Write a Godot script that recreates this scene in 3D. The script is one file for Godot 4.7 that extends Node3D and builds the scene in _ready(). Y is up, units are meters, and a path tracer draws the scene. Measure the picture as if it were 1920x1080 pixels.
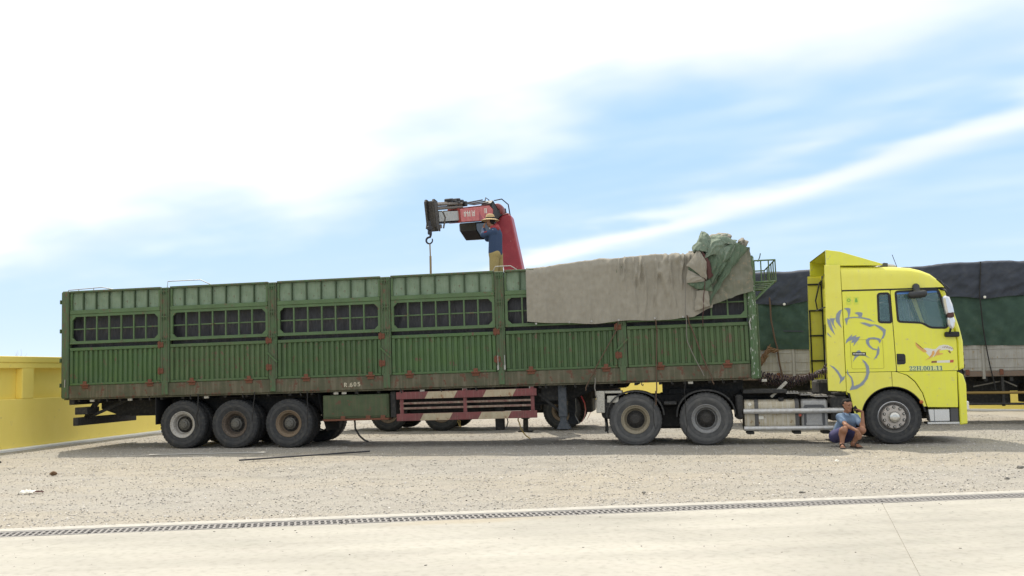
extends Node3D

# ---------------------------------------------------------------- helpers
var M := Transform3D.IDENTITY          # applied to everything that is emitted
var used := {}
var rng := RandomNumberGenerator.new()

func st_new() -> SurfaceTool:
	var st := SurfaceTool.new()
	st.begin(Mesh.PRIMITIVE_TRIANGLES)
	return st

func free_name(parent: Node, called: String) -> String:
	var key := str(parent.get_instance_id()) + called
	var n: int = used.get(key, 0)
	used[key] = n + 1
	return called if n == 0 else "%s_%03d" % [called, n]

func obj(called: String, st: SurfaceTool, mat: Material, parent: Node = null, pos := Vector3.ZERO) -> MeshInstance3D:
	var o := MeshInstance3D.new()
	o.mesh = st.commit()
	o.material_override = mat
	var p: Node = parent if parent else self
	o.name = free_name(p, called)
	p.add_child(o, true)
	o.position = pos
	return o

func tag(o: Node, label := "", category := "", group := "", kind := "") -> Node:
	if label: o.set_meta("label", label)
	if category: o.set_meta("category", category)
	if group: o.set_meta("group", group)
	if kind: o.set_meta("kind", kind)
	return o

func thing(called: String, label: String, category: String, at := Vector3.ZERO, group := "") -> Node3D:
	var o := Node3D.new()
	o.name = free_name(self, called)
	add_child(o, true)
	o.position = at
	tag(o, label, category, group)
	return o

func copy_part(src: Node3D, parent: Node, called: String, pos: Vector3) -> Node3D:
	var c: Node3D = src.duplicate()
	c.name = free_name(parent, called)
	parent.add_child(c, true)
	c.position = pos
	return c

func tri3(st: SurfaceTool, a: Vector3, b: Vector3, c: Vector3, na: Vector3, nb: Vector3, nc: Vector3) -> void:
	# a, b, c run counter-clockwise seen from outside
	var flip := M.basis.determinant() < 0.0
	st.set_normal((M.basis * na).normalized()); st.add_vertex(M * a)
	if flip:
		st.set_normal((M.basis * nb).normalized()); st.add_vertex(M * b)
		st.set_normal((M.basis * nc).normalized()); st.add_vertex(M * c)
	else:
		st.set_normal((M.basis * nc).normalized()); st.add_vertex(M * c)
		st.set_normal((M.basis * nb).normalized()); st.add_vertex(M * b)

func tri(st: SurfaceTool, a: Vector3, b: Vector3, c: Vector3) -> void:
	var n := (b - a).cross(c - a)
	if n.length_squared() < 1e-16: return
	n = n.normalized()
	tri3(st, a, b, c, n, n, n)

func quad(st: SurfaceTool, a: Vector3, b: Vector3, c: Vector3, d: Vector3) -> void:
	tri(st, a, b, c)
	tri(st, a, c, d)

func box(st: SurfaceTool, a: Vector3, b: Vector3) -> void:
	var lo := a.min(b)
	var hi := a.max(b)
	var p := func(i: int, j: int, k: int) -> Vector3: return Vector3(hi.x if i else lo.x, hi.y if j else lo.y, hi.z if k else lo.z)
	quad(st, p.call(0, 0, 1), p.call(1, 0, 1), p.call(1, 1, 1), p.call(0, 1, 1))
	quad(st, p.call(1, 0, 0), p.call(0, 0, 0), p.call(0, 1, 0), p.call(1, 1, 0))
	quad(st, p.call(1, 0, 1), p.call(1, 0, 0), p.call(1, 1, 0), p.call(1, 1, 1))
	quad(st, p.call(0, 0, 0), p.call(0, 0, 1), p.call(0, 1, 1), p.call(0, 1, 0))
	quad(st, p.call(0, 1, 1), p.call(1, 1, 1), p.call(1, 1, 0), p.call(0, 1, 0))
	quad(st, p.call(0, 0, 0), p.call(1, 0, 0), p.call(1, 0, 1), p.call(0, 0, 1))

# a box with all its edges chamfered by r
func cbox(st: SurfaceTool, a: Vector3, b: Vector3, r: float) -> void:
	var lo := a.min(b)
	var hi := a.max(b)
	var c := (lo + hi) * 0.5
	var h := (hi - lo) * 0.5
	r = minf(r, minf(h.x, minf(h.y, h.z)) * 0.9)
	var s := [-1.0, 1.0]
	for ax in 3:
		for sg in s:
			var n := Vector3.ZERO
			n[ax] = sg
			var u := Vector3.ZERO
			u[(ax + 1) % 3] = 1.0
			var v := n.cross(u)
			var hu := absf(h.dot(u)) - r
			var hv := absf(h.dot(v)) - r
			var o: Vector3 = c + n * h[ax]
			quad(st, o - u * hu - v * hv, o + u * hu - v * hv, o + u * hu + v * hv, o - u * hu + v * hv)
	for ax in 3:
		var e := Vector3.ZERO
		e[ax] = 1.0
		var b1 := (ax + 1) % 3
		var b2 := (ax + 2) % 3
		for s1 in s:
			for s2 in s:
				var d1 := Vector3.ZERO
				d1[b1] = s1
				var d2 := Vector3.ZERO
				d2[b2] = s2
				var p1: Vector3 = c + d1 * h[b1] + d2 * (h[b2] - r)
				var p2: Vector3 = c + d1 * (h[b1] - r) + d2 * h[b2]
				var l: Vector3 = e * (h[ax] - r)
				if (p2 - p1).cross(l).dot(d1 + d2) > 0: quad(st, p1 - l, p2 - l, p2 + l, p1 + l)
				else: quad(st, p1 + l, p2 + l, p2 - l, p1 - l)
	for sx in s:
		for sy in s:
			for sz in s:
				var g := Vector3(sx, sy, sz)
				var px := c + Vector3(sx * h.x, sy * (h.y - r), sz * (h.z - r))
				var py := c + Vector3(sx * (h.x - r), sy * h.y, sz * (h.z - r))
				var pz := c + Vector3(sx * (h.x - r), sy * (h.y - r), sz * h.z)
				if (py - px).cross(pz - px).dot(g) > 0: tri(st, px, py, pz)
				else: tri(st, px, pz, py)

# a bar of rectangular section between two points
func bar(st: SurfaceTool, a: Vector3, b: Vector3, w: float, h: float, up := Vector3.UP) -> void:
	var f := (b - a).normalized()
	if absf(f.dot(up)) > 0.95: up = Vector3.BACK
	var r := f.cross(up).normalized() * w * 0.5
	var u := r.cross(f).normalized() * h * 0.5
	var q := [a - r - u, a + r - u, a + r + u, a - r + u, b - r - u, b + r - u, b + r + u, b - r + u]
	quad(st, q[0], q[3], q[2], q[1])
	quad(st, q[4], q[5], q[6], q[7])
	for i in 4:
		var j := (i + 1) % 4
		quad(st, q[i], q[j], q[j + 4], q[i + 4])

func tube(st: SurfaceTool, pts: Array, r: float, n := 8, r_end := -1.0) -> void:
	if r_end < 0: r_end = r
	var up := Vector3(0.31, 0.83, 0.46)
	var rows := []
	var cnt := pts.size()
	for i in cnt:
		var t: Vector3 = (pts[mini(i + 1, cnt - 1)] - pts[maxi(i - 1, 0)]).normalized()
		if absf(t.dot(up)) > 0.97: up = Vector3(0.9, 0.1, -0.4)
		var s := t.cross(up).normalized()
		var u := s.cross(t).normalized()
		up = u
		var rr := lerpf(r, r_end, float(i) / maxf(1.0, cnt - 1))
		var row := []
		for k in n:
			var d := s * cos(TAU * k / n) + u * sin(TAU * k / n)
			row.append([pts[i] + d * rr, d])
		rows.append(row)
	for i in cnt - 1:
		for k in n:
			var k2 := (k + 1) % n
			var a = rows[i][k]; var b = rows[i][k2]; var c = rows[i + 1][k2]; var d = rows[i + 1][k]
			tri3(st, a[0], c[0], b[0], a[1], c[1], b[1])
			tri3(st, a[0], d[0], c[0], a[1], d[1], c[1])
	for k in range(1, n - 1):
		tri(st, rows[0][0][0], rows[0][k][0], rows[0][k + 1][0])
		tri(st, rows[cnt - 1][0][0], rows[cnt - 1][k + 1][0], rows[cnt - 1][k][0])

# profile of (radius, height along z) turned round the z axis; the outside lies to the right of the profile's way
func lathe(st: SurfaceTool, prof: Array, n := 40, at := Vector3.ZERO, flat_y := -99.0) -> void:
	for i in prof.size() - 1:
		var p: Vector2 = prof[i]
		var q: Vector2 = prof[i + 1]
		var d := q - p
		if d.length() < 1e-6: continue
		var nr := Vector2(-d.y, d.x).normalized()
		for k in n:
			var a0 := TAU * k / n
			var a1 := TAU * (k + 1) / n
			var c0 := Vector3(cos(a0), sin(a0), 0)
			var c1 := Vector3(cos(a1), sin(a1), 0)
			var zz := Vector3(0, 0, 1)
			var v := [c0 * p.x + zz * p.y, c1 * p.x + zz * p.y, c1 * q.x + zz * q.y, c0 * q.x + zz * q.y]
			for m in 4:
				if v[m].y < flat_y: v[m] = Vector3(v[m].x * 1.01, flat_y, v[m].z)
				v[m] += at
			var n0 := (c0 * nr.x + zz * nr.y)
			var n1 := (c1 * nr.x + zz * nr.y)
			if p.x > 1e-6: tri3(st, v[0], v[2], v[1], n0, n1, n1)
			if q.x > 1e-6: tri3(st, v[0], v[3], v[2], n0, n0, n1)

func pv(flat: Array) -> PackedVector2Array:
	var r := PackedVector2Array()
	for i in range(0, flat.size(), 2): r.append(Vector2(flat[i], flat[i + 1]))
	return r

func ccw(poly: PackedVector2Array) -> PackedVector2Array:
	var s := 0.0
	for i in poly.size():
		var a := poly[i]
		var b := poly[(i + 1) % poly.size()]
		s += a.x * b.y - b.x * a.y
	if s < 0:
		poly = poly.duplicate()
		poly.reverse()
	return poly

func inset(poly: PackedVector2Array, r: float) -> PackedVector2Array:
	var n := poly.size()
	var out := PackedVector2Array()
	for i in n:
		var e1 := (poly[i] - poly[(i + n - 1) % n]).normalized()
		var e2 := (poly[(i + 1) % n] - poly[i]).normalized()
		var n1 := Vector2(-e1.y, e1.x)
		var n2 := Vector2(-e2.y, e2.x)
		var m := n1 + n2
		var l := maxf(m.length_squared() * 0.5, 0.35)
		out.append(poly[i] + m * (r / l))
	return out

func rounded(poly: PackedVector2Array, r: float, steps := 4) -> PackedVector2Array:
	var n := poly.size()
	var out := PackedVector2Array()
	for i in n:
		var p := poly[i]
		var a := poly[(i + n - 1) % n]
		var b := poly[(i + 1) % n]
		var ra := minf(r, p.distance_to(a) * 0.45)
		var rb := minf(r, p.distance_to(b) * 0.45)
		var s := p + (a - p).normalized() * ra
		var e := p + (b - p).normalized() * rb
		for k in steps + 1:
			var t := float(k) / steps
			out.append(s.lerp(p, t).lerp(p.lerp(e, t), t))
	return out

func keyhole(outer: PackedVector2Array, holes: Array) -> PackedVector2Array:
	var cur := ccw(outer)
	for h0 in holes:
		var h: PackedVector2Array = ccw(h0)
		var best := 1e9
		var bi := 0
		var bj := 0
		for i in cur.size():
			for j in h.size():
				var dd := cur[i].distance_to(h[j])
				if dd < best:
					best = dd; bi = i; bj = j
		var nx := PackedVector2Array()
		for i in bi + 1: nx.append(cur[i])
		for j in h.size() + 1: nx.append(h[(bj - j + 2 * h.size()) % h.size()])
		for i in range(bi, cur.size()): nx.append(cur[i])
		cur = nx
	return cur

# ear clipping that bears the doubled edge of a keyhole
func ears(p: PackedVector2Array) -> PackedInt32Array:
	var out := PackedInt32Array()
	var left := range(p.size())
	var stuck := 0
	while left.size() > 2 and stuck < 2:
		var best := -1
		var score := -1e9
		for i in left.size():
			var a := p[left[(i + left.size() - 1) % left.size()]]
			var b := p[left[i]]
			var c := p[left[(i + 1) % left.size()]]
			var area := (b - a).cross(c - b)
			if area <= 1e-9 and stuck == 0: continue
			var ok := true
			if stuck == 0:
				for k in left:
					var q := p[k]
					if q.distance_squared_to(a) < 1e-10 or q.distance_squared_to(b) < 1e-10 or q.distance_squared_to(c) < 1e-10: continue
					if (b - a).cross(q - a) >= -1e-9 and (c - b).cross(q - b) >= -1e-9 and (a - c).cross(q - c) >= -1e-9:
						ok = false
						break
			if not ok: continue
			var sc := -(c - a).length() if stuck == 0 else -absf(area)
			if sc > score:
				score = sc
				best = i
		if best < 0:
			stuck += 1
			continue
		if stuck == 0:
			out.append(left[(best + left.size() - 1) % left.size()])
			out.append(left[best])
			out.append(left[(best + 1) % left.size()])
		else: stuck = 0
		left.remove_at(best)
	return out

# a panel cut to an outline in the xy plane, front face at z1, back at z0, front edge bevelled by r
func plate(st: SurfaceTool, poly: PackedVector2Array, z0: float, z1: float, r := 0.0, holes := [], back := true) -> void:
	poly = ccw(poly)
	var ring := keyhole(poly, holes) if holes.size() else poly
	var idx := Geometry2D.triangulate_polygon(inset(ring, r) if r > 0.0 else ring) if holes.is_empty() else ears(ring)
	if idx.is_empty(): idx = ears(inset(ring, r) if r > 0.0 and holes.is_empty() else ring)
	var front := inset(ring, r) if r > 0.0 and holes.is_empty() else ring
	for i in range(0, idx.size(), 3):
		var t := [front[idx[i]], front[idx[i + 1]], front[idx[i + 2]]]
		var up: bool = (t[1] - t[0]).cross(t[2] - t[0]) > 0
		var a := Vector3(t[0].x, t[0].y, z1)
		var b := Vector3(t[1].x, t[1].y, z1)
		var c := Vector3(t[2].x, t[2].y, z1)
		if up: tri(st, a, b, c)
		else: tri(st, a, c, b)
		if back:
			a.z = z0; b.z = z0; c.z = z0
			if up: tri(st, a, c, b)
			else: tri(st, a, b, c)
	for ringpart in [poly] + holes:
		var rp: PackedVector2Array = ccw(ringpart)
		var isout: bool = ringpart == poly
		var ins := inset(rp, r) if isout and r > 0.0 and holes.is_empty() else rp
		for i in rp.size():
			var j := (i + 1) % rp.size()
			var zb := z1 - (r if isout and holes.is_empty() else 0.0)
			var a := Vector3(rp[i].x, rp[i].y, z0)
			var b := Vector3(rp[j].x, rp[j].y, z0)
			var c := Vector3(rp[j].x, rp[j].y, zb)
			var d := Vector3(rp[i].x, rp[i].y, zb)
			if isout: quad(st, a, b, c, d)
			else: quad(st, b, a, d, c)
			if isout and zb < z1:
				quad(st, d, c, Vector3(ins[j].x, ins[j].y, z1), Vector3(ins[i].x, ins[i].y, z1))

# a smooth sheet through rows of points; out = which way its front looks (roughly)
func sheet(st: SurfaceTool, rows: Array, closed := false) -> void:
	var nr := rows.size()
	var nc: int = rows[0].size()
	var nm := []
	for i in nr:
		var line := PackedVector3Array()
		for j in nc:
			var du: Vector3 = rows[i][(j + 1) % nc if closed else mini(j + 1, nc - 1)] - rows[i][(j + nc - 1) % nc if closed else maxi(j - 1, 0)]
			var dv: Vector3 = rows[mini(i + 1, nr - 1)][j] - rows[maxi(i - 1, 0)][j]
			var n := du.cross(dv)
			line.append(n.normalized() if n.length_squared() > 1e-16 else Vector3.UP)
		nm.append(line)
	for i in nr - 1:
		for j in (nc if closed else nc - 1):
			var k := (j + 1) % nc
			tri3(st, rows[i][j], rows[i][k], rows[i + 1][k], nm[i][j], nm[i][k], nm[i + 1][k])
			tri3(st, rows[i][j], rows[i + 1][k], rows[i + 1][j], nm[i][j], nm[i + 1][k], nm[i + 1][j])

# ---------------------------------------------------------------- materials
func lin(r: float, g: float, b: float) -> Color:
	return Color(r, g, b).linear_to_srgb()

func plain(r: float, g: float, b: float, rough := 0.7, metal := 0.0) -> StandardMaterial3D:
	var m := StandardMaterial3D.new()
	m.albedo_color = lin(r, g, b)
	m.roughness = rough
	m.metallic = metal
	return m

func noise(freq: float, sd: int, oct := 4) -> FastNoiseLite:
	var n := FastNoiseLite.new()
	n.noise_type = FastNoiseLite.TYPE_SIMPLEX_SMOOTH
	n.frequency = freq
	n.seed = sd
	n.fractal_octaves = oct
	return n

func ramp_tex(stops: Array, freq: float, sd: int, size := 512, cell := false, normal := false, oct := 5) -> NoiseTexture2D:
	var t := NoiseTexture2D.new()
	var n := noise(freq, sd, oct)
	if cell:
		n.noise_type = FastNoiseLite.TYPE_CELLULAR
		n.cellular_return_type = FastNoiseLite.RETURN_DISTANCE if normal else FastNoiseLite.RETURN_CELL_VALUE
		n.fractal_type = FastNoiseLite.FRACTAL_NONE
	t.noise = n
	t.width = size
	t.height = size
	t.seamless = true
	if normal:
		t.as_normal_map = true
		t.bump_strength = 6.0
	elif stops.size():
		var g := Gradient.new()
		var offs := PackedFloat32Array()
		var cols := PackedColorArray()
		for s in stops:
			offs.append(s[0])
			cols.append((s[1] as Color).linear_to_srgb())
		g.offsets = offs
		g.colors = cols
		t.color_ramp = g
	return t

func tri_mat(tex: Texture2D, scale: Vector3, rough := 0.7, metal := 0.0, world := false) -> StandardMaterial3D:
	var m := StandardMaterial3D.new()
	m.albedo_texture = tex
	m.uv1_triplanar = true
	m.uv1_world_triplanar = world
	m.uv1_scale = scale
	m.uv1_triplanar_sharpness = 8.0
	m.roughness = rough
	m.metallic = metal
	return m

# weathered paint: blotchy base, vertical run marks and patches of rust or dirt; one tile of 512 pixels
func paint_tex(base: Color, low: Color, run: Color, rust: Color, runs: float, rusty: float, sd: int) -> ImageTexture:
	var sz := 512
	var n1 := noise(0.012, sd, 5).get_seamless_image(sz, sz)
	var n2 := noise(0.05, sd + 1, 3).get_seamless_image(sz, sz)
	var n3 := noise(0.02, sd + 2, 5).get_seamless_image(sz, sz)
	var n4 := noise(0.11, sd + 3, 3).get_seamless_image(sz, sz)
	var a := n1.get_data()
	var b := n2.get_data()
	var c := n3.get_data()
	var f := n4.get_data()
	var px := PackedByteArray()
	px.resize(sz * sz * 3)
	var lut := PackedByteArray()
	lut.resize(1024)
	for i in 1024: lut[i] = int(clampf(Color(i / 1023.0, 0, 0).linear_to_srgb().r * 255.0, 0, 255))
	for y in sz:
		for x in sz:
			var i := y * sz + x
			var t := a[i] / 255.0
			var fine := f[i] / 255.0
			# run marks: the same row of noise pulled down the tile
			var u := b[((y >> 4) * sz + x)] / 255.0
			var s := clampf((u - 0.52) * 4.0, 0.0, 1.0) * runs * (0.4 + 0.6 * t)
			var q := clampf((c[i] / 255.0 + (fine - 0.5) * 0.25 - (0.86 - rusty * 0.3)) * 9.0, 0.0, 1.0)
			var k := clampf(t * 1.3 - 0.15 + (fine - 0.5) * 0.3, 0.0, 1.0)
			var r0 := lerpf(lerpf(lerpf(low.r, base.r, k), run.r, s), rust.r, q)
			var g0 := lerpf(lerpf(lerpf(low.g, base.g, k), run.g, s), rust.g, q)
			var b0 := lerpf(lerpf(lerpf(low.b, base.b, k), run.b, s), rust.b, q)
			px[i * 3] = lut[int(clampf(r0, 0, 1) * 1023)]
			px[i * 3 + 1] = lut[int(clampf(g0, 0, 1) * 1023)]
			px[i * 3 + 2] = lut[int(clampf(b0, 0, 1) * 1023)]
	return ImageTexture.create_from_image(Image.create_from_data(sz, sz, false, Image.FORMAT_RGB8, px))

func lettering(text: String, font: String, height: float, mat: Material, parent: Node, pos: Vector3, bold := true, depth := 0.003, called := "lettering") -> MeshInstance3D:
	var f := SystemFont.new()
	f.font_names = PackedStringArray([font])
	f.font_weight = 700 if bold else 400
	var t := TextMesh.new()
	t.text = text
	t.font = f
	t.font_size = 64
	t.pixel_size = height / 46.0
	t.depth = depth
	t.curve_step = 2.0
	var o := MeshInstance3D.new()
	o.mesh = t
	o.material_override = mat
	o.name = free_name(parent, called)
	parent.add_child(o, true)
	o.position = pos
	return o

# a cloth patch: Bezier surface over a 4x4 net given by its corners, bulged outwards and creased by noise
func cloth(st: SurfaceTool, c00: Vector3, c10: Vector3, c11: Vector3, c01: Vector3, bulge: float, amp: float, sd: int, n := 22, freq := 2.2, thick := 0.0) -> void:
	var f := noise(freq * 0.7, sd, 2)
	var nrm := (c10 - c00).cross(c01 - c00).normalized()
	if nrm.z < 0: nrm = -nrm
	var rows := []
	for i in n + 1:
		var v := float(i) / n
		var row := PackedVector3Array()
		for j in n + 1:
			var u := float(j) / n
			var p := c00.lerp(c10, u).lerp(c01.lerp(c11, u), v)
			var w := 4.0 * u * (1.0 - u) * (0.4 + 2.4 * v * (1.0 - v))
			var fr := fposmod(u * 2.6 + v * 1.7 * (1.0 if sd % 2 else -1.0) + f.get_noise_3d(p.x * 1.7, p.y, p.z * 1.2) * 1.1 + sd * 0.37, 1.0)
			var r := (fr / 0.7 if fr < 0.7 else (1.0 - fr) / 0.3) * 0.75 + 0.25 * (1.0 - absf(f.get_noise_3d(p.x * 3.7, p.y * 2.0, p.z) * 2.2))
			var edge := 0.5 + 0.5 * minf(1.0, 8.0 * minf(minf(u, 1 - u), minf(v, 1 - v)))
			row.append(p + nrm * (bulge * w + (r - 0.5) * amp * edge) + Vector3(f.get_noise_2d(p.y * 3, p.x * 3 + 9), f.get_noise_2d(p.x * 3, p.y * 3), 0) * amp * 0.6)
		rows.append(row)
	sheet(st, rows)
	if thick > 0.0:
		var back := []
		for row in rows:
			var r2 := PackedVector3Array()
			for p in row: r2.append(p - nrm * thick)
			back.append(r2)
		sheet(st, back)

# ---------------------------------------------------------------- bodies
# bones: [from, to, radius, radius]; meshed with surface nets
func body(st: SurfaceTool, bones: Array, cell: float, k: float) -> void:
	var lo := Vector3.INF
	var hi := -Vector3.INF
	var pad := k + cell * 2.5
	for b in bones:
		var rr: float = maxf(b[2], b[3]) + pad
		lo = lo.min((b[0] as Vector3).min(b[1]) - Vector3.ONE * rr)
		hi = hi.max((b[0] as Vector3).max(b[1]) + Vector3.ONE * rr)
	var nx := int((hi.x - lo.x) / cell) + 2
	var ny := int((hi.y - lo.y) / cell) + 2
	var nz := int((hi.z - lo.z) / cell) + 2
	var d := PackedFloat32Array()
	d.resize(nx * ny * nz)
	d.fill(1.0)
	for b in bones:
		var a: Vector3 = b[0]
		var ab: Vector3 = b[1] - b[0]
		var ra: float = b[2]
		var rb: float = b[3]
		var l2 := maxf(ab.length_squared(), 1e-9)
		var rr: float = maxf(ra, rb) + pad
		var m0 := ((a.min(b[1]) - Vector3.ONE * rr - lo) / cell).floor()
		var m1 := ((a.max(b[1]) + Vector3.ONE * rr - lo) / cell).ceil()
		for z in range(maxi(0, int(m0.z)), mini(nz, int(m1.z) + 1)):
			for y in range(maxi(0, int(m0.y)), mini(ny, int(m1.y) + 1)):
				var row := (z * ny + y) * nx
				for x in range(maxi(0, int(m0.x)), mini(nx, int(m1.x) + 1)):
					var p := lo + Vector3(x, y, z) * cell - a
					var t := clampf(p.dot(ab) / l2, 0.0, 1.0)
					var v := (p - ab * t).length() - lerpf(ra, rb, t)
					var old := d[row + x]
					var h := maxf(k - absf(v - old), 0.0) / k
					d[row + x] = minf(v, old) - h * h * k * 0.25
	var at := PackedInt32Array()
	at.resize(nx * ny * nz)
	at.fill(-1)
	var vs := PackedVector3Array()
	var ns := PackedVector3Array()
	var sxy := nx * ny
	var off := [0, 1, nx, nx + 1, sxy, sxy + 1, sxy + nx, sxy + nx + 1]
	var edges := [[0, 1], [2, 3], [4, 5], [6, 7], [0, 2], [1, 3], [4, 6], [5, 7], [0, 4], [1, 5], [2, 6], [3, 7]]
	for z in nz - 1:
		for y in ny - 1:
			for x in nx - 1:
				var i := z * sxy + y * nx + x
				var d0 := d[i]
				if absf(d0) > cell * 2.0: continue
				var neg := 0
				for o in off:
					if d[i + o] < 0: neg += 1
				if neg == 0 or neg == 8: continue
				var s := Vector3.ZERO
				var c := 0
				for e in edges:
					var da := d[i + off[e[0]]]
					var db := d[i + off[e[1]]]
					if (da < 0) != (db < 0):
						var t := da / (da - db)
						var pa := Vector3(e[0] & 1, (e[0] >> 1) & 1, e[0] >> 2)
						var pb := Vector3(e[1] & 1, (e[1] >> 1) & 1, e[1] >> 2)
						s += pa.lerp(pb, t)
						c += 1
				at[i] = vs.size()
				vs.append(lo + (Vector3(x, y, z) + s / c) * cell)
				ns.append(Vector3(d[i + 1] + d[i + 1 + nx] + d[i + 1 + sxy] + d[i + 1 + nx + sxy] - d0 - d[i + nx] - d[i + sxy] - d[i + nx + sxy], d[i + nx] + d[i + nx + 1] + d[i + nx + sxy] + d[i + nx + sxy + 1] - d0 - d[i + 1] - d[i + sxy] - d[i + sxy + 1], d[i + sxy] + d[i + sxy + 1] + d[i + sxy + nx] + d[i + sxy + nx + 1] - d0 - d[i + 1] - d[i + nx] - d[i + nx + 1]).normalized())
	var steps := [1, nx, sxy]
	for z in range(1, nz - 1):
		for y in range(1, ny - 1):
			for x in range(1, nx - 1):
				var i := z * sxy + y * nx + x
				if at[i] < 0 and absf(d[i]) > cell * 2.0: continue
				for ax in 3:
					var s0 := d[i] < 0
					if s0 == (d[i + steps[ax]] < 0): continue
					var u: int = steps[(ax + 1) % 3]
					var v: int = steps[(ax + 2) % 3]
					var q := [at[i - u - v], at[i - v], at[i], at[i - u]]
					if q.min() < 0: continue
					if not s0: q.reverse()
					tri3(st, vs[q[0]], vs[q[1]], vs[q[2]], ns[q[0]], ns[q[1]], ns[q[2]])
					tri3(st, vs[q[0]], vs[q[2]], vs[q[3]], ns[q[0]], ns[q[2]], ns[q[3]])

# bones of a hand: palm, four unequal fingers in two bends and a thumb
func hand_bones(w: Vector3, dir: Vector3, side: Vector3, curl: Vector3, bend := 0.6) -> Array:
	dir = dir.normalized()
	side = (side - dir * side.dot(dir)).normalized()
	var r := []
	var len := [0.072, 0.08, 0.074, 0.058]
	for i in 4:
		var s := side * (i - 1.5) * 0.02
		var k := w + dir * 0.085 + s
		r.append([w + s * 0.6, k, 0.016, 0.012])
		var d1 := (dir + curl * bend * 0.5 + side * (i - 1.5) * 0.04).normalized()
		var d2 := (dir + curl * bend * 1.5).normalized()
		var j: Vector3 = k + d1 * len[i] * 0.55
		r.append([k, j, 0.0095, 0.0088])
		r.append([j, j + d2 * len[i] * 0.5, 0.0088, 0.0072])
	var tb := w + dir * 0.03 - side * 0.03
	var tj := tb + (dir * 0.6 - side * 0.75 + curl * 0.2).normalized() * 0.04
	r.append([tb, tj, 0.0125, 0.0105])
	r.append([tj, tj + (dir - side * 0.25 + curl * 0.4).normalized() * 0.032, 0.0105, 0.0085])
	return r

# head shapes round its centre: fwd is where the face looks
func head_bones(c: Vector3, fwd: Vector3, up: Vector3) -> Array:
	var rt := fwd.cross(up).normalized()
	up = rt.cross(fwd).normalized()
	return [
		[c + up * 0.035 - fwd * 0.03, c + up * 0.04 + fwd * 0.015, 0.078, 0.072],
		[c - up * 0.02 + fwd * 0.02, c - up * 0.085 + fwd * 0.05, 0.062, 0.034],
		[c - up * 0.05 + fwd * 0.01 + rt * 0.03, c - up * 0.085 + fwd * 0.045 + rt * 0.012, 0.035, 0.026],
		[c - up * 0.05 + fwd * 0.01 - rt * 0.03, c - up * 0.085 + fwd * 0.045 - rt * 0.012, 0.035, 0.026],
		[c + up * 0.005 + fwd * 0.085, c - up * 0.03 + fwd * 0.1, 0.009, 0.014],
		[c + up * 0.028 + fwd * 0.076 + rt * 0.035, c + up * 0.028 + fwd * 0.076 - rt * 0.035, 0.012, 0.012],
		[c - up * 0.022 + fwd * 0.06 + rt * 0.036, c - up * 0.022 + fwd * 0.06 - rt * 0.036, 0.018, 0.018],
		[c - up * 0.062 + fwd * 0.079 + rt * 0.014, c - up * 0.062 + fwd * 0.079 - rt * 0.014, 0.009, 0.009],
		[c + up * 0.012 + rt * 0.075 - fwd * 0.01, c - up * 0.03 + rt * 0.073 - fwd * 0.004, 0.014, 0.009],
		[c + up * 0.012 - rt * 0.075 - fwd * 0.01, c - up * 0.03 - rt * 0.073 - fwd * 0.004, 0.014, 0.009],
	]

func face_details(c: Vector3, fwd: Vector3, up: Vector3, parent: Node, off: Vector3) -> void:
	var rt := fwd.cross(up).normalized()
	for s in [-1.0, 1.0]:
		var e := st_new()
		body(e, [[c + up * 0.008 + fwd * 0.076 + rt * s * 0.024, c + up * 0.008 + fwd * 0.074 + rt * s * 0.038, 0.006, 0.006]], 0.003, 0.004)
		obj("eye", e, mats.dark_hair, parent, off)
		var b := st_new()
		tube(b, [c + up * 0.03 + fwd * 0.09 + rt * s * 0.014, c + up * 0.036 + fwd * 0.087 + rt * s * 0.03, c + up * 0.03 + fwd * 0.076 + rt * s * 0.046], 0.005, 5)
		obj("eyebrow", b, mats.dark_hair, parent, off)
	var l := st_new()
	tube(l, [c - up * 0.062 + fwd * 0.084 + rt * 0.022, c - up * 0.06 + fwd * 0.09, c - up * 0.062 + fwd * 0.084 - rt * 0.022], 0.0045, 5)
	obj("lips", l, mats.lips, parent, off)

var mats := {}

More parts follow.
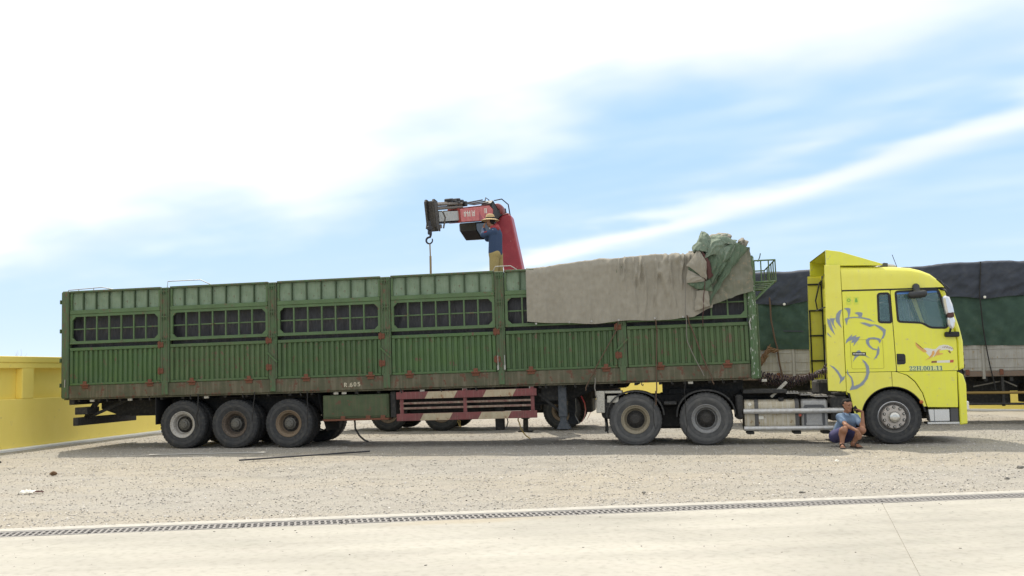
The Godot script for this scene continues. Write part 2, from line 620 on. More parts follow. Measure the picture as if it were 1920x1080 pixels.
# ---------------------------------------------------------------- sky
func sky_image() -> ImageTexture:
	var w := 2048
	var h := 1024
	var im := Image.create_empty(w, h, false, Image.FORMAT_RGBF)
	var n1 := noise(1.0, 11, 5)
	var n2 := noise(1.0, 12, 4)
	var n3 := noise(1.0, 13, 5)
	var az_t := [-180.0, -120.0, -75.0, -36.5, -23.0, -10.6, 2.0, 19.0, 50.0, 110.0, 180.0]
	var el_t := [12.0, 9.0, 8.0, 5.6, 7.8, 13.2, 15.4, 15.8, 12.0, 9.0, 12.0]
	var low := Vector3(0.30, 0.27, 0.22)
	for y in h:
		var el := (0.5 - (y + 0.5) / h) * PI
		var eld := rad_to_deg(el)
		for x in w:
			if eld < -1.0:
				if x == 0: im.fill_rect(Rect2i(0, y, w, h - y), Color(low.x, low.y, low.z))
				break
			# the left edge of a panorama looks along -z
			var az := wrapf((x + 0.5) / w * TAU, -PI, PI)
			var d := Vector3(sin(az) * cos(el), sin(el), -cos(az) * cos(el))
			var azd := rad_to_deg(az)
			var up := clampf(sin(el), 0.0, 1.0)
			var blue := Vector3(0.48, 0.64, 0.83).lerp(Vector3(0.37, 0.56, 0.80), smoothstep(0.05, 0.26, up)).lerp(Vector3(0.24, 0.44, 0.82), smoothstep(0.3, 1.0, up))
			blue = blue.lerp(Vector3(0.74, 0.83, 0.93), exp(-up * 26.0) * 0.85)
			# high thin cloud, drawn out along one way
			var pl := Vector2(d.x, d.z) / (up + 0.06)
			var q := Vector2(pl.x * 0.86 + pl.y * 0.5, -pl.x * 0.5 + pl.y * 0.86)
			var f1 := n1.get_noise_2d(q.x * 0.35, q.y * 1.1)
			var f2 := n2.get_noise_2d(q.x * 1.3, q.y * 3.4)
			var f3 := n3.get_noise_2d(azd * 0.05, eld * 0.16)
			var edge := 12.0
			for i in az_t.size() - 1:
				if azd >= az_t[i] and azd <= az_t[i + 1]:
					edge = lerpf(el_t[i], el_t[i + 1], smoothstep(0.0, 1.0, (azd - az_t[i]) / (az_t[i + 1] - az_t[i])))
			var veil := smoothstep(-2.2, 4.6, eld - edge + f3 * 2.6 + f2 * 0.45)
			veil *= 0.93 - 0.22 * smoothstep(-5.0, 30.0, azd) * smoothstep(60.0, 30.0, azd) + f1 * 0.2
			# the long streak that climbs to the right
			var path := 5.9 + (azd + 8.6) * 0.252 - 0.0006 * (azd + 8.6) * (azd + 8.6)
			var off := eld - path + f3 * 0.35
			var wide := 0.33 + 0.011 * maxf(0.0, azd + 8.0) + f2 * 0.12
			var feather := 1.7 + f2 * 1.5 + f1 * 0.8
			var streak := exp(-pow((off / (wide * feather) if off > 0.0 else off / (wide * 1.15)), 2.0)) * (0.86 + 0.3 * f1) * smoothstep(-14.0, -6.0, azd) * smoothstep(60.0, 28.0, azd)
			streak += 0.26 * exp(-pow((off - 1.9 - 0.05 * azd) / 0.9, 2.0)) * smoothstep(-3.0, 9.0, azd) * smoothstep(60.0, 28.0, azd) * (0.7 + f2)
			var wisp := clampf(f1 * 0.8 + f2 * 0.4 + 0.12, 0.0, 1.0) * 0.24 * smoothstep(2.0, 8.0, eld)
			var cl := clampf(1.0 - (1.0 - clampf(veil, 0, 1)) * (1.0 - clampf(streak * 0.95, 0, 1)) * (1.0 - wisp), 0.0, 1.0)
			var sun := maxf(0.0, d.dot(Vector3(-0.255, 0.85, -0.46)))
			var white := Vector3(0.99, 0.99, 0.985) * (0.90 + 0.12 * f1 + 0.45 * pow(sun, 8.0))
			var c := blue.lerp(white, cl)
			im.set_pixel(x, y, Color(c.x, c.y, c.z))
	return ImageTexture.create_from_image(im)

# ---------------------------------------------------------------- ground
const DRAIN_A := Vector3(-6.88, 0, 10.68)
const DRAIN_DIR := Vector3(0.9577, 0, -0.2877)
const DRAIN_OUT := Vector3(0.2877, 0, 0.9577)

func drain_z(x: float) -> float:
	return DRAIN_A.z + (x - DRAIN_A.x) / DRAIN_DIR.x * DRAIN_DIR.z

func bump(x: float, z: float, f: FastNoiseLite) -> float:
	var calm := smoothstep(0.3, 1.6, drain_z(x) - z)
	var under := 1.0 - 0.75 * exp(-pow((z + 1.2) / 2.2, 2.0))
	return (f.get_noise_2d(x * 0.7, z * 0.7) * 0.03 - 0.012) * calm * under

func build_ground() -> void:
	var f := noise(0.6, 31, 4)
	var big := noise(0.16, 32, 4)
	var mid := noise(0.9, 33, 4)
	var st := st_new()
	var nx := 260
	var nz := 190
	var pos := []
	var col := []
	for j in nz + 1:
		var v := float(j) / nz
		var prow := PackedVector3Array()
		var crow := PackedColorArray()
		for i in nx + 1:
			var x := lerpf(-30.0, 40.0, float(i) / nx) if i > 0 and i < nx else (-500.0 if i == 0 else 500.0)
			var z1 := drain_z(clampf(x, -30, 40))
			var z := lerpf(z1, -30.0, pow(v, 1.25)) if j < nz else -600.0
			prow.append(Vector3(x, bump(x, z, f) if j < nz - 1 and i > 0 and i < nx else 0.0, z))
			# tan dust lying over grey chippings, long wheel tracks
			var tan_amt := clampf(0.40 + big.get_noise_2d(x * 0.6, z) * 1.1 + mid.get_noise_2d(x * 0.5, z * 1.6) * 0.5, 0.0, 1.0)
			var track := 0.0
			for t in [3.4, 5.1, 6.6]:
				track += exp(-pow((z - t - sin(x * 0.21 + t) * 0.5 - x * 0.04 * (t - 4.0)) / 0.22, 2.0)) * clampf(0.35 + mid.get_noise_2d(x * 1.4, t * 9.0) * 1.6, 0.0, 1.0)
			var c := Color(0.345, 0.326, 0.288).lerp(Color(0.370, 0.335, 0.272), tan_amt)
			c = c * (1.0 + mid.get_noise_2d(x * 2.6 + 50.0, z * 2.6) * 0.16 - track * 0.17)
			crow.append(c)
		pos.append(prow)
		col.append(crow)
	for j in nz:
		for i in nx:
			for t in [[0, 0], [1, 1], [1, 0], [0, 0], [0, 1], [1, 1]]:
				var a: int = i + t[0]
				var b: int = j + t[1]
				var du: Vector3 = pos[b][mini(a + 1, nx)] - pos[b][maxi(a - 1, 0)]
				var dv: Vector3 = pos[mini(b + 1, nz)][a] - pos[maxi(b - 1, 0)][a]
				st.set_normal(du.cross(dv).normalized())
				st.set_color(col[b][a])
				st.add_vertex(pos[b][a])
	var m := tri_mat(ramp_tex([[0.0, Color(0.62, 0.61, 0.60)], [0.25, Color(0.86, 0.85, 0.83)], [0.6, Color(0.97, 0.96, 0.94)], [1.0, Color(1, 1, 1)]], 0.17, 41, 1024, true), Vector3.ONE * 0.42, 0.95, 0.0, true)
	m.vertex_color_use_as_albedo = true
	m.normal_enabled = true
	m.normal_texture = ramp_tex([], 0.17, 41, 1024, true, true)
	m.normal_scale = 0.35
	tag(obj("gravel_yard", st, m), "", "", "", "structure")

	# loose chippings, far too many to count
	var sm := st_new()
	var pr := noise(3.0, 5, 2)
	var ring := []
	for i in 4:
		var th := PI * i / 3.0
		var row := PackedVector3Array()
		for k in 6:
			var d := Vector3(sin(th) * cos(TAU * k / 6), cos(th) * 0.7, sin(th) * sin(TAU * k / 6))
			row.append(d * (0.5 + 0.3 * pr.get_noise_3d(d.x * 3, d.y * 3, d.z * 3)))
		ring.append(row)
	for i in 3:
		for k in 6:
			var k2 := (k + 1) % 6
			tri(sm, ring[i][k], ring[i][k2], ring[i + 1][k2])
			tri(sm, ring[i][k], ring[i + 1][k2], ring[i + 1][k])
	var mm := MultiMesh.new()
	mm.transform_format = MultiMesh.TRANSFORM_3D
	mm.use_colors = true
	var stone := sm.commit()
	mm.mesh = stone
	var n := 170000
	mm.instance_count = n
	rng.seed = 77
	for i in n:
		var t := rng.randf()
		var z := 0.0
		var x := 0.0
		while true:
			x = rng.randf_range(-13.9, 9.5)
			z = lerpf(drain_z(x) - 0.02, -11.5, pow(rng.randf(), 1.2))
			if mid.get_noise_2d(x * 0.9, z * 1.4) + rng.randf() * 0.9 > 0.12: break
		var s := 0.0055 + 0.018 * pow(rng.randf(), 4.5)
		var b := Basis.from_euler(Vector3(rng.randf_range(-0.4, 0.4), rng.randf() * TAU, rng.randf_range(-0.4, 0.4))) * Basis.from_scale(Vector3(1.5, 0.75, 1.3) * s)
		mm.set_instance_transform(i, Transform3D(b, Vector3(x, bump(x, z, f) + s * 0.25, z)))
		var g := rng.randf_range(0.34, 0.56)
		if rng.randf() < 0.07: g = 0.66
		if rng.randf() < 0.05: g = 0.2
		var w := rng.randf_range(0.0, 0.16)
		mm.set_instance_color(i, Color(g, g * (0.965 - w * 0.4), g * (0.92 - w)))
	var mi := MultiMeshInstance3D.new()
	mi.multimesh = mm
	var smat := StandardMaterial3D.new()
	smat.vertex_color_use_as_albedo = true
	smat.roughness = 0.9
	mi.material_override = smat
	mi.name = "loose_gravel"
	add_child(mi, true)
	tag(mi, "pale loose gravel chippings strewn across the yard", "gravel", "", "stuff")

	# concrete slabs this side of the drain, with an open joint between them
	var cn := noise(0.35, 51, 4)
	var streak := noise(0.8, 52, 4)
	var cm := tri_mat(ramp_tex([[0.0, Color(0.76, 0.755, 0.74)], [0.4, Color(0.94, 0.935, 0.92)], [0.7, Color(0.98, 0.975, 0.965)], [1.0, Color(1, 1, 1)]], 0.02, 61, 1024), Vector3.ONE * 0.45, 0.85, 0.0, true)
	cm.vertex_color_use_as_albedo = true
	var j0 := Vector2(2.29, 8.52)
	var jd := (Vector2(1.76, 12.39) - j0)
	for side in 2:
		var s2 := st_new()
		var pw := []
		var pc := []
		var nu := 110
		var nv := 90
		for b in nv + 1:
			var r := PackedVector3Array()
			var rc := PackedColorArray()
			for a in nu + 1:
				# t runs away from the drain, s along it
				var t := 0.505 + 16.0 * pow(float(b) / nv, 1.4)
				var base := DRAIN_A + DRAIN_OUT * t
				# where the joint crosses this line
				var jz := (base.z - j0.y) / jd.y
				var sj := 0.0
				var den := DRAIN_DIR.x - DRAIN_DIR.z * jd.x / jd.y
				sj = (j0.x + jd.x * jz - base.x) / den
				var s := lerpf(-40.0, sj - 0.005, float(a) / nu) if side == 0 else lerpf(sj + 0.005, 40.0, float(a) / nu)
				if side == 0: s = sj - 0.005 - pow(1.0 - float(a) / nu, 1.6) * 40.0
				else: s = sj + 0.005 + pow(float(a) / nu, 1.6) * 40.0
				var p := base + DRAIN_DIR * s
				r.append(p)
				var k := cn.get_noise_2d(p.x, p.z) * 0.16 + streak.get_noise_2d(s * 0.35 + t * 0.25, t * 2.4) * 0.16 - 0.10 * exp(-pow((t - 2.2 - 0.35 * (s - 8.0)) / 0.16, 2.0)) * clampf(cn.get_noise_2d(p.x * 3.0, p.z * 3.0) * 2.0 + 0.5, 0.0, 1.0) - 0.10 * exp(-pow((t - 1.4 - 0.35 * (s - 8.0)) / 0.16, 2.0)) * clampf(cn.get_noise_2d(p.x * 3.0 + 40.0, p.z * 3.0) * 2.0 + 0.5, 0.0, 1.0)
				var spill := clampf(1.3 - Vector2((s - 4.85) / 0.85, (t - 0.58 + (s - 4.85) * 0.06) / 0.20).length() + streak.get_noise_2d(p.x * 3, p.z * 3) * 0.5, 0.0, 0.6)
				var c := Color(0.385, 0.369, 0.324) * (1.0 + k)
				c = c.lerp(Color(0.36, 0.31, 0.225), spill)
				rc.append(c)
			pw.append(r)
			pc.append(rc)
		for b in nv:
			for a in nu:
				for t in [[0, 0], [1, 0], [1, 1], [0, 0], [1, 1], [0, 1]]:
					s2.set_normal(Vector3.UP)
					s2.set_color(pc[b + t[1]][a + t[0]])
					s2.add_vertex(pw[b + t[1]][a + t[0]])
		# the slab's edge faces go down into the joint and the drain
		for a in nu:
			for t in [[a, 0], [a + 1, -0.12], [a + 1, 0], [a, 0], [a, -0.12], [a + 1, -0.12]]:
				s2.set_normal(-DRAIN_OUT)
				s2.set_color(pc[0][t[0]])
				s2.add_vertex(pw[0][t[0]] + Vector3(0, t[1], 0))
		for b in nv:
			var e := nu if side == 0 else 0
			for t in ([[b, 0], [b + 1, -0.12], [b + 1, 0], [b, 0], [b, -0.12], [b + 1, -0.12]] if side == 0 else [[b, 0], [b + 1, 0], [b + 1, -0.12], [b, 0], [b + 1, -0.12], [b, -0.12]]):
				s2.set_normal(DRAIN_DIR if side == 0 else -DRAIN_DIR)
				s2.set_color(pc[t[0]][e])
				s2.add_vertex(pw[t[0]][e] + Vector3(0, t[1], 0))
		tag(obj("concrete_apron", s2, cm), "", "", "", "structure")
	var dm := MultiMesh.new()
	dm.transform_format = MultiMesh.TRANSFORM_3D
	dm.use_colors = true
	dm.mesh = stone
	dm.instance_count = 420
	rng.seed = 78
	for i in 420:
		var q := DRAIN_A + DRAIN_OUT * (0.52 + 5.0 * pow(rng.randf(), 2.0)) + DRAIN_DIR * rng.randf_range(-4.0, 16.0)
		var sz := 0.006 + 0.012 * pow(rng.randf(), 3.0)
		dm.set_instance_transform(i, Transform3D(Basis(Vector3.UP, rng.randf() * TAU) * Basis.from_scale(Vector3(1.6, 0.7, 1.1) * sz), q + Vector3(0, sz * 0.2, 0)))
		var gg := rng.randf_range(0.10, 0.36)
		dm.set_instance_color(i, Color(gg, gg * 0.93, gg * 0.82))
	var di := MultiMeshInstance3D.new()
	di.multimesh = dm
	di.material_override = smat
	di.name = "grit"
	add_child(di, true)
	tag(di, "scattered grit lying on the pale concrete apron", "grit", "", "stuff")
	# sub-base in the joint, the ground under the slabs
	var sb := st_new()
	quad(sb, Vector3(-60, -0.005, 30), Vector3(60, -0.005, 30), DRAIN_A + DRAIN_OUT * 0.56 + DRAIN_DIR * 70 + Vector3(0, -0.005, 0), DRAIN_A + DRAIN_OUT * 0.56 - DRAIN_DIR * 70 + Vector3(0, -0.005, 0))
	tag(obj("joint_filler", sb, plain(0.36, 0.345, 0.30, 0.95)), "", "", "", "structure")
	var ter := st_new()
	quad(ter, Vector3(-700, -0.6, 500), Vector3(700, -0.6, 500), Vector3(700, -0.6, -700), Vector3(-700, -0.6, -700))
	tag(obj("terrain", ter, plain(0.25, 0.22, 0.16, 0.95)), "", "", "", "structure")

	# kerb strip and channel of the drain
	M = Transform3D(Basis(DRAIN_DIR, Vector3.UP, DRAIN_OUT), DRAIN_A)
	var kb := st_new()
	cbox(kb, Vector3(-40, -0.3, -0.02), Vector3(40, 0.012, 0.185), 0.006)
	tag(obj("drain_kerb", kb, tri_mat(ramp_tex([[0.0, Color(0.33, 0.315, 0.28)], [1.0, Color(0.48, 0.46, 0.41)]], 0.03, 62, 512), Vector3.ONE * 0.5, 0.85, 0.0, true)), "", "", "", "structure")
	var ch := st_new()
	box(ch, Vector3(-40, -0.55, 0.185), Vector3(40, -0.36, 0.505))
	box(ch, Vector3(-40, -0.36, 0.485), Vector3(40, -0.125, 0.504))
	tag(obj("drain_channel", ch, plain(0.06, 0.055, 0.05, 0.95)), "", "", "", "structure")
	M = Transform3D.IDENTITY
	var dr := thing("drain_grating", "long run of grey slotted grating covering the drain between gravel and concrete", "drain grating", DRAIN_A)
	var gm := tri_mat(ramp_tex([[0.0, Color(0.17, 0.16, 0.15)], [0.6, Color(0.30, 0.285, 0.27)], [1.0, Color(0.42, 0.40, 0.37)]], 0.05, 63, 512), Vector3.ONE * 1.5, 0.8, 0.1)
	var g := st_new()
	var L := 0.496
	cbox(g, Vector3(0.002, -0.035, 0.190), Vector3(L, 0.004, 0.222), 0.004)
	cbox(g, Vector3(0.002, -0.035, 0.466), Vector3(L, 0.004, 0.498), 0.004)
	cbox(g, Vector3(0.002, -0.035, 0.334), Vector3(L, 0.004, 0.354), 0.004)
	for r in 2:
		for k in 8:
			var x := 0.002 + k * 0.062 + r * 0.012
			box(g, Vector3(x, -0.035, 0.222 + 0.132 * r), Vector3(x + 0.022, 0.002, 0.334 + 0.132 * r))
	var proto: MeshInstance3D = null
	for i in 56:
		var p := DRAIN_DIR * (i * 0.5 - 7.5)
		var o: Node3D
		if proto == null:
			proto = obj("grate", g, gm, dr)
			o = proto
		else: o = copy_part(proto, dr, "grate", Vector3.ZERO)
		o.transform = Transform3D(Basis(DRAIN_DIR, Vector3.UP, DRAIN_OUT), p + Vector3(0, [0.0, 0.003, -0.002][i % 3], 0))

func build_walls() -> void:
	var ym := tri_mat(paint_tex(Color(0.94, 0.76, 0.185), Color(0.915, 0.735, 0.165), Color(0.86, 0.69, 0.18), Color(0.80, 0.64, 0.18), 0.15, 0.0, 70), Vector3.ONE * 0.3, 0.75, 0.0, true)
	mats.wall = ym
	# a panelled boundary wall: local x runs along it, local +z is the yard side
	var segs := [["boundary_wall", "long yellow panelled wall at the left edge of the yard", Transform3D(Basis(Vector3(0, 0, -1), Vector3.UP, Vector3(1, 0, 0)), Vector3(-14.42, 0, 14.0)), 42.0],
		["boundary_wall", "yellow panelled wall across the back of the yard behind the trucks", Transform3D(Basis(Vector3.UP, -0.507), Vector3(-14.62, 0, -27.6)), 62.0]]
	for s in segs:
		var w := thing(s[0], s[1], "wall", (s[2] as Transform3D).origin, "")
		w.transform = s[2]
		var len: float = s[3]
		var b := st_new()
		box(b, Vector3(0, -0.3, -0.14), Vector3(len, 1.93, -0.09))
		obj("wall_core", b, ym, w)
		var c := st_new()
		cbox(c, Vector3(-0.06, 1.93, -0.18), Vector3(len, 2.07, 0.088), 0.012)
		obj("coping", c, ym, w)
		var pl := st_new()
		cbox(pl, Vector3(0, -0.3, -0.089), Vector3(len, 1.12, 0.075), 0.012)
		obj("plinth", pl, ym, w)
		var hd := st_new()
		cbox(hd, Vector3(0, 1.801, -0.089), Vector3(len, 1.929, 0.076), 0.012)
		obj("header", hd, ym, w)
		var x := 0.4
		# pillars stand 3.05 m apart
		x = fmod(14.0 + 0.17, 3.05) if s[3] < 50 else 0.4
		while x < len - 0.3:
			var p := st_new()
			cbox(p, Vector3(x, 1.121, -0.089), Vector3(x + 0.41, 1.80, 0.078), 0.012)
			obj("pillar", p, ym, w)
			x += 3.05
		var k := st_new()
		cbox(k, Vector3(0, -0.3, 0.076), Vector3(len, 0.045, 0.30), 0.01)
		obj("kerb", k, plain(0.80, 0.79, 0.75, 0.85), w)

# ---------------------------------------------------------------- wheels
# local +z is the outer side; the tyre stands on y = -R
func tyre_mesh(R: float, rim: float, w: float, worn := 0.0) -> SurfaceTool:
	var st := st_new()
	var h := w * 0.5
	var rs := R - rim
	var prof := [Vector2(rim - 0.012, h - 0.05), Vector2(rim + 0.004, h - 0.022), Vector2(rim + rs * 0.18, h - 0.010), Vector2(rim + rs * 0.24, h - 0.004), Vector2(rim + rs * 0.38, h), Vector2(rim + rs * 0.58, h - 0.001), Vector2(rim + rs * 0.66, h + 0.003), Vector2(rim + rs * 0.70, h - 0.004),
		Vector2(rim + rs * 0.86, h - 0.014), Vector2(R - 0.022, h - 0.03), Vector2(R - 0.012, h - 0.045), Vector2(R - 0.006, h - 0.09), Vector2(R - 0.018, h - 0.092), Vector2(R - 0.018, h - 0.104), Vector2(R - 0.004, h - 0.106)]
	var full := prof.duplicate()
	for i in range(prof.size() - 1, -1, -1): full.append(Vector2(prof[i].x, -prof[i].y))
	lathe(st, full, 56, Vector3.ZERO, -R + 0.014)
	var n := 44
	for s in [-1.0, 1.0]:
		for k in n:
			var a := TAU * (k + (0.5 if s > 0 else 0.0)) / n
			if sin(a) * R < -R + 0.03: continue
			var b := Basis(Vector3(-sin(a), cos(a), 0), Vector3(cos(a), sin(a), 0), Vector3(0, 0, -1))
			M = Transform3D(b, Vector3(cos(a), sin(a), 0) * (R - 0.03))
			var p := [Vector3(-0.024, 0, s * (h - 0.028)), Vector3(0.024, 0, s * (h - 0.028)), Vector3(0.021, 0.028 - worn, s * (h - 0.036)), Vector3(-0.021, 0.028 - worn, s * (h - 0.036)), Vector3(-0.024, 0.02, s * (h - 0.10)), Vector3(0.024, 0.02, s * (h - 0.10)), Vector3(0.021, 0.036 - worn, s * (h - 0.095)), Vector3(-0.021, 0.036 - worn, s * (h - 0.095))]
			quad(st, p[0], p[1], p[2], p[3])
			quad(st, p[3], p[2], p[6], p[7])
			quad(st, p[1], p[5], p[6], p[2])
			quad(st, p[0], p[3], p[7], p[4])
	M = Transform3D.IDENTITY
	return st

func bolts(st: SurfaceTool, n: int, rad: float, z: float, r: float, len: float, ph := 0.0) -> void:
	for k in n:
		var a := TAU * (k + ph) / n
		var c := Vector3(cos(a) * rad, sin(a) * rad, 0)
		lathe(st, [Vector2(0, z + len), Vector2(r * 0.6, z + len), Vector2(r, z + len - 0.006), Vector2(r, z)], 6, c)

# a wheel is its tyre, with rim, hub and nuts as its pieces
func make_wheel(parent: Node, at: Vector3, R: float, kind: String, ring: Material) -> MeshInstance3D:
	var rim := R * (0.535 if kind != "front" else 0.56)
	var w := 0.285
	var o := obj("wheel", tyre_mesh(R, rim, w, 0.004), mats.tyre_dusty if kind == "drive" else mats.tyre, parent, at)
	var h := w * 0.5
	var band := st_new()
	var rs := R - rim
	lathe(band, [Vector2(rim + rs * 0.37, h - 0.002), Vector2(rim + rs * 0.40, h + 0.003), Vector2(rim + rs * 0.57, h + 0.003), Vector2(rim + rs * 0.60, h - 0.001)], 56)
	obj("sidewall_band", band, mats.tyre_band if kind == "drive" else mats.tyre_band_dark, o)
	var lip := st_new()
	if kind == "front":
		lathe(lip, [Vector2(rim * 0.80, h - 0.115), Vector2(rim * 0.83, h - 0.10), Vector2(rim * 0.90, h - 0.055), Vector2(rim * 0.955, h - 0.03), Vector2(rim * 0.98, h - 0.012), Vector2(rim + 0.006, h - 0.018), Vector2(rim + 0.006, h - 0.035)], 48)
		obj("rim", lip, mats.alloy, o)
		var disc := st_new()
		lathe(disc, [Vector2(0.02, h + 0.012), Vector2(rim * 0.72, h + 0.008), Vector2(rim * 0.755, h - 0.006), Vector2(rim * 0.765, h - 0.06), Vector2(rim * 0.80, h - 0.115), Vector2(rim * 0.80, h - 0.14)], 48)
		obj("disc", disc, mats.alloy_dull, o)
		var cap := st_new()
		lathe(cap, [Vector2(0, h + 0.085), Vector2(0.055, h + 0.082), Vector2(0.09, h + 0.07), Vector2(0.108, h + 0.045), Vector2(0.112, h + 0.010)], 32)
		obj("hub", cap, mats.chrome, o)
		var dark := st_new()
		var nut := st_new()
		for k in 10:
			var a := TAU * (k + 0.5) / 10
			var c := Vector3(cos(a) * rim * 0.64, sin(a) * rim * 0.64, 0)
			lathe(dark, [Vector2(0, h + 0.013), Vector2(0.029, h + 0.013), Vector2(0.031, h + 0.0)], 12, c)
		bolts(nut, 10, rim * 0.64, h + 0.012, 0.015, 0.03, 0.5)
		obj("nut_seat", dark, mats.black, o)
		obj("wheel_nuts", nut, mats.chrome, o)
		var bk := st_new()
		lathe(bk, [Vector2(0.0, h - 0.13), Vector2(rim, h - 0.13)], 24)
		obj("brake_drum", bk, mats.black, o)
	else:
		lathe(lip, [Vector2(rim * 0.64, h - 0.15), Vector2(rim * 0.70, h - 0.145), Vector2(rim * 0.735, h - 0.10), Vector2(rim * 0.80, h - 0.045), Vector2(rim * 0.90, h - 0.03), Vector2(rim * 0.985, h - 0.01), Vector2(rim + 0.006, h - 0.014), Vector2(rim + 0.006, h - 0.035)], 48)
		obj("rim", lip, ring, o)
		var disc := st_new()
		lathe(disc, [Vector2(0.05, h - 0.14), Vector2(rim * 0.42, h - 0.145), Vector2(rim * 0.58, h - 0.16), Vector2(rim * 0.64, h - 0.15)], 40)
		obj("disc", disc, mats.axle, o)
		var hub := st_new()
		var hz := 0.02 if kind == "drive" else 0.0
		lathe(hub, [Vector2(0, h - 0.035 + hz), Vector2(0.075, h - 0.037 + hz), Vector2(0.095, h - 0.055 + hz), Vector2(0.10, h - 0.10), Vector2(0.125, h - 0.105), Vector2(0.125, h - 0.14)], 28)
		obj("hub", hub, mats.axle if kind == "drive" else mats.hub, o)
		var nut := st_new()
		bolts(nut, 10, rim * 0.50, h - 0.146, 0.016, 0.045)
		bolts(nut, 8, 0.06, h - 0.04 + hz, 0.009, 0.014)
		obj("wheel_nuts", nut, mats.axle, o)
	return o

# ---------------------------------------------------------------- the green trailer
const TA := 0.0141
const POSTS := [[0.0, 0.16], [2.33, 2.54], [4.81, 5.0], [7.31, 7.52], [9.76, 9.95], [12.25, 12.44], [14.86, 15.02]]

